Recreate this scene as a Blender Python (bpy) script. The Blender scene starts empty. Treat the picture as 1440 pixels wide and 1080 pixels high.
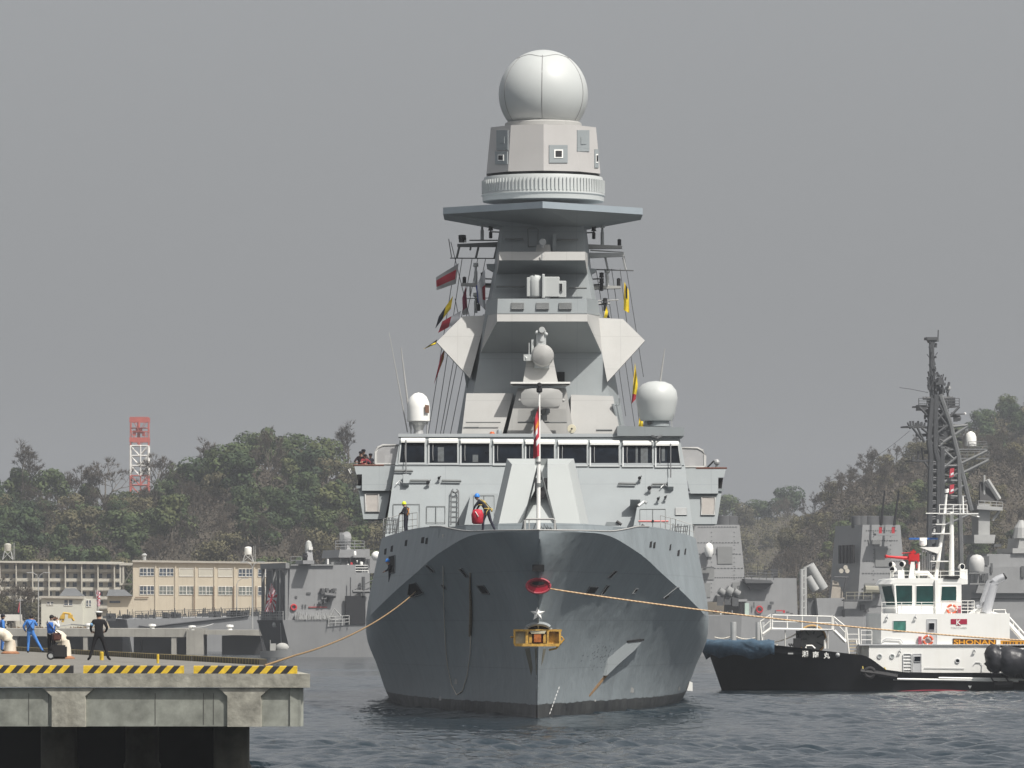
import bpy, bmesh, math, random
import numpy as np
from mathutils import Vector, Matrix
from mathutils.bvhtree import BVHTree
R = math.radians
rnd = random.Random(7)
S = bpy.context.scene
COL = S.collection

# ------------------------------------------------------------------ camera, sky, sun, exposure
F = 8500.0          # focal length in photo pixels (photo is 1440 wide)
HZ = 872.0          # photo row of the horizon
EYE = 4.7           # eye height above the water
cd = bpy.data.cameras.new('camera')
cam = bpy.data.objects.new('camera', cd); COL.objects.link(cam)
cam.location = (0, 0, EYE); cam.rotation_euler = (R(90), 0, 0)
cd.sensor_width = 36; cd.lens = 36 * F / 1440; cd.shift_y = (HZ - 540) / 1440
cd.clip_start = 1; cd.clip_end = 30000
S.camera = cam

SUN_EL, SUN_AZ = 54.0, 43.0     # azimuth to the right of straight behind the camera
W = bpy.data.worlds.new('World'); S.world = W; W.use_nodes = True
wt = W.node_tree; wt.nodes.clear()
sk = wt.nodes.new('ShaderNodeTexSky'); sk.sky_type = 'NISHITA'; sk.sun_disc = False
sk.sun_elevation = R(SUN_EL); sk.sun_rotation = R(180 - SUN_AZ)
sk.air_density = 1.0; sk.dust_density = 8.0; sk.ozone_density = 1.0
hs = wt.nodes.new('ShaderNodeHueSaturation'); hs.inputs['Saturation'].default_value = 0.36
bg = wt.nodes.new('ShaderNodeBackground'); bg.inputs['Strength'].default_value = 0.10
wo = wt.nodes.new('ShaderNodeOutputWorld')
mk = wt.nodes.new('ShaderNodeMix'); mk.data_type = 'RGBA'; mk.inputs[0].default_value = .62; mk.inputs[7].default_value = (3.05, 3.13, 3.24, 1)   # thick even haze veils the sky
wt.links.new(sk.outputs[0], hs.inputs['Color']); wt.links.new(hs.outputs[0], mk.inputs[6]); wt.links.new(mk.outputs[2], bg.inputs[0]); wt.links.new(bg.outputs[0], wo.inputs[0])
sd = bpy.data.lights.new('sun', 'SUN'); sd.energy = 3.7; sd.angle = R(0.6); sd.color = (1.0, 0.955, 0.89)
sun = bpy.data.objects.new('sun', sd); COL.objects.link(sun)
sv = Vector((math.sin(R(SUN_AZ)) * math.cos(R(SUN_EL)), -math.cos(R(SUN_AZ)) * math.cos(R(SUN_EL)), math.sin(R(SUN_EL))))
sun.rotation_euler = (-sv).to_track_quat('-Z', 'Y').to_euler(); sun.location = (60, -60, 90)
S.view_settings.view_transform = 'Standard'; S.view_settings.look = 'None'
S.view_settings.exposure = 0.48; S.view_settings.gamma = 1.0
S.render.film_transparent = False
HAZE = .00014
S.cycles.max_bounces = 6; S.cycles.volume_bounces = 0

# ------------------------------------------------------------------ helpers
def P(px, py, Y):
    return Vector(((px - 720) / F * Y, Y, EYE + (HZ - py) / F * Y))
def PX(px, Y): return (px - 720) / F * Y
def PZ(py, Y): return EYE + (HZ - py) / F * Y

def N(nt, t, **kw):
    n = nt.nodes.new(t)
    for k, v in kw.items(): setattr(n, k, v)
    return n
def ramp(nt, stops):
    n = nt.nodes.new('ShaderNodeValToRGB'); e = n.color_ramp.elements
    while len(e) < len(stops): e.new(0.5)
    for i, (p, c) in enumerate(stops):
        e[i].position = p; e[i].color = (c[0], c[1], c[2], 1) if hasattr(c, '__len__') else (c, c, c, 1)
    return n
def mixc(nt, mode='MULTIPLY', fac=1.0):
    n = nt.nodes.new('ShaderNodeMix'); n.data_type = 'RGBA'; n.blend_type = mode; n.inputs[0].default_value = fac
    return n
MATS = {}
def mat(name, col, rough=.55, metal=0., var=.14, scale=.7, streak=0., streak_col=(.35, .3, .26), bump=0., spec=.4, bscale=None, seam=None):
    if name in MATS: return MATS[name]
    m = bpy.data.materials.new(name); m.use_nodes = True; nt = m.node_tree
    b = nt.nodes['Principled BSDF']
    b.inputs['Roughness'].default_value = rough; b.inputs['Metallic'].default_value = metal
    b.inputs['Specular IOR Level'].default_value = spec
    tc = N(nt, 'ShaderNodeTexCoord')
    nz = N(nt, 'ShaderNodeTexNoise'); nz.inputs['Scale'].default_value = scale; nz.inputs['Detail'].default_value = 6; nz.inputs['Roughness'].default_value = .62
    nt.links.new(tc.outputs['Object'], nz.inputs['Vector'])
    rp = ramp(nt, [(.3, [c * (1 - var) for c in col]), (.7, [min(1, c * (1 + var * .7)) for c in col])])
    nt.links.new(nz.outputs['Fac'], rp.inputs[0]); out = rp.outputs[0]
    if streak > 0:
        mp = N(nt, 'ShaderNodeMapping'); mp.inputs['Scale'].default_value = (2.4, 2.4, .12)
        n2 = N(nt, 'ShaderNodeTexNoise'); n2.inputs['Scale'].default_value = 1.1; n2.inputs['Detail'].default_value = 5
        nt.links.new(tc.outputs['Object'], mp.inputs[0]); nt.links.new(mp.outputs[0], n2.inputs['Vector'])
        r2 = ramp(nt, [(.5, 0), (.78, streak)]); nt.links.new(n2.outputs['Fac'], r2.inputs[0])
        mx = mixc(nt, 'MIX'); nt.links.new(r2.outputs[0], mx.inputs[0]); nt.links.new(out, mx.inputs[6])
        mx.inputs[7].default_value = (*streak_col, 1); out = mx.outputs[2]
    if seam:        # welded plate edges: thin, slightly darker lines
        g = N(nt, 'ShaderNodeNewGeometry'); sx = N(nt, 'ShaderNodeSeparateXYZ'); nt.links.new(g.outputs['Position'], sx.inputs[0]); last = None
        for ax, sp in zip('XZ', seam):
            q = N(nt, 'ShaderNodeMath', operation='PINGPONG'); nt.links.new(sx.outputs[ax], q.inputs[0]); q.inputs[1].default_value = sp / 2
            if last is None: last = q
            else:
                mn = N(nt, 'ShaderNodeMath', operation='MINIMUM'); nt.links.new(last.outputs[0], mn.inputs[0]); nt.links.new(q.outputs[0], mn.inputs[1]); last = mn
        sr = N(nt, 'ShaderNodeMapRange'); sr.inputs['From Max'].default_value = .03; sr.inputs['To Min'].default_value = .84
        nt.links.new(last.outputs[0], sr.inputs[0]); sm = mixc(nt); nt.links.new(out, sm.inputs[6]); nt.links.new(sr.outputs[0], sm.inputs[7]); out = sm.outputs[2]
    nt.links.new(out, b.inputs['Base Color'])
    rr = N(nt, 'ShaderNodeMapRange'); rr.inputs['To Min'].default_value = max(0, rough - .1); rr.inputs['To Max'].default_value = min(1, rough + .12)
    nt.links.new(nz.outputs['Fac'], rr.inputs[0]); nt.links.new(rr.outputs[0], b.inputs['Roughness'])
    if bump > 0:
        n3 = N(nt, 'ShaderNodeTexNoise'); n3.inputs['Scale'].default_value = bscale or scale * 4; n3.inputs['Detail'].default_value = 4
        nt.links.new(tc.outputs['Object'], n3.inputs['Vector'])
        bp = N(nt, 'ShaderNodeBump'); bp.inputs['Strength'].default_value = .6; bp.inputs['Distance'].default_value = bump
        nt.links.new(n3.outputs['Fac'], bp.inputs['Height']); nt.links.new(bp.outputs[0], b.inputs['Normal'])
    MATS[name] = m
    return m

ORG = {}
def empty(name, loc, label=None, cat=None, group=None, rz=0.):
    o = bpy.data.objects.new(name, None); COL.objects.link(o); o.location = loc; o.rotation_euler = (0, 0, rz)
    o.empty_display_size = .3
    ORG[o] = Vector(loc)
    tag(o, label, cat, group); return o
def tag(o, label=None, cat=None, group=None, kind=None):
    if label: o['label'] = label
    if cat: o['category'] = cat
    if group: o['group'] = group
    if kind: o['kind'] = kind
    return o
def put(name, bm, m, parent=None, smooth=False, label=None, cat=None, group=None, kind=None, org=None):
    """link a bmesh (world coordinates) as ONE mesh object"""
    bmesh.ops.recalc_face_normals(bm, faces=bm.faces[:])
    me = bpy.data.meshes.new(name)
    if parent is None and org is None:
        xs = [v.co for v in bm.verts]
        org = Vector(((min(v.x for v in xs) + max(v.x for v in xs)) / 2, (min(v.y for v in xs) + max(v.y for v in xs)) / 2, min(v.z for v in xs)))
    elif parent is not None: org = ORG[parent]
    bmesh.ops.translate(bm, verts=bm.verts[:], vec=-org)
    bm.to_mesh(me); bm.free()
    for mm in (m if isinstance(m, (list, tuple)) else [m]): me.materials.append(mm)
    if smooth is True:
        for p in me.polygons: p.use_smooth = True
    elif smooth:
        me.shade_smooth() if hasattr(me, 'shade_smooth') else None
        try: me.set_sharp_from_angle(angle=R(smooth))
        except Exception: pass
    o = bpy.data.objects.new(name, me); COL.objects.link(o)
    if parent is not None: o.parent = parent
    else: o.location = org
    ORG[o] = org
    return tag(o, label, cat, group, kind)
def B(): return bmesh.new()
def setmi(faces, i):
    for f in faces: f.material_index = i
def box(bm, c, s, rz=0., mi=0, rot=None):
    M = Matrix.Translation(Vector(c)) @ (rot.to_4x4() if rot is not None else Matrix.Rotation(rz, 4, 'Z')) @ Matrix.Diagonal((s[0], s[1], s[2], 1))
    r = bmesh.ops.create_cube(bm, size=1, matrix=M)
    fs = set(f for v in r['verts'] for f in v.link_faces); setmi(fs, mi); return fs
def box2(bm, a, b, mi=0):
    a, b = Vector(a), Vector(b)
    return box(bm, (a + b) / 2, [abs(b[i] - a[i]) for i in range(3)], mi=mi)
def face(bm, pts, mi=0):
    f = bm.faces.new([bm.verts.new(p) for p in pts]); f.material_index = mi; return f
def prism(bm, pts, d, mi=0):
    """polygon pts extruded along vector d, closed"""
    d = Vector(d); a = [bm.verts.new(Vector(p)) for p in pts]; b = [bm.verts.new(Vector(p) + d) for p in pts]
    n = len(a); fs = [bm.faces.new(a), bm.faces.new(b[::-1])]
    for i in range(n): fs.append(bm.faces.new((a[i], b[i], b[(i + 1) % n], a[(i + 1) % n])))
    setmi(fs, mi); return fs
def pp(bm, pix, Y, d, mi=0):
    """photo-outline polygon at distance Y, given thickness d backwards"""
    return prism(bm, [P(x, y, Y) for x, y in pix], (0, d, 0), mi)
def loft(bm, rings, cap=True, mi=0, closed=True):
    vs = [[bm.verts.new(Vector(p)) for p in r] for r in rings]; fs = []
    n = len(vs[0])
    for a, b in zip(vs, vs[1:]):
        for i in range(n if closed else n - 1):
            j = (i + 1) % n
            try: fs.append(bm.faces.new((a[i], a[j], b[j], b[i])))
            except Exception: pass
    if cap:
        fs.append(bm.faces.new(vs[0][::-1])); fs.append(bm.faces.new(vs[-1]))
    setmi(fs, mi); return fs
def tube(bm, pts, r, n=6, mi=0, cap=True):
    pts = [Vector(p) for p in pts]; rings = []
    rs = r if isinstance(r, (list, tuple)) else [r] * len(pts)
    for i, p in enumerate(pts):
        t = (pts[min(i + 1, len(pts) - 1)] - pts[max(i - 1, 0)])
        if t.length < 1e-9: t = Vector((0, 0, 1))
        t.normalize(); up = Vector((0, 0, 1)) if abs(t.z) < .9 else Vector((0, 1, 0))
        u = t.cross(up).normalized(); v = t.cross(u)
        rings.append([p + (u * math.cos(k * 2 * math.pi / n) + v * math.sin(k * 2 * math.pi / n)) * rs[i] for k in range(n)])
    return loft(bm, rings, cap, mi)
def lathe(bm, c, prof, n=24, mi=0, axis=None):
    """profile [(r, h)] about a vertical (or given) axis through c"""
    c = Vector(c); a = Vector(axis).normalized() if axis is not None else Vector((0, 0, 1))
    u = a.cross(Vector((0, 1, 0)) if abs(a.y) < .9 else Vector((1, 0, 0))).normalized(); v = a.cross(u)
    rings = [[c + a * h + (u * math.cos(k * 2 * math.pi / n) + v * math.sin(k * 2 * math.pi / n)) * max(r, 1e-3) for k in range(n)] for r, h in prof]
    return loft(bm, rings, True, mi)
def ball(bm, c, r, seg=20, mi=0, sc=(1, 1, 1)):
    M = Matrix.Translation(Vector(c)) @ Matrix.Diagonal((sc[0], sc[1], sc[2], 1))
    q = bmesh.ops.create_uvsphere(bm, u_segments=seg, v_segments=max(6, seg // 2), radius=r, matrix=M)
    fs = set(f for v in q['verts'] for f in v.link_faces); setmi(fs, mi); return fs
def torus(bm, c, Rr, r, axis=(0, 1, 0), n=24, k=8, mi=0):
    a = Vector(axis).normalized(); u = a.cross(Vector((0, 0, 1)) if abs(a.z) < .9 else Vector((1, 0, 0))).normalized(); v = a.cross(u)
    vs = []
    for i in range(n):
        d = u * math.cos(i * 2 * math.pi / n) + v * math.sin(i * 2 * math.pi / n)
        vs.append([bm.verts.new(Vector(c) + d * (Rr + r * math.cos(j * 2 * math.pi / k)) + a * r * math.sin(j * 2 * math.pi / k)) for j in range(k)])
    for i in range(n):
        for j in range(k):
            setmi([bm.faces.new((vs[i][j], vs[(i + 1) % n][j], vs[(i + 1) % n][(j + 1) % k], vs[i][(j + 1) % k]))], mi if not callable(mi) else mi(i))
def rail(bm, pts, h=1.0, r=.025, rows=3, step=1.5):
    """guard rail along ground points pts"""
    pts = [Vector(p) for p in pts]
    for a, b in zip(pts, pts[1:]):
        for k in range(1, rows + 1):
            up = Vector((0, 0, h * k / rows)); tube(bm, [a + up, b + up], r * .8, 5)
        n = max(1, int(round((b - a).length / step)))
        for k in range(n + 1):
            q = a.lerp(b, k / n); tube(bm, [q, q + Vector((0, 0, h))], r, 5)
def text_bm(bm, s, c, h, depth=.02, mi=0, width=None, bold=True, normal_y=-1, rot=None):
    """letters of height h, facing the camera side (-Y), centred at c"""
    cu = bpy.data.curves.new('letters', 'FONT'); cu.body = s; cu.size = 1; cu.extrude = .5; cu.align_x = 'CENTER'; cu.align_y = 'CENTER'
    if bold: cu.offset = .02
    o = bpy.data.objects.new('letters', cu); COL.objects.link(o)
    dg = bpy.context.evaluated_depsgraph_get(); me = bpy.data.meshes.new_from_object(o.evaluated_get(dg))
    bpy.data.objects.remove(o); bpy.data.curves.remove(cu)
    if len(me.vertices) == 0: bpy.data.meshes.remove(me); return
    co = np.array([v.co[:] for v in me.vertices]); lo, hi = co.min(0), co.max(0)
    sz = h / (hi[1] - lo[1]); sx = sz if width is None else width / (hi[0] - lo[0])
    cen = (lo + hi) / 2
    t = bmesh.new(); t.from_mesh(me); bpy.data.meshes.remove(me)
    M = Matrix.Translation(Vector(c)) @ (rot.to_4x4() if rot is not None else Matrix.Identity(4)) @ Matrix.Rotation(R(90), 4, 'X') @ Matrix.Diagonal((sx, sz, depth, 1)) @ Matrix.Translation(Vector((-cen[0], -cen[1], 0)))
    bmesh.ops.transform(t, matrix=M, verts=t.verts[:])
    vm = {v: bm.verts.new(v.co) for v in t.verts}
    for f in t.faces:
        try: bm.faces.new([vm[v] for v in f.verts]).material_index = mi
        except Exception: pass
    t.free()
def interp(x, xs, ys):
    """monotone-ish cubic interpolation"""
    xs = list(xs); ys = list(ys); n = len(xs)
    if x <= xs[0]: return ys[0]
    if x >= xs[-1]: return ys[-1]
    i = max(k for k in range(n - 1) if xs[k] <= x)
    d = [(ys[k + 1] - ys[k]) / (xs[k + 1] - xs[k]) for k in range(n - 1)]
    def m(k):
        if k == 0: return d[0]
        if k == n - 1: return d[-1]
        return 0 if d[k - 1] * d[k] <= 0 else 2 * d[k - 1] * d[k] / (d[k - 1] + d[k])
    h = xs[i + 1] - xs[i]; t = (x - xs[i]) / h
    return (2*t**3 - 3*t**2 + 1) * ys[i] + (t**3 - 2*t**2 + t) * h * m(i) + (-2*t**3 + 3*t**2) * ys[i+1] + (t**3 - t**2) * h * m(i+1)
def sag(a, b, drop, n=16):
    a, b = Vector(a), Vector(b)
    return [a.lerp(b, i / n) - Vector((0, 0, drop * 4 * (i / n) * (1 - i / n))) for i in range(n + 1)]
def copy_tree(o, parent=None):
    c = o.copy(); COL.objects.link(c)
    if parent is not None: c.parent = parent
    for ch in list(o.children): copy_tree(ch, c)
    return c

# ------------------------------------------------------------------ common materials
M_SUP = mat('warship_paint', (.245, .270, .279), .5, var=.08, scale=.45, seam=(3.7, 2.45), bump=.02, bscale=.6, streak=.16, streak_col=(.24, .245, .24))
M_SUPW = mat('warship_paint_pale_lit', (.37, .37, .358), .5, var=.08, scale=.45, seam=(3.1, 1.9), streak=.14, streak_col=(.30, .275, .255))  # paler, warmer warship paint: sunlight coloured into lips and panels; also pale fittings
M_TUR = mat('gun_cover_paint', (.40, .425, .42), .45, var=.03, scale=.6)
M_WHITE = mat('white_paint', (.80, .80, .77), .4, var=.05, scale=.8)
M_DOME = mat('radome_shell', (.45, .47, .465), .45, var=.03, scale=.4)
M_DGREY = mat('dark_grey_paint', (.10, .105, .11), .5, var=.15)
M_BLACK = mat('black_fitting', (.012, .012, .014), .6, var=.2)
M_STEEL = mat('galvanised_steel', (.40, .41, .41), .45, .3, var=.15)
M_GLASS = mat('tinted_glass', (.006, .009, .014), .08, var=.7, scale=1.3, spec=.12)
M_RED = mat('red_paint', (.45, .03, .04), .5, var=.15)
M_ROPE = mat('pale_rope', (.75, .70, .60), .9, var=.2, scale=20)
# ------------------------------------------------------------------ water
def mesh_obj(name, verts, faces, m, smooth=True, parent=None, org=None, **kw):
    me = bpy.data.meshes.new(name)
    v = np.asarray(verts, dtype=np.float32)
    if org is not None: v = v - np.asarray(org, dtype=np.float32)
    f = np.asarray(faces, dtype=np.int32); k = f.shape[1]
    me.vertices.add(len(v)); me.vertices.foreach_set('co', v.ravel())
    me.loops.add(f.size); me.loops.foreach_set('vertex_index', f.ravel())
    me.polygons.add(len(f)); me.polygons.foreach_set('loop_start', np.arange(0, f.size, k, dtype=np.int32))
    me.polygons.foreach_set('loop_total', np.full(len(f), k, dtype=np.int32))
    if smooth: me.polygons.foreach_set('use_smooth', np.ones(len(f), dtype=bool))
    me.update(calc_edges=True)
    for mm in (m if isinstance(m, (list, tuple)) else [m]): me.materials.append(mm)
    o = bpy.data.objects.new(name, me); COL.objects.link(o)
    if parent is not None: o.parent = parent
    elif org is not None: o.location = org
    ORG[o] = Vector(org) if org is not None else Vector((0, 0, 0))
    return tag(o, **kw)
def grid_faces(nr, nc):
    i = np.arange(nr - 1)[:, None] * nc + np.arange(nc - 1)[None, :]
    return np.stack([i, i + 1, i + 1 + nc, i + nc], -1).reshape(-1, 4)

def water_material():
    m = bpy.data.materials.new('sea_water'); m.use_nodes = True; nt = m.node_tree; b = nt.nodes['Principled BSDF']
    b.inputs['Base Color'].default_value = (.009, .019, .027, 1); b.inputs['Roughness'].default_value = .09; b.inputs['IOR'].default_value = 1.333
    g = N(nt, 'ShaderNodeNewGeometry'); mp = N(nt, 'ShaderNodeMapping'); mp.inputs['Scale'].default_value = (1.0, .55, 1)
    nz = N(nt, 'ShaderNodeTexNoise'); nz.inputs['Scale'].default_value = 2.6; nz.inputs['Detail'].default_value = 5
    nt.links.new(g.outputs['Position'], mp.inputs[0]); nt.links.new(mp.outputs[0], nz.inputs['Vector'])
    bp = N(nt, 'ShaderNodeBump'); bp.inputs['Strength'].default_value = 1.0; bp.inputs['Distance'].default_value = .09
    nt.links.new(nz.outputs['Fac'], bp.inputs['Height']); nt.links.new(bp.outputs[0], b.inputs['Normal'])
    # thin streaks of foam drifting off the tug's wash (a stain on the water, not light)
    m2 = N(nt, 'ShaderNodeMapping'); m2.inputs['Scale'].default_value = (.10, .16, 1)
    n2 = N(nt, 'ShaderNodeTexNoise'); n2.inputs['Scale'].default_value = 1.0; n2.inputs['Detail'].default_value = 7; n2.inputs['Roughness'].default_value = .7
    nt.links.new(g.outputs['Position'], m2.inputs[0]); nt.links.new(m2.outputs[0], n2.inputs['Vector'])
    sx = N(nt, 'ShaderNodeSeparateXYZ'); nt.links.new(g.outputs['Position'], sx.inputs[0])
    mr = N(nt, 'ShaderNodeMapRange'); mr.inputs['From Min'].default_value = 12; mr.inputs['From Max'].default_value = 24
    nt.links.new(sx.outputs['X'], mr.inputs[0])
    my = N(nt, 'ShaderNodeMapRange'); my.inputs['From Min'].default_value = 300; my.inputs['From Max'].default_value = 385
    nt.links.new(sx.outputs['Y'], my.inputs[0])
    rp = ramp(nt, [(.57, 0), (.72, .75)]); nt.links.new(n2.outputs['Fac'], rp.inputs[0])
    mu = N(nt, 'ShaderNodeMath', operation='MULTIPLY'); nt.links.new(rp.outputs[0], mu.inputs[0]); nt.links.new(mr.outputs[0], mu.inputs[1])
    mu2 = N(nt, 'ShaderNodeMath', operation='MULTIPLY'); nt.links.new(mu.outputs[0], mu2.inputs[0]); nt.links.new(my.outputs[0], mu2.inputs[1])
    mx = mixc(nt, 'MIX'); nt.links.new(mu2.outputs[0], mx.inputs[0]); mx.inputs[6].default_value = (.009, .019, .027, 1); mx.inputs[7].default_value = (.45, .47, .45, 1)
    nt.links.new(mx.outputs[2], b.inputs['Base Color'])
    rm = N(nt, 'ShaderNodeMapRange'); rm.inputs['To Min'].default_value = .09; rm.inputs['To Max'].default_value = .8
    nt.links.new(mu2.outputs[0], rm.inputs[0]); nt.links.new(rm.outputs[0], b.inputs['Roughness'])
    return m
M_WATER = water_material()
rng = np.random.default_rng(3)
ys = [120.0]
while ys[-1] < 935: ys.append(ys[-1] + max(.36, .0016 * (ys[-1] - 100)))
ys = np.array(ys); nc = 330
u = np.linspace(-1, 1, nc)
Xw = u[None, :] * (.088 * ys[:, None] + 16); Yw = np.repeat(ys[:, None], nc, 1)
Zw = np.zeros_like(Xw)
for k in range(46):
    lam = .8 * (3.2 / .8) ** (rng.random() ** 1.1); th = rng.normal(R(75), .75)
    a = .0064 * lam * (.6 + .8 * rng.random()); kx, ky = math.cos(th) * 2 * math.pi / lam, math.sin(th) * 2 * math.pi / lam
    ph = rng.random() * 6.283
    res = np.clip((lam / np.gradient(ys)[:, None] - 2.2) / 2, 0, 1)
    Zw += res * a * np.sin(kx * Xw + ky * Yw + ph + .6 * np.sin(.05 * Xw + .031 * Yw + k))
def lowf(X, Y, s, seed):
    q = np.random.default_rng(seed); z = np.zeros_like(X)
    for k in range(9):
        t = q.random() * 6.283; f = s * (.5 + 1.5 * q.random()); z += np.sin(math.cos(t) * f * X + .45 * math.sin(t) * f * Y + q.random() * 6.283)
    return z / 3
amp = np.clip(.85 + .45 * lowf(Xw, Yw, .11, 5) + .25 * lowf(Xw, Yw, .03, 9), .25, 1.6)
calm = np.exp(-(((Xw - 1.5) / 12) ** 2 + ((Yw - 276) / 24) ** 2)); amp *= 1 - .7 * calm
wash = np.exp(-((Xw - 33) / 17) ** 2 - ((Yw - 385) / 28) ** 2); amp *= 1 + .8 * wash
Zw = Zw * amp
mesh_obj('water', np.stack([Xw, Yw, Zw], -1).reshape(-1, 3), grid_faces(len(ys), nc), M_WATER, kind='structure')
b = B(); face(b, [(-4000, -300, -.7), (4000, -300, -.7), (4000, 6000, -.7), (-4000, 6000, -.7)])
put('sea', b, M_WATER, kind='structure')

# ------------------------------------------------------------------ land and hills
M_LAND = mat('dry_ground', (.17, .13, .085), .95, var=.4, scale=.08)
M_HILL = mat('leaf_litter', (.060, .050, .034), .95, var=.5, scale=.05)
M_QUAY = mat('old_concrete', (.30, .29, .26), .9, var=.2, scale=.5, streak=.4, streak_col=(.14, .13, .11))
b = B(); box2(b, (-900, 935, -4), (900, 2600, 2.6)); put('ground', b, M_LAND, kind='structure')
def smooth(t): t = max(0, min(1, t)); return t * t * (3 - 2 * t)
def ridge(name, prof, Yr, Yb, back=260, seed=1):
    xs = [p[0] for p in prof]; zs = [PZ(p[1], Yr) for p in prof]
    def h(X, Y):
        px = 720 + X / Yr * F
        zr = interp(px, xs, zs)
        zr += 1.2 * math.sin(X * .11 + seed) + .8 * math.sin(X * .23 + Y * .05)
        if Y < Yr: return 2.3 + (zr - 2.3) * smooth((Y - Yb) / (Yr - Yb)) ** .8
        return 2.3 + (zr - 2.3) * (1 - smooth((Y - Yr) / back))
    x0, x1 = PX(xs[0], Yr), PX(xs[-1], Yr)
    gx = np.linspace(x0, x1, 90); gy = np.linspace(Yb, Yr + back, 40)
    V = [(x, y, h(x, y)) for y in gy for x in gx]
    mesh_obj(name, V, grid_faces(40, 90), M_HILL, kind='structure')
    return h
PL = [(-400, 742), (-100, 738), (0, 736), (90, 738), (150, 736), (210, 722), (270, 704), (320, 676), (380, 670), (430, 682), (520, 692), (600, 700), (760, 720), (940, 760), (1000, 800)]
PMm = [(780, 760), (900, 748), (980, 740), (1060, 732), (1120, 738), (1180, 765), (1240, 800), (1290, 830)]
PA = [(1060, 840), (1100, 780), (1130, 742), (1170, 694), (1210, 674), (1250, 664), (1300, 650), (1370, 655), (1480, 655), (1700, 660)]
PB = [(1230, 760), (1290, 690), (1330, 645), (1375, 603), (1410, 586), (1450, 580), (1520, 576), (1700, 590), (1800, 640)]
HL = ridge('hill', PL, 1360, 1120, seed=1)
HM = ridge('hill', PMm, 2000, 1800, seed=4)
HA = ridge('hill', PA, 1500, 1200, seed=2)
HB = ridge('hill', PB, 1780, 1560, seed=3)

# ------------------------------------------------------------------ trees
def leafmat(name, stops, seed=0.):
    m = bpy.data.materials.new(name); m.use_nodes = True; nt = m.node_tree; b = nt.nodes['Principled BSDF']
    b.inputs['Roughness'].default_value = .7; b.inputs['Specular IOR Level'].default_value = .25
    tc = N(nt, 'ShaderNodeTexCoord'); nz = N(nt, 'ShaderNodeTexNoise'); nz.inputs['Scale'].default_value = .55; nz.inputs['Detail'].default_value = 4
    oi = N(nt, 'ShaderNodeObjectInfo'); mm = N(nt, 'ShaderNodeMath', operation='MULTIPLY_ADD'); mm.inputs[1].default_value = .55; 
    nt.links.new(tc.outputs['Object'], nz.inputs['Vector']); nt.links.new(oi.outputs['Random'], mm.inputs[0]); 
    sb = N(nt, 'ShaderNodeMath', operation='SUBTRACT'); nt.links.new(nz.outputs['Fac'], sb.inputs[0]); sb.inputs[1].default_value = .27
    nt.links.new(sb.outputs[0], mm.inputs[2])
    rp = ramp(nt, stops); nt.links.new(mm.outputs[0], rp.inputs[0]); nt.links.new(rp.outputs[0], b.inputs['Base Color'])
    return m
M_EVER = leafmat('evergreen_leaves', [(.1, (.018, .034, .016)), (.35, (.034, .056, .021)), (.6, (.058, .078, .027)), (.85, (.082, .090, .034))])
M_OLIVE = leafmat('olive_leaves', [(.1, (.050, .046, .026)), (.5, (.085, .078, .040)), (.9, (.13, .115, .058))])
M_TWIG = leafmat('bare_twigs', [(.1, (.036, .031, .024)), (.5, (.060, .050, .038)), (.9, (.088, .072, .054))])
M_BARK = mat('tree_bark', (.10, .085, .065), .9, var=.3)
def leaf_mesh(name, lobes, n, size, m, r):
    V = []; Fc = []; NR = []
    for k in range(n):
        c, rad, sc = lobes[r.randrange(len(lobes))]
        d = Vector((r.gauss(0, 1), r.gauss(0, 1), r.gauss(0, 1) + .35)).normalized()
        q = Vector(c) + Vector((d.x * rad * sc[0], d.y * rad * sc[1], d.z * rad * sc[2])) * (r.uniform(.55, 1.06) if r.random() < .35 else r.uniform(.88, 1.06))
        nn = (d + Vector((r.uniform(-.7, .7), r.uniform(-.7, .7), r.uniform(-.3, .9)))).normalized()
        a = nn.cross(Vector((r.uniform(-1, 1), r.uniform(-1, 1), r.uniform(-1, 1)))).normalized(); e = nn.cross(a)
        s = size * r.uniform(.6, 1.4); i = len(V); NR.append((d + Vector((r.uniform(-.35, .35), r.uniform(-.35, .35), r.uniform(-.2, .4)))).normalized())
        V += [q - a * s, q - e * s * .6, q + a * s, q + e * s * .6]; Fc.append((i, i + 1, i + 2, i + 3))
    me = bpy.data.meshes.new(name); me.from_pydata([v[:] for v in V], [], Fc); me.materials.append(m)
    for p in me.polygons: p.use_smooth = True
    me.normals_split_custom_set([n_ for n_ in NR for _ in range(4)]); return me
def lobed(r, w, h, n, z0):
    out = []
    for k in range(n):
        a = r.uniform(0, 6.283); t = r.random(); rr = w * .5 * math.sqrt(r.random()) * (1 - .45 * t)
        out.append(((math.cos(a) * rr, math.sin(a) * rr, z0 + h * (.18 + .68 * t)), r.uniform(.16, .30) * w, (1, 1, .78)))
    return out
def bm_mesh(name, bm, m):
    me = bpy.data.meshes.new(name); bm.to_mesh(me); bm.free(); me.materials.append(m)
    return me
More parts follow.
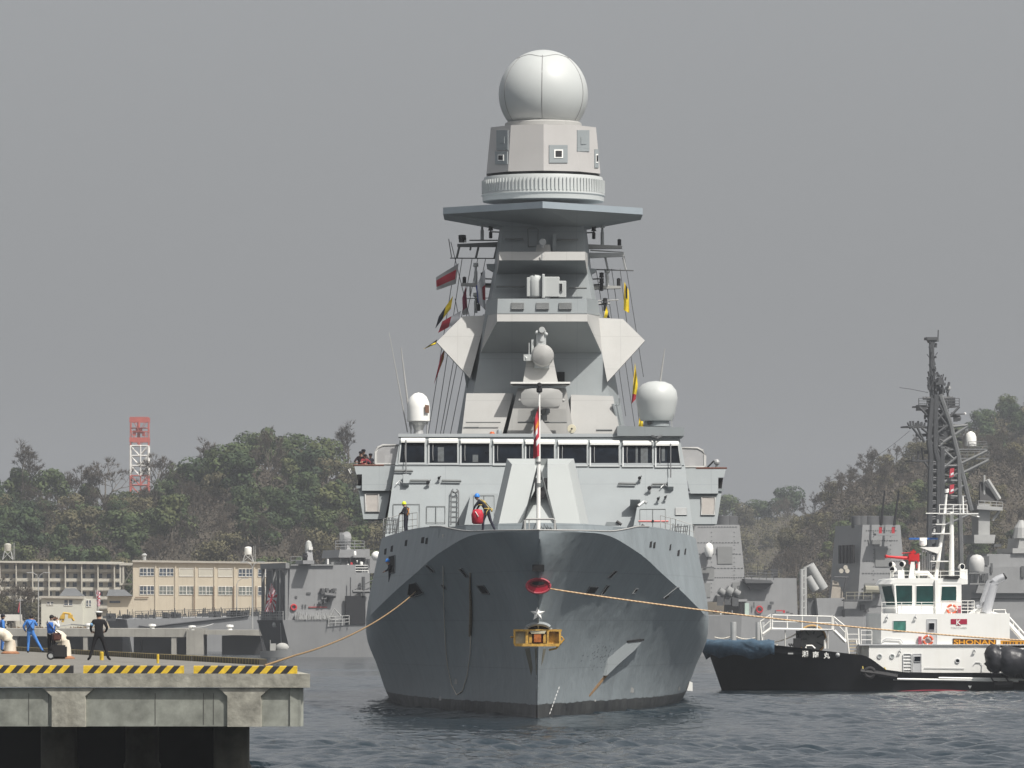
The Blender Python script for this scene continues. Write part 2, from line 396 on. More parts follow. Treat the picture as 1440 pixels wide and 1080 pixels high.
def branchy(r, h, spread, depth_max, twigs):
    """bare tree: returns (trunk bmesh, twig bmesh)"""
    bt = B(); bw = B(); 
    def grow(p, d, L, rad, dep):
        q = p + d * L; mid = p.lerp(q, .5) + Vector((r.uniform(-1, 1), r.uniform(-1, 1), 0)) * L * .08
        tube(bt if dep < 3 else bw, [p, mid, q], [rad, rad * .85, rad * .68], 5 if dep < 2 else 3, cap=False)
        if dep >= depth_max:
            for k in range(twigs):
                dd = (d + Vector((r.gauss(0, .6), r.gauss(0, .6), r.gauss(.15, .5)))).normalized(); e = q + dd * L * r.uniform(.5, 1.3)
                s = dd.cross(Vector((r.gauss(0, 1), r.gauss(0, 1), r.gauss(0, 1)))).normalized() * .045
                face(bw, [q - s, q + s, e]); 
            return
        for k in range(r.choice((2, 3, 3)) if dep else r.choice((3, 4))):
            dd = (d * (.9 if dep else .7) + Vector((r.gauss(0, spread), r.gauss(0, spread), r.gauss(.12, .2)))).normalized()
            grow(p.lerp(q, r.uniform(.75, 1)), dd, L * r.uniform(.62, .84), rad * .62, dep + 1)
    grow(Vector((0, 0, -1.0)), Vector((r.uniform(-.08, .08), 0, 1)).normalized(), h * .36, h * .026, 0)
    return bt, bw
def trunk_bm(r, h, w):
    b = B(); tube(b, [(0, 0, -1.5), (r.uniform(-.2, .2), 0, h * .3), (r.uniform(-.3, .3), .1, h * .7)], [.035 * h, .028 * h, .012 * h], 7)
    for k in range(5):
        a = k * 1.26 + r.random(); tube(b, [(0, 0, h * (.22 + .07 * k)), (math.cos(a) * w * .28, math.sin(a) * w * .28, h * (.42 + .09 * k))], [.014 * h, .005 * h], 5)
    return b
KINDS = {'ever': [], 'tall': [], 'olive': [], 'bare': [], 'scrub': []}
for i in range(4):
    r = random.Random(20 + i); KINDS['ever'].append((leaf_mesh('crown', lobed(r, 8, 6.6, 17, 1.0), 3000, .30, M_EVER, r), bm_mesh('trunk', trunk_bm(r, 7.5, 8), M_BARK)))
for i in range(2):
    r = random.Random(40 + i); KINDS['tall'].append((leaf_mesh('crown', lobed(r, 6, 8.5, 16, 1.0), 2600, .30, M_EVER, r), bm_mesh('trunk', trunk_bm(r, 9.5, 6), M_BARK)))
for i in range(3):
    r = random.Random(50 + i); KINDS['olive'].append((leaf_mesh('crown', lobed(r, 7, 5.6, 15, .8), 2300, .24, M_OLIVE, r), bm_mesh('trunk', trunk_bm(r, 6.5, 7), M_BARK)))
for i in range(4):
    r = random.Random(60 + i); bt, bw = branchy(r, 9.0, .42, 5, 9); KINDS['bare'].append((bm_mesh('crown', bw, M_TWIG), bm_mesh('trunk', bt, M_BARK)))
LBL = {'ever': 'rounded dark evergreen tree', 'tall': 'tall narrow dark evergreen tree', 'olive': 'dull olive leafy tree', 'bare': 'bare brown winter tree with fine twigs'}
NM = {'ever': 'evergreen_tree', 'tall': 'evergreen_tree', 'olive': 'olive_tree', 'bare': 'bare_tree'}
tr = random.Random(11)
def tree(kind, loc, s, where, grp, label=None):
    cm, tm = KINDS[kind][tr.randrange(len(KINDS[kind]))]
    o = empty(NM[kind], loc, label or LBL[kind] + ' ' + where, 'tree', grp, rz=tr.uniform(0, 6.28))
    o.scale = (s * tr.uniform(.9, 1.1), s * tr.uniform(.9, 1.1), s * tr.uniform(.9, 1.12))
    for nm, me in (('crown', cm), ('trunk', tm)):
        c = bpy.data.objects.new(nm, me); COL.objects.link(c); c.parent = o
    return o
def pick(w):
    t = tr.random() * sum(w.values())
    for k, v in w.items():
        t -= v
        if t <= 0: return k
    return k
def plant(h, Yr, Yb, px0, px1, nrow, dx, weights, where, grp, s0=1., smin=.75, smax=1.25, ystart=.12):
    for i in range(nrow):
        t = ystart + (1 - ystart) * i / (nrow - 1); Y = Yb + (Yr - Yb) * t
        x = PX(px0, Y) + tr.uniform(0, dx)
        while x < PX(px1, Y):
            yy = Y + tr.uniform(-.5, .5) * (Yr - Yb) / nrow
            k = pick(weights(720 + x / yy * F, t))
            tree(k, (x, yy, h(x, yy) - .4), s0 * tr.uniform(smin, smax), where, grp + ': ' + NM[k].replace('_', ' ') + ('s with narrow crowns' if k == 'tall' else 's'))
            x += dx * tr.uniform(.7, 1.3)
plant(HL, 1352, 1135, -25, 555, 9, 6.3, lambda px, t: {'ever': 1.5 if px < 260 else 1.9, 'tall': .5, 'olive': .7, 'bare': .8 if px < 330 else .6}, 'on the wooded hillside behind the left pier', 'left hillside')
plant(HA, 1499, 1250, 1080, 1465, 11, 5.2, lambda px, t: {'ever': .55 if t < .6 else .1, 'olive': .8, 'tall': .1, 'bare': .6 if t < .5 else 1.9}, 'on the brown hill behind the lattice mast', 'right hillside', .74)
plant(HB, 1770, 1640, 1310, 1470, 5, 8.0, lambda px, t: {'ever': 1.8, 'tall': .2, 'olive': .3}, 'on the green hilltop at the right edge', 'far right hilltop', .95)
plant(HM, 1985, 1850, 965, 1150, 4, 11.0, lambda px, t: {'ever': .7, 'olive': .9, 'bare': .9}, 'on the pale far hill right of the warship', 'far middle hill', 1.2)
# trees one can pick out on the skyline
for px, py, kind, s, lab in [(32, 706, 'bare', 1.35, 'tall bare ivy clad tree leaning above the hill at the left edge'), (66, 712, 'ever', 1.1, 'dome shaped dark evergreen on the skyline left of the pale bare tree'),
        (118, 718, 'bare', 1.15, 'thin bare tree on the skyline between the dome evergreen and the forked one'), (146, 720, 'bare', 1.3, 'forked bare tree on the skyline just left of the red and white tower'),
        (247, 700, 'ever', .75, 'small flat topped evergreen on the skyline right of the red and white tower'), (224, 704, 'bare', 1.1, 'pale bare tree rising beside the red and white tower'),
        (362, 664, 'ever', 1.2, 'broad dark evergreen on top of the left hill'), (412, 664, 'ever', 1.1, 'second broad evergreen right of the highest one on the left hill'),
        (489, 676, 'bare', 1.25, 'lone bare tree on the skyline left of the bridge wing'), (540, 682, 'bare', .8, 'bushy bare tree half hidden by the bridge wing')]:
    Y = 1356; tree(kind, P(px, py, Y), s, '', 'skyline trees', lab)
# undergrowth between the trees: nobody could count it
def scrub(name, h, Yr, Yb, px0, px1, n, m, seed):
    q = np.random.default_rng(seed); Y = Yb + (Yr - Yb) * q.random(n) ** .8; X = (q.uniform(px0, px1, n) - 720) / F * Y
    Z = np.array([h(a, c) for a, c in zip(X, Y)]) + q.random(n) * 2.2 * (.4 + .6 * np.sin(X * .7) ** 2)
    c = np.stack([X, Y, Z], -1); a = q.normal(size=(n, 3)); a /= np.linalg.norm(a, axis=1)[:, None]; bvec = np.cross(a, q.normal(size=(n, 3))); bvec /= np.linalg.norm(bvec, axis=1)[:, None]
    s = q.uniform(.2, .45, n)[:, None]
    V = np.stack([c - a * s, c - bvec * s * .6, c + a * s, c + bvec * s * .6], 1).reshape(-1, 3)
    mesh_obj(name, V, np.arange(4 * n).reshape(-1, 4), m, smooth=False, kind='stuff', label='brown scrub and undergrowth covering the hillside', cat='undergrowth')
scrub('undergrowth', HL, 1356, 1125, -40, 640, 42000, M_TWIG, 1)
scrub('undergrowth', HA, 1498, 1210, 1070, 1480, 36000, M_TWIG, 2)
scrub('undergrowth', HM, 2000, 1810, 950, 1200, 16000, M_OLIVE, 3)
scrub('undergrowth', HB, 1780, 1600, 1290, 1480, 14000, M_OLIVE, 4)
# ------------------------------------------------------------------ the warship coming head on
def CX(Y, z): return 1.19 + (Y - 289) * .0033 + z * .0147     # a slight list
ship = empty('warship', (CX(289, 0), 289.5, 0), 'large pale grey warship coming bow on with a white ball on its tall mast', 'warship')
def hull_material():
    m = mat('hull_paint', (.225, .258, .275), .5, var=.12, scale=.35, streak=.28, streak_col=(.15, .16, .165), bump=.20, bscale=.42)
    nt = m.node_tree; b = nt.nodes['Principled BSDF']; src = b.inputs['Base Color'].links[0].from_socket
    g = N(nt, 'ShaderNodeNewGeometry'); sx = N(nt, 'ShaderNodeSeparateXYZ'); nt.links.new(g.outputs['Position'], sx.inputs[0])
    nz = N(nt, 'ShaderNodeTexNoise'); nz.inputs['Scale'].default_value = .9; nz.inputs['Detail'].default_value = 6
    mp = N(nt, 'ShaderNodeMapping'); mp.inputs['Scale'].default_value = (1, 1, .25); nt.links.new(g.outputs['Position'], mp.inputs[0]); nt.links.new(mp.outputs[0], nz.inputs['Vector'])
    ma = N(nt, 'ShaderNodeMath', operation='MULTIPLY_ADD'); nt.links.new(nz.outputs['Fac'], ma.inputs[0]); ma.inputs[1].default_value = -.22; nt.links.new(sx.outputs['Z'], ma.inputs[2])
    rp = ramp(nt, [(.0, 0), (1, 1)]); mr = N(nt, 'ShaderNodeMapRange'); mr.inputs['From Min'].default_value = .50; mr.inputs['From Max'].default_value = .54
    nt.links.new(ma.outputs[0], mr.inputs[0])
    r2 = ramp(nt, [(.35, (.012, .013, .014)), (.75, (.05, .052, .05))]); nt.links.new(nz.outputs['Fac'], r2.inputs[0])
    mx = mixc(nt, 'MIX'); nt.links.new(mr.outputs[0], mx.inputs[0]); nt.links.new(r2.outputs[0], mx.inputs[6]); nt.links.new(src, mx.inputs[7])
    zz = N(nt, 'ShaderNodeMath', operation='PINGPONG'); nt.links.new(sx.outputs['Z'], zz.inputs[0]); zz.inputs[1].default_value = 1.17
    yy = N(nt, 'ShaderNodeMath', operation='PINGPONG'); nt.links.new(sx.outputs['Y'], yy.inputs[0]); yy.inputs[1].default_value = 3.1
    mn = N(nt, 'ShaderNodeMath', operation='MINIMUM'); nt.links.new(zz.outputs[0], mn.inputs[0]); nt.links.new(yy.outputs[0], mn.inputs[1])
    sr = N(nt, 'ShaderNodeMapRange'); sr.inputs['From Min'].default_value = .0; sr.inputs['From Max'].default_value = .035; sr.inputs['To Min'].default_value = .80; sr.inputs['To Max'].default_value = 1
    nt.links.new(mn.outputs[0], sr.inputs[0]); sm = mixc(nt); nt.links.new(mx.outputs[2], sm.inputs[6]); nt.links.new(sr.outputs[0], sm.inputs[7])
    nt.links.new(sm.outputs[2], b.inputs['Base Color']); return m
M_HULL = hull_material()
AA = [0, 2, 5, 9, 12, 16, 20, 25, 30, 36, 42, 50, 60, 75, 100, 130, 140]
BK = [.03, 1.75, 2.6, 3.25, 3.75, 4.5, 5.3, 6.25, 7.2, 8.15, 8.95, 9.62, 10.0, 10.05, 10.0, 9.4, 9.0]
ZK = [8.85, 8.85, 8.85, 8.8, 8.66, 8.3, 7.85, 7.1, 6.4, 5.65, 5.0, 4.45, 4.2, 4.1, 4.1, 4.1, 4.1]
BD = [.02, 1.72, 2.56, 3.2, 3.66, 4.35, 5.05, 5.85, 6.65, 7.45, 8.05, 8.65, 8.8, 8.8, 8.7, 8.3, 8.0]
ZD = [8.92, 8.93, 8.96, 9.0, 9.06, 9.22, 9.40, 9.44, 9.4, 9.3, 9.25, 9.2, 9.2, 9.2, 6.4, 6.2, 6.2]
BW = [.02, .02, .02, .22, .75, 1.55, 2.5, 3.7, 4.75, 5.8, 6.65, 7.5, 8.2, 8.8, 9.0, 8.6, 8.2]
def ZS(a): return max(-1.0, 8.5 * (1 - a / 6.6)) if a < 6.6 else -1.0
def hull_ring(a, side):
    Y = 283 + a; bk, zk, bd, zd, bw = (interp(a, AA, q) for q in (BK, ZK, BD, ZD, BW)); zs = ZS(a) if a < 6.6 else -1.0
    pts = []; nu = 14
    for k in range(nu + 1):
        u = k / nu; z = zs + (zk - zs) * u
        p = 1.12 + 1.13 * max(0, min(1, 1 - (a - 12) / 48))
        if a < 6.6: bb = .02 + (bk - .02) * u ** (.50 + 1.75 * a / 6.6)
        else:
            uu = max(0, z) / zk; bb = bw + (bk - bw) * uu ** p - (0 if z > 0 else bw * .12 * -z)
        pts.append((bb, z))
    for k in range(1, 5): pts.append((bk + (bd - bk) * k / 4, zk + (zd - zk) * k / 4))
    w = max(0, min(1, (a - 41) / 16))
    for it in range(5):
        if w > 0: pts = [pts[0]] + [tuple(pts[i][q] * (1 - .5 * w) + (pts[i - 1][q] + pts[i + 1][q]) * .25 * w for q in (0, 1)) for i in range(1, len(pts) - 1)] + [pts[-1]]
    return [Vector((CX(Y, z) + side * x, Y, z)) for x, z in pts]
bm = B()
st = [0, .06, .15, .3, .5, .75, 1, 1.3, 1.6, 1.95, 2.3, 2.7, 3.1, 3.5, 4, 5, 6, 6.8, 7.6, 8.6, 10, 11.5, 13, 15, 17, 19, 21.5, 24, 27, 30, 33, 36, 39, 42, 46, 50, 55, 60, 68, 76, 84, 90, 98, 110, 125, 140]
L = [hull_ring(a, -1) for a in st]; Rr = [hull_ring(a, 1) for a in st]
vl = [[bm.verts.new(p) for p in r] for r in L]; vr = [[bm.verts.new(p) for p in r] for r in Rr]
nv = len(vl[0])
for A_ in (vl, vr):
    for r1, r2 in zip(A_, A_[1:]):
        for i in range(nv - 1): bm.faces.new((r1[i], r1[i + 1], r2[i + 1], r2[i]))
for i in range(nv - 1): bm.faces.new((vl[0][i], vr[0][i], vr[0][i + 1], vl[0][i + 1])); bm.faces.new((vl[-1][i], vl[-1][i + 1], vr[-1][i + 1], vr[-1][i]))
for i in range(len(st) - 1): bm.faces.new((vl[i][0], vl[i + 1][0], vr[i + 1][0], vr[i][0]))
bmesh.ops.remove_doubles(bm, verts=bm.verts[:], dist=.002)
bmesh.ops.recalc_face_normals(bm, faces=bm.faces[:])
HB_ = BVHTree.FromBMesh(bm)
hull = put('hull', bm, M_HULL, ship, smooth=28)
# deck a little under the bulwark top, and a rim along it
bm = B()
dv = []
for a in st:
    Y = 283 + a; dz = .04 if a < 14 else .5 if a < 20 else .75 if a < 47 else (.05 if a < 90 else .02); bd = interp(a, AA, BD) - .06; z = interp(a, AA, ZD) - dz
    dv.append((bm.verts.new((CX(Y, z) - bd, Y, z)), bm.verts.new((CX(Y, z) + bd, Y, z))))
for p, q in zip(dv, dv[1:]): bm.faces.new((p[0], p[1], q[1], q[0]))
put('deck', bm, mat('deck_paint', (.16, .17, .175), .8, var=.15), ship)
bm = B()
def rimline(side, a0, a1, r=.045):
    pts = []
    a = a0
    while a <= a1 + 1e-6:
        Y = 283 + a; z = interp(a, AA, ZD); pts.append(Vector((CX(Y, z) + side * interp(a, AA, BD), Y, z))); a += .06 if a < .3 else (.25 if a < 2 else 1.0)
    return pts
tube(bm, rimline(-1, 0, 24)[::-1] + rimline(1, 0, 24), .04, 6)
put('bulwark_rim', bm, M_SUPW, ship, smooth=True)

bm = B(); bw_ = [(616, 743.2, 302.6), (632, 741.2, 300.6), (655, 739, 298.5), (700, 736.3, 297), (757, 735, 296.5), (820, 736.5, 297), (862, 740, 298.7), (882, 742, 300.5), (899, 744.5, 302.6)]
loft(bm, [[P(x, y, Y), P(x, y, Y) + Vector((0, .25, 0)), Vector((PX(x, Y), Y + .6, 8.5)), Vector((PX(x, Y), Y - .15, 8.5))] for x, y, Y in bw_]); put('breakwater', bm, M_HULL, ship)

def hit(px, py):
    """where the sight line through a photo pixel meets the hull, and the hull's normal there"""
    o = Vector((0, 0, EYE)); d = (P(px, py, 300) - o).normalized()
    loc, nrm, _, _ = HB_.ray_cast(o, d)
    if loc is None: loc = P(px, py, 330); nrm = Vector((0, -1, 0))
    if nrm.y > 0: nrm = -nrm
    return loc, nrm
def onhull(bm, pts, t=.03, mi=0):
    """a thin plate lying on the hull through the photo outline"""
    hs = [hit(x, y) for x, y in pts]; n = sum((h[1] for h in hs), Vector()).normalized()
    prism(bm, [h[0] - n * .02 for h in hs], n * (t + .02), mi)
def opening(bm, pts, t=.05):
    """dark opening with a raised rim"""
    hs = [hit(x, y) for x, y in pts]; n = sum((h[1] for h in hs), Vector()).normalized(); c = sum((h[0] for h in hs), Vector()) / len(hs)
    prism(bm, [h[0] - n * .02 for h in hs], n * .035, 1)
    q = [h[0] + n * .03 for h in hs]; tube(bm, q + [q[0]], .028, 5, 0)
M_PIT = mat('dark_opening', (.006, .006, .007), .9, var=.1)
bm = B(); c, n = hit(757, 799); prism(bm, [c + Vector((x, -.22, z)) for x, z in ((-.28, -.16), (.28, -.16), (.28, .16), (-.28, .16))], (0, .5, 0), 1); put('hawse_port', bm, [M_HULL, M_PIT], hull)
for nm, pts, lab in [
        ('hawse_port', [(671, 823), (681, 823), (689, 835), (679, 835)], None),
        ('hawse_port', [(829, 825), (841, 825), (835, 835), (823, 835)], None),
        ('hawse_port', [(576, 821), (585, 819), (596, 834), (580, 840), (574, 836)], None),
        ('slot', [(599, 795), (602, 794), (612, 804), (609, 805)], None), ('slot', [(646, 800), (650, 799), (659, 811), (656, 812)], None),
        ('slot', [(621, 822), (624, 822), (628, 828), (625, 828)], None), ('slot', [(864, 802), (868, 803), (858, 813), (854, 812)], None),
        ('slot', [(893, 828), (897, 828), (892, 834), (889, 834)], None), ('slot', [(853, 823), (857, 823), (848, 836), (844, 836)], None),
        ('slot', [(951, 826), (955, 826), (936, 842), (932, 841)], None)]:
    bm = B(); opening(bm, pts); put(nm, bm, [mat('worn_rim', (.14, .15, .155), .6, var=.2), M_PIT], hull)
for side, xs in ((0, [(593, 597, 760), (599, 602, 761), (570, 573, 764), (550, 553, 772), (541, 544, 776)]), (1, [(914, 917, 766), (919, 922, 767), (942, 944, 770), (953, 956, 778), (963, 965, 776)])):
    for a, c, y in xs:
        bm = B(); onhull(bm, [(a, y - 4), (c, y - 5), (c - 1, y + 4), (a - 1, y + 4)], .012); put('scupper', bm, M_PIT, hull)
# red fairlead, star, anchor
bm = B(); c, n = hit(757, 824); E_ = lambda rx, rz, dy, dz=0: [c + Vector((rx * math.cos(t), dy - .16, dz + rz * math.sin(t))) for t in np.linspace(0, 2 * math.pi, 29)]
tube(bm, E_(.56, .34, -.10), .055, 8, 2); prism(bm, E_(.55, .33, -.08)[:-1], (0, .6, 0), 0); prism(bm, E_(.42, .16, -.09, .09)[:-1], (0, .1, 0), 1); prism(bm, E_(.30, .09, -.10, .12)[:-1], (0, .1, 0), 3)
put('fairlead', bm, [mat('fairlead_red', (.33, .010, .03), .4, var=.15), mat('fairlead_dark_red', (.12, .006, .012), .5), mat('fairlead_rim', (.36, .05, .07), .4), M_PIT], hull, label='oval red lined fairlead on the stem')
bm = B(); c, n = hit(756, 863); c = c + Vector((0, -.22, 0))
sp = [Vector((math.sin(k * math.pi / 5) * (.36 if k % 2 == 0 else .155), 0, math.cos(k * math.pi / 5) * (.36 if k % 2 == 0 else .155))) for k in range(10)]
vv = [bm.verts.new(c + p) for p in sp]; ap = bm.verts.new(c + Vector((0, -.10, 0))); bk_ = bm.verts.new(c + Vector((0, .2, 0)))
for k in range(10): bm.faces.new((vv[k], vv[(k + 1) % 10], ap)); bm.faces.new((vv[(k + 1) % 10], vv[k], bk_))
put('star_emblem', bm, M_WHITE, hull)
M_ANCH = mat('rusty_yellow_anchor', (.50, .30, .06), .7, var=.45, scale=5, streak=.6, streak_col=(.22, .07, .02))
M_ANCHW = mat('stained_cream_paint', (.50, .46, .33), .7, var=.3, scale=4)
M_RUST = mat('orange_rust', (.36, .11, .025), .9, var=.4, scale=6)
AY = hit(756, 897)[0].y - .75
bm = B()
pp(bm, [(722, 885), (790, 885), (790, 888), (722, 888)], AY, .55); pp(bm, [(722, 905), (788, 905), (786, 909), (724, 909)], AY, .55)
for x0, x1 in ((722, 725), (739, 743), (769, 772), (786, 789)): pp(bm, [(x0, 888), (x1, 888), (x1, 905), (x0, 905)], AY, .5)
pp(bm, [(725, 888), (739, 888), (739, 905), (725, 905)], AY + .28, .2, 1); pp(bm, [(772, 888), (786, 888), (786, 905), (772, 905)], AY + .28, .2, 0)
pp(bm, [(743, 888), (769, 888), (769, 905), (743, 905)], AY + .32, .2, 2); pp(bm, [(751, 892), (761, 892), (761, 903), (751, 903)], AY - .05, .4, 2)
pp(bm, [(745, 887), (768, 887), (766, 891), (747, 891)], AY - .04, .3, 1); pp(bm, [(744, 892), (748, 892), (748, 904), (744, 904)], AY + .05, .3, 0); pp(bm, [(764, 892), (768, 892), (768, 904), (764, 904)], AY + .05, .3, 0)
tube(bm, [P(789, 895, AY + .2), P(793, 899, AY + .2), P(782, 912, AY + .2), P(772, 914, AY + .3)], .05, 6, 0); tube(bm, [P(718, 896, AY + .2), P(724, 896, AY + .2)], .05, 6, 0)
put('anchor', bm, [M_ANCH, M_ANCHW, M_RUST], hull, label='yellow and white stock anchor streaked with orange rust')
bm = B(); tube(bm, [P(757 + 17 * math.cos(t), 885 - 8 * math.sin(t), AY + .25) for t in np.linspace(-.1, math.pi + .1, 14)], .10, 8)
prism(bm, [P(757 + 15 * math.cos(t), 885 - 7 * math.sin(t), AY + .4) for t in np.linspace(0, math.pi, 12)], (0, .2, 0), 1)
put('anchor_pipe', bm, [M_SUP, M_PIT], hull)
# pocket of the side anchor, rust run, weed spots
bm = B(); h1, h2 = hit(855, 950)[0], hit(905, 900)[0]; pn = (h2 - h1).cross(Vector((0, 0, 1))).normalized(); pn = -pn if pn.y > 0 else pn
def onplane(x, y, off): o = Vector((0, 0, EYE)); d = (P(x, y, 300) - o).normalized(); return o + d * ((h1 + pn * off - o).dot(pn) / d.dot(pn))
prism(bm, [onplane(x, y, .28) for x, y in ((853.5, 950), (855, 924), (866, 914), (884, 902.5), (905, 900), (893, 914), (870, 934))], -pn * 1.3, 0)
put('anchor_pocket', bm, M_SUP, hull)
bm = B(); prism(bm, [onplane(x, y, .32) for x, y in ((880, 901), (906, 898.5), (906, 901), (884, 903.5))], -pn * .6, 0); put('pocket_lip', bm, M_PIT, hull)
bm = B(); onhull(bm, [(853, 946), (856, 948), (840, 968), (829, 980), (828, 978), (840, 962)], .006); put('rust_run', bm, mat('rust_run', (.24, .15, .075), .9, var=.3, scale=3), hull)
bm = B()
for x, y, s in [(889, 970, 4), (955, 968, 3), (641, 958, 4), (619, 982, 3), (837, 985, 1.5)]:
    onhull(bm, [(x - s * .6, y + s), (x - s * .2, y - s), (x + s * .6, y - s * .4), (x + s * .5, y + s)], .008)
put('pale_scuff', bm, M_SUPW, hull)
bm = B(); onhull(bm, [(754, 968), (757, 966), (758, 1000), (755, 1008), (754, 1008)], .012); onhull(bm, [(753, 952), (757, 951), (757, 956), (754, 957)], .012)
put('stem_stain', bm, mat('dark_rust_stain', (.06, .028, .02), .9, var=.4, scale=6), hull)
bm = B(); c = P(969, 966, 345); prism(bm, [P(966, 971, 346), P(970, 958, 346), P(974, 960, 346), P(974, 972, 346)], (0, 1.2, 0)); put('bilge_keel', bm, M_WHITE, hull)
bm = B(); r = random.Random(14)
for k in range(70):
    x, y = r.gauss(845, 11), r.gauss(918, 9); s = r.uniform(.5, 1.5); onhull(bm, [(x - s, y + s * .4), (x + s * .3, y - s), (x + s, y - s * .6), (x, y + s)], .004)
put('dark_scuff', bm, mat('dark_scuff_paint', (.125, .142, .152), .8, var=.3), hull)
for pts in ([(738, 912), (745, 911), (749, 940), (747, 950)], [(752, 912), (755, 911), (756, 948), (754, 950)], [(764, 912), (768, 912), (763, 932), (761, 936)]):
    bm = B(); onhull(bm, pts, .005); put('rust_run', bm, mat('faint_rust', (.155, .145, .105), .9, var=.35, scale=3), hull)
bm = B(); opening(bm, [(547.5, 783), (556, 781), (556, 805), (547.5, 807)]); put('side_hatch', bm, [mat('worn_rim', (.14, .15, .155)), M_PIT], hull)
bm = B()
for k in range(8): x, y = 786 - 1.8 * k, 966 + 5 * k; onhull(bm, [(x, y), (x + 1.0, y - .4), (x + .2, y + 3), (x - .8, y + 3.2)], .006)
put('draught_mark', bm, M_WHITE, hull)

# ---- superstructure
sup = None
bm = B(); YB = 333.2
def lv(a, c): return [a, c, Vector((c.x, 392, c.z)), Vector((a.x, 392, a.z))]
loft(bm, [lv(P(540, 764, YB), P(977, 764, YB)), lv(P(556, 653, 336.2), P(963, 653, 336.2)), lv(P(563, 612, 337.0), P(955, 612, 337.0))]); sup = put('superstructure', bm, M_SUP, ship)
def wall(px, py):
    """point on the bridge front wall"""
    t = (760 - py) / (760 - 653); Y = YB + (336.2 - YB) * t if py > 653 else 336.2 + .8 * (653 - py) / 41
    return P(px, py, Y)
def wplate(bm, x0, y0, x1, y1, t=.05, mi=0, b=.0):
    a = [wall(x0, y0), wall(x1, y0), wall(x1, y1), wall(x0, y1)]; n = (a[1] - a[0]).cross(a[3] - a[0]).normalized()
    if n.y > 0: n = -n
    prism(bm, [p - n * .03 for p in a], n * (t + .03), mi)
def wtube(bm, pts, r, off=.15, n=6, mi=0): tube(bm, [wall(x, y) + Vector((0, -off, 0)) for x, y in pts], r, n, mi)
bm = B(); zr0 = PZ(612, 337) + .006; M_RD = mat('roof_deck_paint', (.085, .09, .095), .85, var=.15)
face(bm, [Vector((PX(565, 337), 337.3, zr0)), Vector((PX(953, 337), 337.3, zr0)), Vector((PX(953, 337), 391, zr0)), Vector((PX(565, 337), 391, zr0))]); put('roof_deck', bm, M_RD, sup)
bm = B()   # eyebrow above and sill below the windows
wplate(bm, 560, 611, 958, 615.5, .10); wplate(bm, 556, 652, 962, 655, .06)
put('window_surround', bm, mat('window_band_paint', (.22, .24, .25), .5, var=.06), sup)
WX = [(565, 597), (604, 643), (649, 688), (695, 734), (740, 779), (786, 825), (831, 870), (877, 917), (923, 953)]
M_SILL = mat('window_frame_grey', (.29, .31, .315), .45, var=.08)
for i, (x0, x1) in enumerate(WX):
    bm = B(); dx0 = -3 if i == 0 else 0; dx1 = 4 if i == 8 else 0; dy = i * .55
    out = [(x0 - 2, 617 + dy), (x1 + 2, 617 + dy), (x1 + 2 + dx1, 653 + dy), (x0 - 2 + dx0, 653 + dy)]
    inn = [(x0, 621 + dy), (x1, 621 + dy), (x1 + dx1, 650.5 + dy), (x0 + dx0, 650.5 + dy)]
    off = Vector((0, -.10, 0)); vo = [bm.verts.new(wall(*p) + off) for p in out]; vi = [bm.verts.new(wall(*p) + off) for p in inn]
    vob = [bm.verts.new(wall(*p) + Vector((0, .02, 0))) for p in out]; vib = [bm.verts.new(wall(*p) + Vector((0, -.03, 0))) for p in inn]
    for k in range(4):
        j = (k + 1) % 4; bm.faces.new((vo[k], vo[j], vi[j], vi[k])); bm.faces.new((vo[k], vob[k], vob[j], vo[j])); bm.faces.new((vi[k], vi[j], vib[j], vib[k]))
    bm.faces.new(vib).material_index = 1
    wtube(bm, [(x0 + 5, 622 + dy), (x0 + 4.5, 637 + dy), (x0 + 5, 647 + dy)], .025, .09, 5, 2)
    w = put('window', bm, [M_SILL, M_GLASS, M_DGREY], sup)
    for k, (f0, f1, g0, g1) in enumerate({1: ((.30, .52, .25, .95),), 2: ((.4, .6, .6, .95),), 7: ((.42, .5, .1, 1), (.6, .85, .15, .95)), 8: ((.25, .4, .1, .8),)}.get(i, ())):
        bq = B(); prism(bq, [wall(x0 + (x1 - x0) * u_, 621 + dy + 29 * v_) + Vector((0, -.045, 0)) for u_, v_ in ((f0, g1), (f1, g1), (f1, g0), (f0, g0))], (0, .02, 0)); put('pane_strip', bq, mat('pane_strip_grey', (.045, .055, .060), .5, var=.5, scale=4), sup)  # lighter strips set just in front of some panes
    bm = B(); a = wall(x0 - 1, 616 + dy); c = wall(x1 + 1, 616 + dy); hv = (PZ(616, 337) - PZ(622.5, 337))
    prism(bm, [a + Vector((0, -.11, 0)), a + Vector((0, -.36, -hv * .55)), a + Vector((0, -.36, -hv)), a + Vector((0, -.11, -hv))], c - a)
    put('sun_visor', bm, M_WHITE, sup)
# roof house and boxes on the bridge roof
def block(name, front, Yf, Yb, m, parent=None, tilt=0., smooth=False):
    bm = B(); f = []
    ymax = max(p[1] for p in front); ymin = min(p[1] for p in front)
    for x, y in front: f.append(P(x, y, Yf + tilt * (ymax - y) / max(1, ymax - ymin)))
    loft(bm, [f, [Vector((p.x, Yb, p.z)) for p in f]]); return put(name, bm, m, parent or ship, smooth)
block('roof_block', [(868, 613), (962, 613), (962, 622), (958, 624), (868, 614.5)][:2] + [(962, 601), (868, 599)], 336.6, 342, M_SUP)
block('roof_house', [(649, 612.5), (706, 612.5), (722, 553), (656, 553)], 340.5, 352, M_SUPW, tilt=.9)
block('roof_house', [(802, 612.5), (873, 612.5), (862, 557), (803, 555)], 340.5, 352, M_SUPW, tilt=.9)
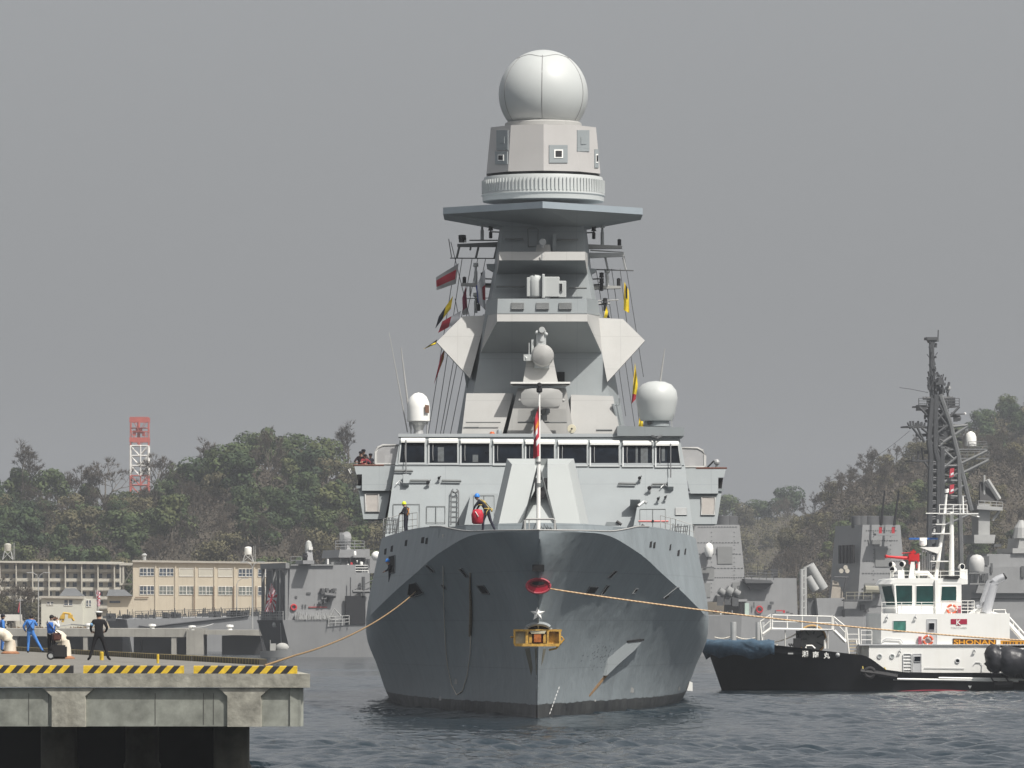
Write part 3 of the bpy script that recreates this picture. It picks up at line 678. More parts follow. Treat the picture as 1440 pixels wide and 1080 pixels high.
# details on the front wall
M_BARG = mat('fitting_grey', (.15, .16, .16), .5, var=.15)
for pts in ([(555, 662), (580, 662.5)], [(577, 676), (603, 676)], [(622, 676), (648, 676.5)], [(870, 680), (894, 680.5)], [(917, 681), (940, 681)]):
    bm = B(); wtube(bm, pts, .07, .18, 7)
    for q in pts: wtube(bm, [q, (q[0], q[1] + .1)], .05, .05, 5)
    put('pipe_rail', bm, M_BARG, sup)
for x, y in ((571, 679), (943, 684)):
    bm = B(); wplate(bm, x - 4, y - 7, x + 4, y + 5.5, .35, 0); wtube(bm, [(x, y - 60), (x, y - 7)], .032, .3, 6, 1); wtube(bm, [(x - 14, y + 2), (x - 9, y - 3), (x - 4, y + 1)], .03, .2, 5, 2)
    put('whip_antenna', bm, [M_SUP, M_DGREY, M_STEEL], sup)
for x, y, s in ((603, 678, .7), (618, 672, .55), (900, 672, .65), (914, 686, .8), (926, 701, .55), (936, 699, .5), (897, 709, .8)):
    bm = B(); c = wall(x, y) + Vector((0, -.25, 0))
    tube(bm, [wall(x, y), c], .05, 6); lathe(bm, c, [(.07 * s, 0), (.13 * s, -.12 * s), (.15 * s, -.26 * s), (.03, -.28 * s)], 10, 1, axis=(.2, 1, .1)); tube(bm, [c, c + Vector((.16 * s, -.05, .2 * s))], .04, 5); box(bm, c + Vector((0, 0, -.24 * s)), (.16 * s, .12, .1), mi=0)
    put('floodlight', bm, [M_STEEL, M_BLACK], sup)
bm = B(); wtube(bm, [(634, 738), (634.5, 692), (637, 688)], .035, .22); wtube(bm, [(644.5, 738), (645, 692), (642.5, 688)], .035, .22)
for k in range(7): wtube(bm, [(634, 735 - k * 7), (644.7, 735 - k * 7)], .028, .22, 5)
wtube(bm, [(635, 690), (640, 693), (645, 690)], .04, .25); put('wall_ladder', bm, M_DGREY, sup)
for x0, x1, y0, y1 in ((600, 626, 712, 735), (553, 590, 709, 745)):
    bm = B()
    for q in ([(x0, y0), (x1, y0), (x1, y1), (x0, y1), (x0, y0)], [((x0 + x1) / 2, y0), ((x0 + x1) / 2, y1)]): wtube(bm, q, .022, .01, 4)
    put('locker_door', bm, M_BARG, sup)
def doorhouse(x0, x1, xt0, xt1, yt, yb, red):
    bm = B(); Yf = 331.6
    f = [P(x0, yb, Yf), P(x1, yb, Yf), P(xt1, yt, Yf + .8), P(xt0, yt, Yf + .8)]; loft(bm, [f, [Vector((p.x, YB + 1.9, p.z)) for p in f]])
    o = put('door_house', bm, M_SUP, sup)
    bm = B(); q = lambda x, y: P(x, y, Yf + .8 * (yb - y) / (yb - yt) - .02)
    a, c = xt0 + 4, xt1 - 5
    for l in ([(a, yb - 2), (a, yt + 3), (c, yt + 3), (c, yb - 1)], [((a + c) / 2, yt + 3), ((a + c) / 2, yb - 2)]): tube(bm, [q(*p) for p in l], .022, 4, 0)
    if red: tube(bm, [q(a - 2, yt + 20), q(c + 4, yt + 20)], .045, 4, 1); ball(bm, q((a + c) / 2, yt + 20), .08, 8, 2)
    put('door_frame', bm, [M_BARG, mat('pink_strap', (.62, .20, .19), .7), M_BLACK], sup)
doorhouse(889, 945, 896, 941, 713, 750, True); doorhouse(653, 700, 662, 700, 694, 738, False)
bm = B(); 
for k in range(7): wplate(bm, 950, 714.5 + k * 1.5, 965.5, 715.3 + k * 1.5, .03, 0)
wplate(bm, 949.5, 714, 966, 724.5, .012, 1); put('vent_grille', bm, [M_STEEL, M_BARG], sup)
bm = B(); wplate(bm, 886, 710, 900, 716, .9); wtube(bm, [(897, 712), (905, 706), (909, 708)], .1, .8, 8, 1); put('searchlight', bm, [M_SUP, M_STEEL], sup)
for x0, x1, y in ((851, 871, 739), (890, 906, 744)):
    bm = B(); Yk = 325; pp(bm, [(x0, y), (x0 + 2, y - 5), (x1 - 3, y - 5), (x1, y)], Yk, .8); tube(bm, [P(x1 - 4, y - 6, Yk), P(x1 + 3, y - 1, Yk)], .09, 6, 1); put('deck_gear', bm, [M_SUP, M_BLACK], ship)

# ---- bridge wings: trays with a bulwark
def wing(s):
    bm = B(); mx = (lambda x: x) if s < 0 else (lambda x: 1519 - x)
    dyy = 0 if s < 0 else 4
    q = lambda x, y, Y: P(mx(x), y + dyy, Y - (y - 655) * .016 if Y < 340 else Y)   # the front leans back
    Yf, Yb = 337.0, 341.5
    # upper box: bulwark front, outer, back walls and a floor
    up = [(498, 655), (557, 655), (548, 690), (509, 690), (509, 667), (501, 667)]
    prism(bm, [q(x, y, Yf) for x, y in up], (0, .12, 0)); prism(bm, [q(x, y, Yb) for x, y in up], (0, .12, 0))
    prism(bm, [q(498, 655, Yf + .12), q(501, 667, Yf + .12), q(501, 667, Yb), q(498, 655, Yb)], (-s * .1, 0, 0))
    prism(bm, [q(501, 683, Yf + .12), q(555, 683, Yf + .12), q(555, 683, Yb), q(501, 683, Yb)], (0, 0, -.15))
    prism(bm, [q(509, 667, Yf + .13), q(509, 690, Yf + .13), q(509, 690, Yb - .02), q(509, 667, Yb - .02)], (-s * .1, 0, 0))
    # lower box, set back under the upper one
    lo = [(504, 687), (549, 690), (541, 730), (511, 730)] if s < 0 else [(504, 687), (556, 690), (548, 733), (511, 733)]
    o_ = .3
    f = [q(x, y, Yf + (o_ if i in (1, 2) else .3)) for i, (x, y) in enumerate(lo)]; loft(bm, [f, [Vector((p.x, Yb - .3, p.z)) for p in f]])
    w = put('bridge_wing', bm, M_SUP, ship)
    bm = B(); prism(bm, [q(502, 668, Yf + 1.0), q(508.7, 668, Yf + 1.0), q(508.7, 689, Yf + 1.0), q(505, 689, Yf + 1.0)], (0, 2.5, 0)); put('wing_opening', bm, M_PIT, w)
    bm = B(); prism(bm, [q(514, 696, Yf + .24 ), q(532, 696, Yf + .24), q(532, 719, Yf + .24), q(515, 719, Yf + .24)], (0, .3, 0), 1)
    lp = [q(x, y, Yf + .24) for x, y in ((513.5, 695), (532.5, 695), (532.5, 720), (514.5, 720), (513.5, 695))]; tube(bm, lp, .06, 5, 0)
    put('side_screen', bm, [M_SUPW, mat('warm_grey_mesh', (.33, .31, .29), .8, var=.12, scale=3)], w)
    bm = B(); tube(bm, [q(497.5, 654.3, Yf), q(540, 654.3, Yf)], .05, 5); tube(bm, [q(497.5, 654.3, Yf), q(497.5, 654.3, Yb)], .05, 5); put('handrail', bm, mat('varnished_rail', (.14, .05, .03), .5), w)
    bm = B(); g = [(528, 653), (528, 637), (531, 630), (538, 626.5), (561, 626), (557, 653)]
    tube(bm, [q(x, y, Yf + .06) for x, y in g + [g[0]]], .09, 6, 0); put('windshield_frame', bm, M_SUPW, w)
    bm = B(); prism(bm, [q(x, y, Yf + .05) for x, y in g], (0, .02, 0))
    m = MATS.get('smoky_perspex')
    if m is None:
        m = mat('smoky_perspex', (.33, .33, .33), .25, var=.08); m.node_tree.nodes['Principled BSDF'].inputs['Alpha'].default_value = .62
    put('windshield_pane', bm, m, w)
    bm = B(); pp_ = [q(541, 640, Yf + 1.3), q(549, 640, Yf + 1.3), q(549, 682, Yf + 1.3), q(541, 682, Yf + 1.3)]; prism(bm, pp_, (0, .5, 0)); put('console', bm, M_STEEL, w)
    return w
wingL, wingR = wing(-1), wing(1)
bm = B(); tube(bm, [P(994, 658, 337.4), P(1004, 648, 337.4)], .05, 6); ball(bm, P(1008, 650, 337.4), .18, 10, 1); tube(bm, [P(1008, 652, 337.4), P(1007, 659, 337.4)], .06, 6, 1); put('pelorus', bm, [M_BLACK, M_STEEL], wingR)
bm = B()
for a, c in (((493, 666), (490, 660)), ((495, 665), (492, 659))): tube(bm, [P(a[0], a[1], 337.2), P(c[0], c[1], 337.2)], .03, 5)
put('navigation_light', bm, M_WHITE, wingL)

# ---- gun house on the foredeck
bm = B(); Yg = 308.0
b0 = [P(701, 738, Yg), P(817, 741, Yg), P(829, 742, Yg + 2.2), P(829, 742, Yg + 6.5), P(692, 738, Yg + 6.5), P(692, 738, Yg + 2.2)]
t0 = [P(720, 653, Yg + 1.2), P(799, 653, Yg + 1.2), P(807, 645, Yg + 3.0), P(806, 645, Yg + 6), P(713, 645, Yg + 6), P(713, 645, Yg + 3.0)]
# front split by a slot: left cheek, right cheek, recess
cl = [P(729, 738, Yg), P(752, 690, Yg + .65), P(752, 653, Yg + 1.2)]; cr = [P(783, 740, Yg), P(770, 690, Yg + .65), P(770, 653, Yg + 1.2)]
def flat(ps, a, b_, c):
    n = (b_ - a).cross(c - a); o = Vector((0, 0, EYE))
    return [o + (p - o) * ((a - o).dot(n) / (p - o).dot(n)) for p in ps]
cl = flat(cl, b0[0], cl[0], t0[0]); cr = flat(cr, b0[1], cr[0], t0[1])
rc = [cl[0] + Vector((.1, .35, 0)), cl[1] + Vector((0, 1.1, 0)), cl[2] + Vector((0, 1.9, 0))]
face(bm, [b0[0], cl[0], cl[1], cl[2], t0[0]]); face(bm, [cr[0], b0[1], t0[1], cr[2], cr[1]])
for a, c in ((b0[1], b0[2]), (b0[2], b0[3]), (b0[3], b0[4]), (b0[4], b0[5]), (b0[5], b0[0])):
    i, j = b0.index(a), b0.index(c); face(bm, [a, c, t0[j], t0[i]])
tl, trr = P(752, 645, Yg + 3), P(770, 645, Yg + 3)
face(bm, [t0[0], cl[2], tl, t0[5]]); face(bm, [cr[2], t0[1], t0[2], trr]); face(bm, [t0[5], tl, trr, t0[2], t0[3], t0[4]])
rc = [cl[0] + Vector((.1, .35, 0)), cl[1] + Vector((0, 1.1, 0)), cl[2] + Vector((0, 1.9, 0))]; rd = [cr[0] + Vector((-.05, .15, 0)), cr[1] + Vector((0, .9, 0)), cr[2] + Vector((0, 1.9, 0))]
for u_, v_ in ((cl, rc), (cr, rd)):
    face(bm, [u_[0], v_[0], v_[1], u_[1]]); face(bm, [u_[1], v_[1], v_[2], u_[2]])
face(bm, [rc[0], rd[0], rd[1], rc[1]]); face(bm, [rc[1], rd[1], rd[2], rc[2]]); face(bm, [cl[0], cr[0], rd[0], rc[0]]); face(bm, [cl[2], rc[2], tl]); face(bm, [cr[2], trr, rd[2]]); face(bm, [rc[2], rd[2], trr, tl])
bmesh.ops.remove_doubles(bm, verts=bm.verts[:], dist=.001)
gun = put('gun_house', bm, M_TUR, ship)
bm = B(); lathe(bm, P(760, 685, Yg + 2.6), [(.36, 0), (.36, -1.5), (.24, -1.7)], 16, 1, axis=(0, 1, -.02)); lathe(bm, P(760, 684, Yg + 1.6), [(.15, 0), (.12, -4.6), (.15, -4.7), (.15, -5.0), (.085, -5.01), (.08, -4.8)], 14, 0, axis=(0, 1, -.06))
prism(bm, [P(749, 672, Yg + 1.0), P(772, 672, Yg + 1.0), P(772, 692, Yg + .9), P(764, 701, Yg + .85), P(757, 697, Yg + .85), P(749, 699, Yg + .85), P(748, 690, Yg + .9)], (0, 1.0, 0), 1)
put('gun_barrel', bm, [M_SUP, M_BLACK], gun)

# ---- jackstaff and bow rails
YJ = 287.5; zJ = PZ(748, YJ)
bm = B(); tube(bm, [P(757, 748, YJ), P(757.5, 640, YJ), P(758.5, 545, YJ)], [.10, .09, .045], 8, 0)
for x0, x1 in ((757, 734), (758, 783)): tube(bm, [P(757, 652, YJ), P(x1, 746, YJ + (1.0 if x1 < 757 else .6))], .045, 6, 1)
lathe(bm, P(758.5, 552, YJ), [(.10, 0), (.14, .05), (.14, .20), (.08, .22), (.08, .28), (.12, .3), (.10, .44), (.02, .48)], 12, 2)
lathe(bm, P(757, 684, YJ), [(.13, 0), (.13, .16)], 10, 1); lathe(bm, P(757, 652, YJ), [(.12, 0), (.12, .1)], 10, 1)
put('jackstaff', bm, [M_WHITE, M_BARG, M_BLACK], ship)
bm = B()
tube(bm, [P(738, 747, YJ - .8), P(738, 732, YJ - .8), P(740, 730, YJ - .8), P(778, 730, YJ - .8), P(780, 732, YJ - .8), P(780, 747, YJ - .8)], .055, 6); tube(bm, [P(744, 731, YJ - .8), P(744, 747, YJ - .8)], .03, 5)
put('bow_rail', bm, M_SUPW, ship); bm = B()
for k in range(6): tube(bm, [P(750 + 5 * k, 746, YJ + .4), P(753 + 4 * k, 736 + (k % 3) * 2, YJ + .3), P(757 + 4 * k, 745, YJ + .4)], .035, 5)
put('chain_gear', bm, M_BARG, ship)
for pts in ([(539, 757), (566, 750), (587, 748)], [(929, 752), (950, 757), (976, 766)]):
    bm = B(); q = [P(x, y, 331.5 - (i if x > 700 else 2 - i) * 0 - (3 if (x > 580 and x < 940) else 0)) for i, (x, y) in enumerate(pts)]
    rail(bm, q, 1.05, .022, 3, .9); put('guard_rail', bm, M_SUPW, ship)
bm = B()
for x0, x1, y0, y1 in ((541, 561, 727, 754), (947, 970, 736, 762)):
    r = random.Random(3)
    for k in range(9):
        x = x0 + (x1 - x0) * k / 8; tube(bm, [P(x + r.uniform(-1, 1), y0 + (k if x0 < 700 else k) * .3, 331), P(x - 2 + r.uniform(-1, 1), y1 - 3, 331)], .022, 4)
    for k in range(4): tube(bm, [P(x0, y0 + 5 + k * 6, 331), P(x1 - 3, y0 + 4 + k * 6 + r.uniform(-2, 2), 331)], .02, 4)
put('lifeline_net', bm, M_DGREY, ship)

# ---- mast tower
bm = B()
def ring(y, c, Yf, Ys, Yb):
    FL, FR, SL, SR = c; return [P(FL, y, Yf), P(FR, y, Yf), P(SR, y, Ys), Vector((P(SR, y, Ys).x, Yb, P(0, y, Ys).z)), Vector((P(SL, y, Ys).x, Yb, P(0, y, Ys).z)), P(SL, y, Ys)]
loft(bm, [ring(613, (655, 868, 642, 881), 343.5, 347, 358), ring(496, (676, 846, 663, 859), 344.6, 347.4, 357), ring(442, (685, 838, 679, 845), 345.1, 347.6, 356)])
loft(bm, [ring(443, (687, 836, 682, 842), 345.2, 347.6, 355.5), ring(385, (698, 826, 693, 832), 345.9, 347.9, 354.5), ring(306, (709, 818, 705, 823), 346.5, 348.2, 353)])
mast = put('mast_tower', bm, M_SUP, ship)
def overhang(yb, yl, ym, yt, xb, xf, xs, Yb_, Yf_, Ys_, name, parapet=True):
    B0, B1 = P(xb[0], yb, Yb_), P(xb[1], yb, Yb_); F0, F1 = P(xf[0], yl, Yf_), P(xf[1], yl, Yf_); F3, F2 = P(xf[0], ym, Yf_ + .16), P(xf[1], ym, Yf_ + .16)
    T0, T1 = P(xf[0] + 1, yt, Yf_ + .35), P(xf[1] - 1, yt, Yf_ + .35); S0, S1 = P(xs[0], ym + 3, Ys_), P(xs[1], ym + 3, Ys_); ST0, ST1 = P(xs[0] + 2, yt + 2, Ys_), P(xs[1] - 2, yt + 2, Ys_)
    bm = B()
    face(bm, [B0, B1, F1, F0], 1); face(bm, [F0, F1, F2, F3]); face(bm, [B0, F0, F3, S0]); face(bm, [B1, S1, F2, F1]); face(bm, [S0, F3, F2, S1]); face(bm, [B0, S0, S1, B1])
    bmesh.ops.remove_doubles(bm, verts=bm.verts[:], dist=.001); o = put(name, bm, [M_SUPW, M_SUP], mast)  # underside gets the darker paint, deepening its shade by colour
    bm = B(); face(bm, [T0 + Vector((0, .05, .006)), T1 + Vector((0, .05, .006)), ST1 + Vector((0, 0, .006)), ST0 + Vector((0, 0, .006))] if parapet else [F3 + Vector((0, .1, .008)), F2 + Vector((0, .1, .008)), S1 + Vector((0, 0, PZ(ym, Yf_) - S1.z + .008)), S0 + Vector((0, 0, PZ(ym, Yf_) - S0.z + .008))]); put('deck_plate', bm, M_RD, mast)
    if parapet:
        bm = B(); e = Vector((0, -.03, 0)); s1 = Vector((-.03, 0, 0))
        face(bm, [F3 + e, F2 + e, T1, T0]); face(bm, [S0 + s1, F3 + e, T0, ST0]); face(bm, [F2 + e, S1 - s1, ST1, T1]); face(bm, [T0, T1, ST1, ST0]); face(bm, [S0 + s1, ST0, ST1, S1 - s1]); face(bm, [S0 + s1, S1 - s1, F2 + e, F3 + e])
        bmesh.ops.remove_doubles(bm, verts=bm.verts[:], dist=.001); put('parapet', bm, M_SUP, mast)
        for x0, x1 in ((719, 737), (754, 772), (786, 804)):
            bm = B(); n = 8
            for k in range(n):
                y = ym - 15 + k * 1.15; a = P(x0, y, Yf_ + .35 * (ym - y) / (ym - yt) - .05); c = P(x1, y, Yf_ + .35 * (ym - y) / (ym - yt) - .05); prism(bm, [a, c, c - Vector((0, 0, .02)), a - Vector((0, 0, .02))], (0, .04, 0), 0)
            a = [P(x0, ym - 15.5, Yf_ + .24), P(x1, ym - 15.5, Yf_ + .24), P(x1, ym - 6, Yf_ + .075), P(x0, ym - 6, Yf_ + .075)]; prism(bm, a, (0, .1, 0), 1); put('vent_grille', bm, [M_STEEL, M_BARG], mast)
    return o
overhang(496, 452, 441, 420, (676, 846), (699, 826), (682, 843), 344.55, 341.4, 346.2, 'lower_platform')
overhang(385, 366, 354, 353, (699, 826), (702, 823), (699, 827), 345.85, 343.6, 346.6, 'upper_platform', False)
# diamond shaped side panels
for pts in ([(650, 445), (684, 443.5), (661, 532), (614, 481)], [(837, 447), (876, 448.5), (907, 479), (854, 537)]):
    bm = B(); q = [P(x, y, 346.0 - 2.2 * (y - 445) / 90) for x, y in pts]; prism(bm, q, (0, 1.9, 0)); put('side_panel', bm, M_SUPW, mast)
bm = B(); pp(bm, [(652, 520), (661, 528), (664, 560), (656, 545)], 346.6, .6); put('strut_plate', bm, M_SUP, mast)
# big top platform: inverted shallow pyramid on a hexagonal rim
Yc = 350.0; zt = PZ(283.5, 341.5)
def pl(x, Y, z): return Vector((PX(x, Y), Y, z))
rimx = [(763, 341.3), (904, 346.8), (901, 351.5), (763, 358.5), (625, 351.5), (623, 346.4)]
bm = B(); zl = PZ(292.5, 341.3)
rt = [pl(x, Y, zt) for x, Y in rimx]; rl = [pl(x, Y, zl) for x, Y in rimx]; 
rb = [pl(763, 346.2, PZ(318, 346.3)), pl(819, 346.4, PZ(318, 346.3)), pl(822, 350, PZ(318, 346.3)), pl(763, 353, PZ(318, 346.3)), pl(706, 350, PZ(318, 346.3)), pl(708, 346.4, PZ(318, 346.3))]
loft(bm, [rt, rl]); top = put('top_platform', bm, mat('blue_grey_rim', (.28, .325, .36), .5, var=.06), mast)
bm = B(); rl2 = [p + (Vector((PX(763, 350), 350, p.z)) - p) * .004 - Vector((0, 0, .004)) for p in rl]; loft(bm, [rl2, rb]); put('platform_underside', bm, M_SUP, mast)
bm = B(); a = [P(793, 297.5, 344.6), P(807, 297.5, 344.6), P(806, 303, 345.2), P(792, 303, 345.2)]; prism(bm, [p + Vector((0, -.35, -.03)) for p in a], (0, .5, 0)); put('access_hatch', bm, M_WHITE, mast)
# ribbed drum, octagonal radar house and the ball
cxm = PX(764, Yc); s_ = F / Yc
zr = lambda y: EYE + (HZ - y) / s_
bm = B(); R1 = 87 / s_
lathe(bm, (cxm, Yc, 0), [(R1 * .98, zr(284)), (R1 * .985, zr(277)), (R1 * 1.0, zr(276)), (R1 * 1.0, zr(274.5)), (R1 * .98, zr(274)), (R1 * .97, zr(254)), (R1 * .955, zr(250)), (R1 * .6, zr(249))], 64)
for k in range(96):
    a = k * 2 * math.pi / 96; d = Vector((math.cos(a), math.sin(a), 0)); c = Vector((cxm, Yc, 0)) + d * R1 * .985
    box(bm, (c.x, c.y, (zr(255) + zr(272)) / 2), (.07, .08, zr(255) - zr(272)), rz=a + math.pi / 2)
put('ribbed_drum', bm, M_DOME, mast, smooth=35)
bm = B(); lathe(bm, (cxm, Yc, 0), [(R1 * .9, zr(251)), (R1 * .9, zr(243))], 32); put('drum_gap', bm, M_BLACK, mast)
bm = B(); n8 = 10
def octr(r, z, ph=-math.pi / 2): return [Vector((cxm + r * math.cos(ph + k * 2 * math.pi / n8), Yc + r * math.sin(ph + k * 2 * math.pi / n8), z)) for k in range(n8)]
loft(bm, [octr(84 / s_, zr(246)), octr(77.5 / s_, zr(181)), octr(60 / s_, zr(179.5))])
house = put('radar_house', bm, mat('radar_house_paint', (.41, .40, .39), .5, var=.05, streak=.12, streak_col=(.31, .29, .27)), mast)
def onhouse(x, y):
    o = Vector((0, 0, EYE)); d = (P(x, y, 300) - o).normalized(); loc, n, _, _ = HBV.ray_cast(o, d); return loc
tmp = B(); loft(tmp, [octr(84 / s_, zr(246)), octr(77.5 / s_, zr(181)), octr(60 / s_, zr(179.5))]); HBV = BVHTree.FromBMesh(tmp); tmp.free()
for (x0, y0, x1, y1, hole) in ((772, 204, 798, 229, 1), (697, 213, 714, 231, 1), (699, 183, 715, 211, 0), (811, 183, 828, 213, 0), (835.5, 210, 841, 236, 1)):
    bm = B(); q = [onhouse(x, y) for x, y in ((x0, y0), (x1, y0), (x1, y1), (x0, y1))]
    if all(q):
        n = (q[1] - q[0]).cross(q[3] - q[0]).normalized(); n = -n if n.y > 0 else n
        prism(bm, q, n * .05, 0); c = sum(q, Vector()) / 4; u_ = (q[1] - q[0]) * .17; v_ = (q[3] - q[0]) * .17
        if hole: prism(bm, [c - u_ * 1.4 - v_ * 1.4 + n * .05, c + u_ * 1.4 - v_ * 1.4 + n * .05, c + u_ * 1.4 + v_ * 1.4 + n * .05, c - u_ * 1.4 + v_ * 1.4 + n * .05], n * .03, 2); prism(bm, [c - u_ - v_ + n * .08, c + u_ - v_ + n * .08, c + u_ + v_ + n * .08, c - u_ + v_ + n * .08], n * .02, 1)
        else: prism(bm, [c - u_ * 1.3 - v_ + n * .05, c + u_ * 1.3 - v_ + n * .05, c + u_ * 1.3 + v_ + n * .05, c - u_ * 1.3 + v_ + n * .05], n * .03, 0)
        put('sensor_panel', bm, [M_SUP, M_BLACK, M_WHITE], mast)
bm = B(); lathe(bm, (cxm, Yc, 0), [(50 / s_, zr(180)), (54 / s_, zr(179)), (54 / s_, zr(174)), (51 / s_, zr(172))], 40); put('ball_collar', bm, M_SUPW, mast, smooth=35)
bm = B(); zc = zr(133); rb_ = 62.8 / s_
prof = [(rb_ * math.cos(t), zc + rb_ * math.sin(t)) for t in np.linspace(-.66, math.pi / 2, 30)]
lathe(bm, (cxm, Yc, 0), prof, 48); put('radome_ball', bm, M_DOME, mast, smooth=True)
bm = B()
for az in (-92, -150, -28, 40, 100, 150):
    a = R(az); tube(bm, [Vector((cxm + (rb_ + .004) * math.cos(t) * math.cos(a), Yc + (rb_ + .004) * math.cos(t) * math.sin(a), zc + (rb_ + .004) * math.sin(t))) for t in np.linspace(-.64, .98, 18)], .022, 4)
pts = []
for k in range(73):
    a = R(k * 5); t = .98 - .05 * math.cos(5 * (a - R(-92))); pts.append(Vector((cxm + (rb_ + .004) * math.cos(t) * math.cos(a), Yc + (rb_ + .004) * math.cos(t) * math.sin(a), zc + (rb_ + .004) * math.sin(t))))
tube(bm, pts, .022, 4); put('radome_seam', bm, mat('seam_grey', (.22, .22, .22), .7), mast)

# ---- sensors on the tower front
Yt = 344.3
bm = B(); lathe(bm, P(753, 419, Yt), [(.36, 0), (.44, .1), (.44, .95), (.40, 1.2), (.30, 1.3)], 12); box(bm, P(775, 404, Yt + .1), (.95, .9, 1.15)); box(bm, P(764, 403, Yt - .1), (.16, 1.0, 1.38)); box(bm, P(790, 407, Yt), (.5, .6, .95)); box(bm, P(789, 404, Yt - .35), (.2, .1, .5), mi=1); lathe(bm, P(768, 421, Yt), [(.3, 0), (.3, .3)], 12)
box(bm, P(743, 404, Yt), (.2, .6, 1.1))
bmesh.ops.bevel(bm, geom=bm.edges[:], offset=.03, segments=1, affect='EDGES')
put('optical_director', bm, [M_DOME, M_BLACK], mast, smooth=35)
bm = B(); pp(bm, [(753, 355), (775, 355), (773.5, 344), (755, 344)], 344.2, 1.0); lathe(bm, P(762, 348, 343.9), [(.1, 0), (.12, .2)], 10, 1); lathe(bm, P(763, 340, 344.0), [(.15, .1), (.2, -.1), (.2, -.4), (.17, -.42)], 12, 1, axis=(0, 1, .1)); tube(bm, [P(762, 356, 343.5), P(762, 366, 343.5)], .04, 5, 1); put('camera_mount', bm, [M_SUPW, M_STEEL], mast)
bm = B(); pp(bm, [(777, 354), (782, 354), (782, 329), (777, 329)], 345.6, .8); put('cable_duct', bm, M_SUP, mast)
for pts, Yk in ((((710, 336), (736, 336)), 345.9), (((783, 337), (813, 337)), 345.9), (((698, 403), (738, 403)), 345.2), (((800, 405), (825, 405)), 345.2)):
    bm = B(); tube(bm, [P(x, y, Yk) for x, y in pts], .06, 6); put('pipe_rail', bm, M_BARG, mast)
bm = B(); tube(bm, [P(x, y, 346.1) for x, y in ((743, 347), (742, 322), (744, 321), (755, 321), (757, 323), (756, 346), (743, 347))], .025, 4); put('access_door', bm, M_BARG, mast)
bm = B(); pp(bm, [(783, 523), (794, 523), (794, 536), (783, 536)], 344.0, .6); put('tower_opening', bm, M_PIT, mast)
# fire control pedestal in front of the tower
Yd = 340.6
bm = B(); loft(bm, [[P(735, 540, Yd), P(785, 540, Yd), Vector((PX(785, Yd), Yd + 2.5, PZ(540, Yd))), Vector((PX(735, Yd), Yd + 2.5, PZ(540, Yd)))], [P(741, 504, Yd + .4), P(778, 504, Yd + .4), Vector((PX(778, Yd), Yd + 2.3, PZ(504, Yd))), Vector((PX(741, Yd), Yd + 2.3, PZ(504, Yd)))]])
loft(bm, [[P(712, 613, Yd - .2), P(808, 613, Yd - .2), Vector((PX(808, Yd), Yd + 3, PZ(613, Yd))), Vector((PX(712, Yd), Yd + 3, PZ(613, Yd)))], [P(728, 546, Yd + .2), P(796, 546, Yd + .2), Vector((PX(796, Yd), Yd + 3, PZ(546, Yd))), Vector((PX(728, Yd), Yd + 3, PZ(546, Yd)))]])
ped = put('director_pedestal', bm, M_SUPW, ship)
bm = B(); prism(bm, [P(718, 537, Yd - .7), P(802, 537, Yd - .7), P(802, 539.5, Yd - .7), P(718, 539.5, Yd - .7)], (0, 3, 0), 0)
for x0, x1 in ((718, 735), (802, 785)): face(bm, [P(x0, 540, Yd - .65), P(x0, 540, Yd + 2.2), P(x1, 549, Yd + 1.4), P(x1, 549, Yd - .2)], 1)
put('director_platform', bm, [M_WHITE, M_SUP], ship)
bm = B(); lathe(bm, P(762, 518, Yd + .3), [(.45, 0), (.40, .3), (.5, .6)], 16)
lathe(bm, P(763, 500, Yd - .1), [(.30, .9), (.56, .45), (.62, .1), (.64, -.1), (.55, -.3), (.3, -.42), (.02, -.46)], 28, 1, axis=(0, 1, .05))
box(bm, P(761, 477, Yd + .4), (.55, .6, 1.0)); lathe(bm, P(761, 478, Yd + .3), [(.26, -.1), (.28, .1), (.22, .45)], 14); ball(bm, P(762, 464.5, Yd), .2, 14, 1); lathe(bm, P(762, 464, Yd - .1), [(.16, 0), (.16, -.2)], 12, 0, axis=(0, 1, 0))
for x, y in ((755, 468), (768, 470)): ball(bm, P(x, y, Yd + .1), .11, 10)
box(bm, P(749, 489, Yd + .3), (.14, .4, .9)); box(bm, P(742, 503, Yd), (.45, .5, .35)); tube(bm, [P(738, 504, Yd - .2), P(746, 502, Yd)], .13, 8); tube(bm, [P(744, 500, Yd), P(744, 482, Yd)], .03, 5)
put('fire_control_radar', bm, [M_DOME, M_SUPW], ship, smooth=35)
bm = B(); out = [(733, 553), (738, 548), (748, 546), (775, 546), (786, 548), (791, 553), (791, 566), (786, 571), (778, 572.5), (744, 572), (736, 569), (732, 564)]
mid = P(762, 559.5, Yd - 2.35); q = [P(x, y, Yd - 1.95 - .15 * (1 - abs((x - 762) / 30) ** 2)) for x, y in out]
vv = [bm.verts.new(p) for p in q]; vb = [bm.verts.new(p + Vector((0, .12, 0))) for p in q]; c1 = bm.verts.new(mid); c2 = bm.verts.new(mid + Vector((0, .15, 0)))
for k in range(len(q)):
    j = (k + 1) % len(q); bm.faces.new((vv[k], vv[j], c1)); bm.faces.new((vb[j], vb[k], c2)); bm.faces.new((vv[k], vb[k], vb[j], vv[j]))
for x in (731, 792): ball(bm, P(x, 563, Yd - 1.85), .1, 8)
tube(bm, [P(762, 560, Yd - 1.9), P(762, 566, Yd + .3)], .2, 8)
put('search_radar_reflector', bm, M_SUPW, ship, smooth=25)
bm = B(); pp(bm, [(727, 593), (729, 575), (796, 575), (797, 593)], Yd - .9, .12); tube(bm, [P(728, 594, Yd - 1), P(797, 594, Yd - 1)], .05, 6, 1); put('reflector_screen', bm, [M_SUPW, M_BARG], ship)
bm = B()
r = random.Random(5)
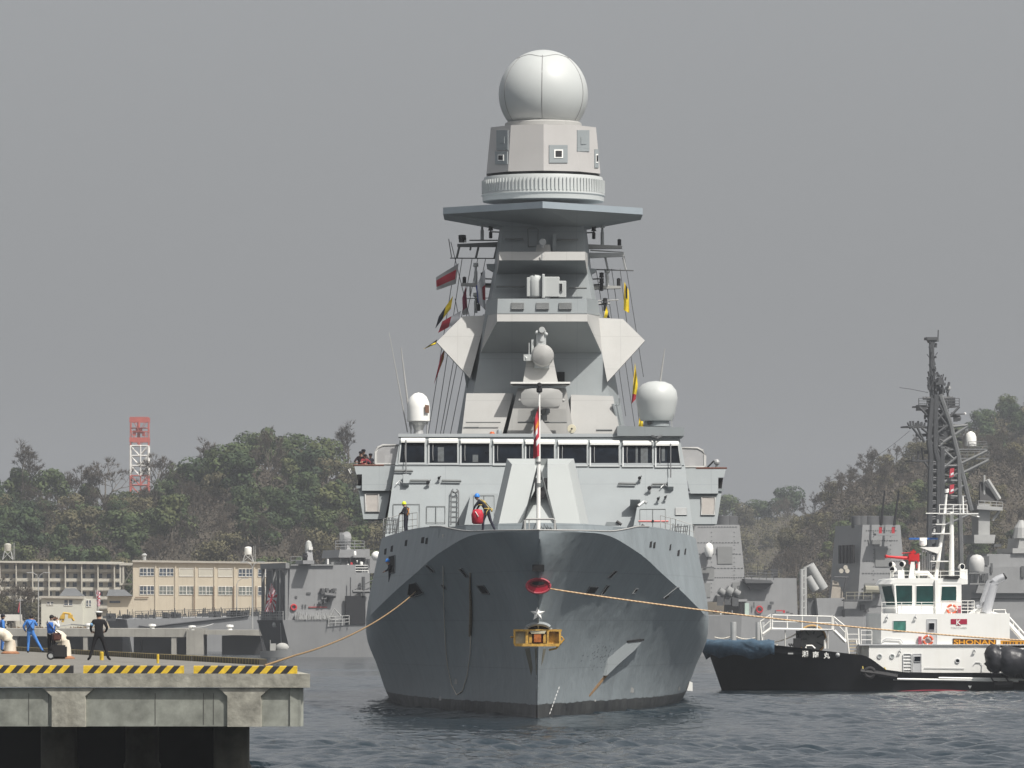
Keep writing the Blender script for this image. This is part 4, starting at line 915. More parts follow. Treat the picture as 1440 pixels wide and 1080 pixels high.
for k in range(14):
    x = 760 + r.uniform(-12, 14); y = 583 + r.uniform(-7, 9); box(bm, P(x, y, Yd - 1.3), (r.uniform(.1, .35), .3, r.uniform(.1, .3)), rz=r.random()); tube(bm, [P(x, y, Yd - 1.2), P(x + r.uniform(-4, 4), y + r.uniform(2, 8), Yd - 1.1)], .035, 5)
put('waveguide_feed', bm, M_BARG, ship)
bm = B(); prism(bm, [P(762, 590, Yd - 2.0), P(746, 611, Yd - 2.2), P(778, 611, Yd - 2.2)], (0, .5, 0)); put('wedge_cover', bm, M_SUPW, ship)
bm = B(); lathe(bm, P(804, 603, 339.2), [(.24, -.1), (.25, -.02), (.05, .12), (.05, .3)], 18, 0, axis=(0, 1, 0)); ball(bm, P(804, 603, 339.0), .06, 8, 1); tube(bm, [P(804, 608, 339.3), P(804, 613, 339.3)], .05, 6, 1); put('horn_loudspeaker', bm, [mat('cream_paint', (.62, .58, .44), .5), M_BLACK], ship)
for x, y, m_ in ((692, 609, mat('orange_lamp', (.5, .10, .02), .5)), (702, 606, M_SUP)):
    bm = B(); lathe(bm, P(x, 613, 338.5), [(.16, 0), (.15, PZ(y, 338.5) - PZ(613, 338.5)), (.08, PZ(y - 2, 338.5) - PZ(613, 338.5))], 12); put('deck_lamp', bm, m_, ship, smooth=40)
bm = B(); tube(bm, [P(653, 601, 340.3), P(673, 601, 340.3)], .05, 6); tube(bm, [P(655, 594, 340.5), P(704, 594, 340.5)], .04, 6); put('pipe_rail', bm, M_BARG, ship)
bm = B(); tube(bm, [P(838, 605, 340.2), P(861, 605, 340.2)], .07, 6); put('pipe_rail', bm, M_BARG, ship)
bm = B(); tube(bm, [P(862, 568, 341), P(871, 600, 341)], .09, 6); tube(bm, [P(867, 568, 341), P(873, 598, 341)], .05, 6); tube(bm, [P(862, 570, 341), P(871, 569, 341), P(871, 560, 341)], .04, 5); put('davit_post', bm, M_SUP, ship)

# ---- satellite domes and whips on the bridge roof
bm = B(); Y = 338.2; c = P(588.5, 593, Y); s2 = F / Y
lathe(bm, c, [(15 / s2, 0), (16 / s2, .04), (16 / s2, 20 / s2), (15 / s2, 27 / s2), (11.5 / s2, 35 / s2), (6 / s2, 39.5 / s2), (.01, 41 / s2)], 28); dm = put('satellite_dome', bm, M_WHITE, ship, smooth=40, label='small white cylinder dome with a brown plate')
bm = B(); lathe(bm, P(588.5, 612, Y), [(.3, 0), (.25, .3), (.35, .55), (.5, .72)], 12); [tube(bm, [P(588 + a, 612, Y), P(588 + a, 593, Y)], .05, 5) for a in (-10, 13)]; box(bm, P(592, 612, Y - .4), (.9, .5, .12), mi=1); put('dome_stand', bm, [M_STEEL, M_WHITE], ship)
bm = B(); q = [P(597.5, 569, Y - .62), P(603, 570, Y - .40), P(603, 581, Y - .40), P(597.5, 580, Y - .62)]; prism(bm, q, (.02, -.05, 0)); put('dome_plate', bm, mat('brown_plate', (.16, .09, .06), .6), ship)
bm = B(); Y = 339.0; s2 = F / Y
lathe(bm, P(923.5, 592, Y), [(22 / s2, 0), (23 / s2, .05), (26 / s2, .45), (29 / s2, 27 / s2), (29.5 / s2, 33 / s2), (27.5 / s2, 43 / s2), (21 / s2, 51 / s2), (12 / s2, 55 / s2), (.01, 56.5 / s2)], 36); put('satellite_dome', bm, M_DOME, ship, smooth=50, label='large pale egg shaped dome on the bridge roof')
bm = B(); lathe(bm, P(923.5, 600, Y), [(19 / s2, 0), (19 / s2, 3 / s2), (17 / s2, 8 / s2)], 24); box(bm, P(913, 595, Y - .7), (.25, .2, .15), mi=1); put('dome_stand', bm, [M_SUP, M_BLACK], ship)
for a, c, r0 in (((573, 608), (547, 467), .035), ((578, 604), (564, 489), .06), ((576, 600), (574, 560), .03), ((928, 540), (935, 490), .055), ((946, 612), (942, 560), .02)):
    bm = B(); tube(bm, [P(a[0], a[1], 338.6), P((a[0] + c[0]) / 2, (a[1] + c[1]) / 2, 338.6), P(c[0], c[1], 338.6)], [r0, r0 * .8, r0 * .4], 6); put('whip_antenna', bm, M_SUPW, ship)
bm = B(); tube(bm, [P(917, 613, 336.6), P(924, 616, 336.2), P(930, 613, 336.6)], .07, 6); put('roof_lamp', bm, M_DGREY, ship)

# ---- yards, lamps and sticks either side of the tower
YY = 349.0
def yard(name, pts, h, m, d=.5):
    bm = B(); a, c = pts; prism(bm, [P(a[0], a[1], YY), P(c[0], c[1], YY), P(c[0], c[1] + h, YY), P(a[0], a[1] + h * .55, YY)], (0, d, 0)); return bm
M_YD = mat('dark_yard_paint', (.12, .125, .13), .55)
bm = yard('y', ((643, 343), (705, 340)), 7, M_YD); [tube(bm, [P(x, 346, YY + .2), P(x - 4, 363, YY + .2)], .07, 5) for x in (646, 673, 699)]; tube(bm, [P(660, 338, YY), P(702, 338, YY)], .04, 5); tube(bm, [P(662, 346, YY), P(661, 352, YY)], .06, 5); put('signal_yard', bm, M_YD, mast)
bm = B(); tube(bm, [P(633, 363, YY), P(704, 363.5, YY)], .035, 5); tube(bm, [P(635, 362, YY), P(631, 336, YY)], .025, 4); put('halyard_rail', bm, M_DGREY, mast)
bm = B(); lathe(bm, P(650, 341, YY + .2), [(.15, 0), (.15, .12), (.22, .2), (.22, .42), (.15, .44)], 10); [tube(bm, [P(x, 341, YY), P(x, 334, YY)], .03, 4) for x in (646, 655)]; put('signal_lamp', bm, M_BLACK, mast)
bm = yard('y', ((648, 398), (694, 398)), 6, M_SUPW, .8); tube(bm, [P(661, 402, YY), P(661, 416, YY)], .05, 5); tube(bm, [P(655, 420, YY), P(690, 419, YY)], .03, 5); put('signal_yard', bm, M_SUPW, mast)
bm = yard('y', ((875, 345.5), (820, 343)), 6.5, M_SUPW, .8); put('signal_yard', bm, M_SUPW, mast)
bm = yard('y', ((878, 356), (823, 355)), 8, M_STEEL); [tube(bm, [P(x, 362, YY + .2), P(x + 4, 380, YY + .2)], .07, 5) for x in (826, 851, 876)]; tube(bm, [P(830, 352, YY), P(877, 355, YY)], .04, 5); put('signal_yard', bm, M_STEEL, mast)
bm = B(); tube(bm, [P(835, 379, YY), P(891, 380.5, YY)], .04, 5); put('halyard_rail', bm, M_DGREY, mast)
bm = yard('y', ((873, 402), (828, 401)), 6, M_SUPW, .8); tube(bm, [P(836, 423, YY), P(870, 422, YY)], .035, 5); tube(bm, [P(834, 427, YY), P(858, 427, YY)], .06, 6); put('signal_yard', bm, M_SUPW, mast)
for x, y, w in ((690, 326, 1), (679, 392, 1), (673, 428, 1), (835, 327, -1), (846, 392, -1), (851, 428, -1), (679, 400, 1), (846, 400, -1)):
    bm = B(); c = P(x, y, YY - .1)
    lathe(bm, c, [(.05, -.38), (.10, -.36), (.10, 0), (.04, .02), (.04, .06), (.16, .08), (.12, .16), (.12, .3), (.14, .31), (.14, .35), (.03, .37)], 10)
    tube(bm, [c, c + Vector((w * .75, .1, -.02)), c + Vector((w * 1.1, .2, .12))], .04, 5); put('navigation_lamp', bm, M_BLACK, mast)
for x, y0, y1 in ((678, 338, 314), (847, 344, 315), (669, 399, 370), (669, 440, 412), (854, 402, 380)):
    bm = B(); h = (y0 - y1) / F * YY; lathe(bm, P(x, y0, YY + .3), [(.10, 0), (.10, h * .6), (.07, h * .62), (.07, h * .8), (.16, h * .84), (.14, h), (.02, h * 1.02)], 12); put('pole_antenna', bm, M_DOME, mast, smooth=40)
for x, y0, y1 in ((871, 345, 337), (653, 400, 390), (870, 402, 392)):
    bm = B(); lathe(bm, P(x, y0, YY + .3), [(.11, 0), (.11, (y0 - y1) / F * YY), (.04, (y0 - y1 + 1) / F * YY)], 10); put('yard_lamp', bm, M_BLACK, mast)
bm = B(); prism(bm, [P(684, 371, 347.6), P(700, 371, 347.6), P(699, 383, 347.6), P(692, 381, 347.6), P(685, 377, 347.6)], (0, 1, 0)); prism(bm, [P(827, 377, 347.6), P(839, 378, 347.6), P(838, 382, 347.6), P(828, 387, 347.6)], (0, 1, 0)); put('side_bracket', bm, M_SUP, mast)

# ---- halyards (rigging wires of the warship)

for a, c in (((641, 363), (602, 612)), ((650, 363), (612, 612)), ((664, 363), (619, 612)), ((672, 363), (623, 612)), ((683, 363), (633, 612)), ((634, 340), (660, 445)), ((640, 420), (646, 450))):
    bm = B(); tube(bm, [P(a[0], a[1], 349.3), P(c[0], c[1], 349)], .02, 4); put('halyard_wire', bm, M_DGREY, ship)
for a, c in (((838, 378), (868, 560)), ((850, 378), (880, 585)), ((860, 378), (893, 602)), ((872, 378), (900, 600)), ((878, 360), (905, 530))):
    bm = B(); tube(bm, [P(a[0], a[1], 349.3), P(c[0], c[1], 349)], .02, 4); put('halyard_wire', bm, M_DGREY, ship)
# ------------------------------------------------------------------ flags
def flagmat(name, cols):
    return [mat('flag_' + c, v, .85, var=.1) for c, v in cols]
FC = {'red': (.42, .03, .05), 'white': (.66, .66, .68), 'yellow': (.72, .54, .02), 'black': (.02, .022, .035), 'blue': (.04, .06, .25), 'maroon': (.22, .02, .055), 'grey': (.36, .36, .36), 'green': (.03, .22, .08), 'orange': (.55, .20, .02)}
def flag(corners, Y, bands, label, cat='flag', group=None, name='signal_flag', wave=.10, sub=None, nu=14, nv=8, scheme=None):
    """corners: photo outline tl, tr, br, bl; bands = colours along u; rippled cloth with thickness"""
    tl, tr_, br, bl = corners; bm = B(); names = list(dict.fromkeys(bands)); g = []
    for i in range(nu + 1):
        u = i / nu; row = []
        for j in range(nv + 1):
            v = j / nv
            x = (tl[0] * (1 - u) + tr_[0] * u) * (1 - v) + (bl[0] * (1 - u) + br[0] * u) * v
            y = (tl[1] * (1 - u) + tr_[1] * u) * (1 - v) + (bl[1] * (1 - u) + br[1] * u) * v
            row.append(bm.verts.new(P(x, y, Y) + Vector((0, wave * math.sin(u * 7 + v * 2.2) + wave * .6 * math.sin(v * 6 + u * 3), 0))))
        g.append(row)
    for i in range(nu):
        for j in range(nv):
            f = bm.faces.new((g[i][j], g[i + 1][j], g[i + 1][j + 1], g[i][j + 1]))
            c = scheme((i + .5) / nu, (j + .5) / nv) if scheme else bands[min(len(bands) - 1, int((i + .5) / nu * len(bands)))]
            f.material_index = names.index(c)
    r = bmesh.ops.extrude_face_region(bm, geom=bm.faces[:]); bmesh.ops.translate(bm, verts=[e for e in r['geom'] if isinstance(e, bmesh.types.BMVert)], vec=(0, .015, 0))
    return put(name, bm, [mat('flag_' + c, FC[c], .85, var=.12, scale=3) for c in names], None, label=label, cat=cat, group=group)
GF = 'signal flags flying from the warship'
flag(((645, 370), (613, 390), (614, 408), (641, 399)), 348.6, ['grey', 'red', 'white'], 'grey and red striped flag streaming at the top of the left halyards', group=GF, scheme=lambda u, v: 'red' if .25 < v < .8 and u > .08 else 'grey')
flag(((655, 402), (650, 419), (651, 443), (658, 442)), 348.4, ['maroon', 'grey'], 'narrow maroon pennant hanging beside the white left yard', group=GF, scheme=lambda u, v: 'maroon' if v < .8 else 'grey')
flag(((682, 378), (669, 403), (672, 425), (683, 437)), 348.2, ['white', 'red', 'blue'], 'white flag with a red corner and blue edge next to the tower', group=GF, scheme=lambda u, v: 'red' if u < .35 and .35 < v < .7 else ('blue' if u > .88 else 'white'))
flag(((637, 416), (617, 445), (612, 462), (634, 434)), 348.0, ['yellow', 'black'], 'yellow flag with a dark blue tail left of the tower', group=GF)
flag(((648, 437), (622, 452), (616, 468), (646, 452)), 347.8, ['white', 'red'], 'white and red flag just above the left diamond panel', group=GF)
flag(((615, 477), (601, 487), (595, 491), (613, 484)), 347.4, ['yellow', 'black'], 'thin yellow and black flag at the tip of the left diamond panel', group=GF, scheme=lambda u, v: 'yellow' if v > .5 else 'black')
flag(((626, 489), (620, 500), (610, 541), (624, 505)), 347.4, ['orange', 'red'], 'long orange and red pennant below the left diamond panel', group=GF, scheme=lambda u, v: 'orange' if u < .5 else 'red')
flag(((878, 396), (884, 408), (885, 440), (877, 436)), 347.8, ['yellow', 'black'], 'yellow flag with a black stripe at the outer right halyard', group=GF, scheme=lambda u, v: 'black' if .35 < u < .75 and v < .55 else 'yellow')
flag(((853, 430), (857, 446), (858, 447), (849, 447)), 347.8, ['yellow', 'black'], 'small yellow and black flag half hidden above the right diamond panel', group=GF)
flag(((893, 510), (897, 540), (895, 560), (888, 568)), 346.8, ['yellow', 'red'], 'tall yellow flag with a red foot beside the egg shaped dome', group=GF, scheme=lambda u, v: 'red' if v > .8 else 'yellow')
flag(((899, 588), (904, 592), (905, 601), (898, 601)), 346.0, ['yellow'], 'end of a yellow flag showing under the egg shaped dome', group=GF)
flag(((758, 569), (750.5, 594), (750, 645), (758.5, 641)), YJ - .22, ['red', 'white', 'orange'], 'limp red white and yellow jack hanging from the bow staff', name='jack_flag', scheme=lambda u, v: ('red' if v < .24 else 'orange' if (v < .34 and u < .75) else ('white' if (.40 < v < .56 and u > .3) or (.66 < v < .76 and u < .6) else 'red')))

# ------------------------------------------------------------------ people
SK = mat('skin', (.40, .24, .17), .6, var=.06)
def person(label, loc, face, J=None, cols=(), legs=(.02, .02, .03), top=(.02, .02, .03), shoe=(.012, .012, .012), group=None, h=1.75, kids=(), sleeve=None):
    """one skinned body; local frame: +y is where the person faces; J overrides joints"""
    j = dict(pel=(0, 0, .95), spi=(0, 0, 1.14), che=(0, .0, 1.34), nek=(0, .01, 1.49), hed=(0, .035, 1.60), hat=(0, .03, 1.69),
             shL=(-.175, 0, 1.42), elL=(-.25, .0, 1.15), wrL=(-.25, .1, .93), haL=(-.245, .13, .85), shR=(.175, 0, 1.42), elR=(.25, 0, 1.15), wrR=(.25, .1, .93), haR=(.245, .13, .85),
             hiL=(-.09, 0, .90), knL=(-.10, .03, .50), anL=(-.10, -.02, .09), toL=(-.12, .15, .04), hiR=(.09, 0, .90), knR=(.10, .03, .50), anR=(.10, -.02, .09), toR=(.12, .15, .04))
    if J: j.update(J)
    rad = dict(pel=(.155, .115), spi=(.145, .105), che=(.175, .115), nek=(.06, .06), hed=(.078, .095), hat=(.068, .082), shL=.075, elL=.052, wrL=.036, haL=.038, shR=.075, elR=.052, wrR=.036, haR=.038,
               hiL=.095, knL=.068, anL=.05, toL=.042, hiR=.095, knR=.068, anR=.05, toR=.042)
    E = [('pel', 'spi'), ('spi', 'che'), ('che', 'nek'), ('nek', 'hed'), ('hed', 'hat')]
    for s in 'LR': E += [('che', 'sh' + s), ('sh' + s, 'el' + s), ('el' + s, 'wr' + s), ('wr' + s, 'ha' + s), ('pel', 'hi' + s), ('hi' + s, 'kn' + s), ('kn' + s, 'an' + s), ('an' + s, 'to' + s)]
    ks = list(j); me = bpy.data.meshes.new('tmp'); me.from_pydata([j[k] for k in ks], [(ks.index(a), ks.index(c)) for a, c in E], [])
    o = bpy.data.objects.new('tmp', me); COL.objects.link(o)
    o.modifiers.new('s', 'SKIN'); sv_ = me.skin_vertices[0].data
    for i, k in enumerate(ks):
        r = rad[k]; sv_[i].radius = r if isinstance(r, tuple) else (r, r); sv_[i].use_root = (k == 'pel')
    sm = o.modifiers.new('u', 'SUBSURF'); sm.levels = 2; sm.render_levels = 2
    dg = bpy.context.evaluated_depsgraph_get(); ev = bpy.data.meshes.new_from_object(o.evaluated_get(dg)); bpy.data.objects.remove(o); bpy.data.meshes.remove(me)
    bm = B(); bm.from_mesh(ev); bpy.data.meshes.remove(ev)
    zone = {('hed', 'hat'): 0, ('nek', 'hed'): 0}
    def cat(e):
        a, c = e
        if a in ('nek', 'hed') : return 0
        if a.startswith('wr'): return 0
        if a.startswith('an'): return 3
        if a.startswith(('hi', 'kn')) or c.startswith('hi'): return 2
        if sleeve is not None and a.startswith('el'): return 4
        return 1
    segs = [(Vector(j[a]), Vector(j[c]), cat((a, c))) for a, c in E]
    for f in bm.faces:
        p = f.calc_center_median(); best = 9; bi = 1
        for a, c, z in segs:
            d = c - a; t = max(0, min(1, (p - a).dot(d) / d.length_squared)); q = (p - (a + d * t)).length
            if q < best: best, bi = q, z
        if bi == 1 and p.z < j['pel'][2] - .02 and abs(p.x) < .25 and abs(p.y - j['pel'][1]) < .2: bi = 2
        f.material_index = bi
    for s in 'LR':           # fingers and thumb
        w, hnd = Vector(j['wr' + s]), Vector(j['ha' + s]); d = (hnd - w).normalized(); sd_ = d.cross(Vector((0, 1, 0)) if abs(d.y) < .8 else Vector((0, 0, 1))).normalized(); nn = d.cross(sd_)
        for k, L_ in enumerate((.070, .082, .078, .062)):
            b0 = hnd + sd_ * (-.027 + .018 * k) + d * .015; tube(bm, [b0, b0 + d * L_ * .5 + nn * .008, b0 + d * L_ * .85 + nn * .03], [.010, .009, .007], 5, 0)
        tube(bm, [w + d * .03 - sd_ * .03, w + d * .06 - sd_ * .06, w + d * .09 - sd_ * .062], [.012, .011, .008], 5, 0)
    hd = Vector(j['hed']); up = (Vector(j['hat']) - hd).normalized()
    nose = hd + Vector((0, .085, .01)); ball(bm, nose, .022, 8, 0, (.8, 1.1, 1.2))
    for sx in (-1, 1): ball(bm, hd + Vector((sx * .077, 0, .0)), .024, 8, 0, (.5, .9, 1.3)); ball(bm, hd + Vector((sx * .032, .078, .035)), .011, 6, 3)
    ball(bm, hd + Vector((0, .078, -.035)), .016, 6, 5, (1.6, .6, .4))
    k = h / 1.75
    root = empty('person', loc, label, 'person', group, rz=face); root.scale = (k, k, k)
    me2 = bpy.data.meshes.new('body'); bm.to_mesh(me2); bm.free()
    for m in (SK, cloth(top), cloth(legs), cloth(shoe), cloth(sleeve or top), mat('lips', (.28, .11, .10), .6)): me2.materials.append(m)
    for p in me2.polygons: p.use_smooth = True
    bo = bpy.data.objects.new('body', me2); COL.objects.link(bo); bo.parent = root
    for kid in kids: kid(root, j)
    return root
def cloth(c): return mat('cloth_%d_%d_%d' % tuple(int(x * 999) for x in c), c, .85, var=.22, scale=5, bump=.004, bscale=30)
def kid(root, name, bm, m, smooth=True):
    bmesh.ops.recalc_face_normals(bm, faces=bm.faces[:]); me = bpy.data.meshes.new(name); bm.to_mesh(me); bm.free()
    for mm in (m if isinstance(m, (list, tuple)) else [m]): me.materials.append(mm)
    if smooth:
        for p in me.polygons: p.use_smooth = True
    o = bpy.data.objects.new(name, me); COL.objects.link(o); o.parent = root; return o
def helmet(c):
    def f(root, j):
        h = Vector(j['hed']) + Vector((0, .0, .075)); bm = B(); lathe(bm, h, [(.125, -.03), (.122, .0), (.112, .06), (.085, .11), (.045, .135), (.005, .142)], 18); lathe(bm, h + Vector((0, .07, -.03)), [(.10, 0), (.10, .012)], 14)
        kid(root, 'helmet', bm, mat('helmet_%d%d%d' % tuple(int(x * 99) for x in c), c, .35, var=.05))
    return f
def hair(c=(.012, .010, .010)):
    def f(root, j):
        h = Vector(j['hed']) + Vector((0, -.018, .045)); bm = B(); ball(bm, h, .102, 16, 0, (.9, 1.0, .92)); 
        for v in list(bm.verts):
            if v.co.y > h.y + .045 and v.co.z < h.z + .035: v.co.y = h.y + .03
        kid(root, 'hair', bm, mat('dark_hair', c, .7, var=.2))
    return f
def peaked_cap(white=True):
    def f(root, j):
        h = Vector(j['hed']) + Vector((0, 0, .09)); bm = B(); lathe(bm, h, [(.10, -.035), (.103, .02)], 18, 1); lathe(bm, h, [(.105, .018), (.14, .05), (.135, .075), (.02, .09)], 20, 0); prism(bm, [h + Vector((.09 * math.cos(t), .06 + .10 * math.sin(t), -.03)) for t in np.linspace(0, math.pi, 9)], (0, 0, .012), 1)
        kid(root, 'peaked_cap', bm, [M_WHITE, M_BLACK])
    return f
def cap(c):
    def f(root, j):
        h = Vector(j['hed']) + Vector((0, 0, .06)); bm = B(); lathe(bm, h, [(.105, -.02), (.105, .03), (.09, .075), (.02, .095)], 16); prism(bm, [h + Vector((.08 * math.cos(t), .05 + .12 * math.sin(t), -.015)) for t in np.linspace(0, math.pi, 9)], (0, 0, .014))
        kid(root, 'cap', bm, cloth(c))
    return f
def vest(c, straps=None, nm='vest'):
    def f(root, j):
        bm = B(); rings = []
        for (k, w, d) in (('pel', .165, .125), ('spi', .17, .13), ('che', .19, .135)):
            p = Vector(j[k]) + Vector((0, 0, .06 if k == 'pel' else .0)); rings.append([p + Vector((w * math.cos(t), d * math.sin(t), 0)) for t in np.linspace(0, 2 * math.pi, 17)[:-1]])
        p = Vector(j['che']) + Vector((0, 0, .10)); rings.append([p + Vector((.15 * math.cos(t), .10 * math.sin(t), 0)) for t in np.linspace(0, 2 * math.pi, 17)[:-1]])
        loft(bm, rings); kid(root, nm, bm, cloth(c))
        if straps:
            bm = B(); a, s = Vector(j['che']), Vector(j['pel'])
            tube(bm, [a + Vector((-.12, -.13, .08)), a + Vector((0, -.155, -.12)), s + Vector((.14, -.14, .08))], .02, 4); tube(bm, [a + Vector((.12, -.13, .08)), a + Vector((0, -.155, -.12)), s + Vector((-.14, -.14, .08))], .02, 4)
            kid(root, 'strap', bm, cloth(straps))
    return f
def harness(c):
    def f(root, j):
        bm = B(); a, s = Vector(j['che']), Vector(j['pel'])
        for sx in (-1, 1):
            tube(bm, [a + Vector((sx * .10, .13, 0)), a + Vector((sx * .12, .02, .13)), a + Vector((sx * .09, -.13, .04)), s + Vector((sx * .10, -.13, .1)), s + Vector((sx * .16, -.02, -.06)), s + Vector((sx * .17, 0, -.2))], .024, 5)
        tube(bm, [s + Vector((.18 * math.cos(t), .14 * math.sin(t), .08)) for t in np.linspace(0, 6.3, 15)], .026, 5); tube(bm, [a + Vector((.2 * math.cos(t), .145 * math.sin(t), -.1)) for t in np.linspace(0, 6.3, 15)], .022, 5); box(bm, s + Vector((.1, -.17, .02)), (.1, .06, .14))
        kid(root, 'safety_harness', bm, mat('webbing_' + str(int(c[0] * 99)), c, .8, var=.25, scale=8))
    return f
zd = 3.2        # quay deck height
def deckY(py): return (EYE - zd) * F / (py - HZ)
BLUE = (.055, .19, .52)
# officer
def spot(px, py, z=zd):
    Y = (EYE - z) * F / (py - HZ); return Vector((PX(px, Y), Y, z))
person('person in black uniform and white peaked cap standing with legs apart, back turned', spot(139, 929), R(4), dict(
    shL=(-.19, 0, 1.42), elL=(-.30, -.02, 1.18), wrL=(-.27, .13, 1.05), haL=(-.22, .19, 1.03), shR=(.19, 0, 1.42), elR=(.30, -.02, 1.18), wrR=(.25, .13, 1.05), haR=(.19, .19, 1.03),
    hiL=(-.10, 0, .9), knL=(-.21, .02, .5), anL=(-.33, -.02, .09), toL=(-.40, .12, .04), hiR=(.10, 0, .9), knR=(.22, .02, .5), anR=(.34, -.02, .09), toR=(.42, .12, .04), pel=(0, 0, .93)),
    top=(.005, .005, .007), legs=(.005, .005, .007), h=1.80, kids=(hair(), peaked_cap(), (lambda r_, j: kid(r_, 'arm_band', (lambda b_: (lathe(b_, Vector((-.25, -.01, 1.30)), [(.062, -.05), (.062, .05)], 12), b_)[1])(B()), mat('pale_blue_band', (.20, .38, .60), .8)))))
# worker in blue with legs apart
person('person in bright blue overalls seen from behind, right leg stretched out', spot(43, 918.5), R(-6), dict(
    hed=(.02, .08, 1.57), hat=(.02, .09, 1.66), nek=(.01, .03, 1.48), elL=(-.33, -.02, 1.20), wrL=(-.27, .1, 1.0), haL=(-.22, .15, .98), elR=(.28, .08, 1.22), wrR=(.17, .24, 1.38), haR=(.12, .27, 1.45),
    knL=(-.10, .03, .5), anL=(-.12, -.02, .09), toL=(-.14, .14, .04), hiR=(.1, 0, .9), knR=(.30, .02, .52), anR=(.55, -.05, .12), toR=(.63, .1, .06)), top=BLUE, legs=BLUE, shoe=(.03, .04, .06), h=1.78, kids=(hair(), vest((.065, .21, .54), (.02, .05, .16))))
# photographer
ph = person('person in blue vest and black trousers holding a camera to the eye', spot(72, 927), R(-28), dict(
    elR=(.30, .10, 1.24), wrR=(.14, .26, 1.50), haR=(.09, .26, 1.57), elL=(-.22, .16, 1.22), wrL=(-.06, .30, 1.47), haL=(-.03, .28, 1.55), hed=(0, .05, 1.60), hat=(0, .06, 1.69)), top=(.60, .60, .60), legs=(.012, .012, .015), h=1.72, kids=(hair(), vest((.03, .13, .45), None)))
f_ = spot(72, 927)
cc = f_ + Vector((.12, .30, 1.56)); bm = B(); box(bm, cc, (.14, .08, .10), rz=R(-28)); box(bm, cc + Vector((0, 0, .06)), (.05, .06, .04), rz=R(-28)); lathe(bm, cc, [(.042, .03), (.042, .13), (.048, .15)], 12, 0, axis=(.47, .88, 0)); put('camera', bm, M_BLACK, None, label='black camera held to the face by the person in the blue vest', cat='camera')
bm = B(); c = f_ + Vector((.22, -.12, .86)); box(bm, c, (.36, .16, .30), rz=R(20)); bmesh.ops.bevel(bm, geom=bm.edges[:], offset=.05, segments=2, affect='EDGES')
bag = put('shoulder_bag', bm, mat('brown_leather', (.075, .028, .02), .5, var=.3, scale=6), None, smooth=40, label='brown shoulder bag hanging at the hip of the person in the blue vest', cat='bag')
bm = B(); tube(bm, [c + Vector((.12, 0, .12)), f_ + Vector((.10, -.16, 1.15)), f_ + Vector((-.14, -.13, 1.42)), f_ + Vector((-.15, .06, 1.46))], .018, 5); put('strap', bm, M_BLACK, bag)
bm = B(); c = spot(78, 928) + Vector((.05, .1, 0)); box(bm, c + Vector((.06, 0, .30)), (.62, .34, .52)); bmesh.ops.bevel(bm, geom=bm.edges[:], offset=.06, segments=2, affect='EDGES'); box(bm, c + Vector((.1, -.19, .26)), (.4, .06, .28))
cart = put('equipment_case', bm, mat('black_nylon', (.018, .017, .018), .8, var=.3, scale=5), None, smooth=40, label='black wheeled equipment case on the quay by the small white bollard', cat='case')
bm = B(); torus(bm, c + Vector((-.22, -.2, .16)), .12, .035, (0, 1, 0), 18, 6); lathe(bm, c + Vector((-.22, -.21, .16)), [(.10, 0), (.10, .03)], 14, 1, axis=(0, 1, 0)); put('wheel', bm, [M_BLACK, M_STEEL], cart)
bm = B(); tube(bm, [c + Vector((-.15, .1, .5)), c + Vector((-.18, .12, .95)), c + Vector((.15, .12, .95)), c + Vector((.15, .1, .5))], .015, 5); put('pull_handle', bm, M_BLACK, cart)
person('person in blue work jacket and dark cap cut by the left edge', spot(3, 916.5), R(-75), dict(elL=(-.24, -.06, 1.16), wrL=(-.24, .05, .95)), top=BLUE, legs=(.05, .15, .42), h=1.78, kids=(hair(), cap((.02, .02, .03)), vest((.05, .16, .42), (.30, .03, .03))))
# bow party on the warship
pb = Vector((PX(682, 291), 291, 8.93)); 
person('person in blue helmet leaning over a red bag on the bow', pb, R(72), dict(pel=(0, -.1, .93), spi=(0, .0, 1.12), che=(0, .16, 1.27), nek=(0, .28, 1.38), hed=(0, .36, 1.46), hat=(0, .38, 1.55), shL=(-.17, .2, 1.34), shR=(.17, .2, 1.34), elL=(-.22, .38, 1.12), wrL=(-.16, .48, .92), haL=(-.13, .5, .85), elR=(.22, .36, 1.12), wrR=(.16, .46, .92), haR=(.13, .48, .85),
    hiL=(-.09, -.1, .9), hiR=(.09, -.1, .9), knL=(-.10, .05, .5), anL=(-.1, .06, .09), toL=(-.11, .22, .04), knR=(.1, -.22, .5), anR=(.11, -.42, .09), toR=(.12, -.26, .04)),
    top=(.012, .013, .022), legs=(.016, .017, .032), h=1.96, kids=(helmet((.03, .20, .62)), harness((.48, .36, .10))))
bm = B(); c = Vector((PX(671.5, 290.4), 290.4, 0)); z0 = PZ(737, 290.4); lathe(bm, c + Vector((0, 0, z0)), [(.20, 0), (.27, .08), (.30, .45), (.22, .68), (.05, .72)], 16); tube(bm, [c + Vector((-.1, -.28, z0 + .6)), c + Vector((.05, -.33, z0 + .35))], .02, 5, 1)
put('kit_bag', bm, [mat('red_nylon', (.42, .015, .035), .7, var=.2, scale=4), M_WHITE], None, smooth=True, label='red bag held by the person in the blue helmet on the bow', cat='bag')
py_ = Vector((PX(571, 325), 325, PZ(752, 325)))
person('person in yellow helmet and dark overalls leaning on a stick by the rail', py_, R(62), dict(hed=(0, .12, 1.56), hat=(0, .15, 1.65), nek=(0, .06, 1.47), elL=(-.24, .12, 1.18), wrL=(-.10, .32, 1.12), haL=(-.06, .37, 1.10), elR=(.24, .12, 1.18), wrR=(.10, .34, 1.12), haR=(.06, .38, 1.10)), top=(.012, .013, .020), legs=(.014, .015, .026), h=1.78, kids=(helmet((.62, .70, .02)), vest((.03, .03, .04), (.5, .2, .03), 'work_vest')))
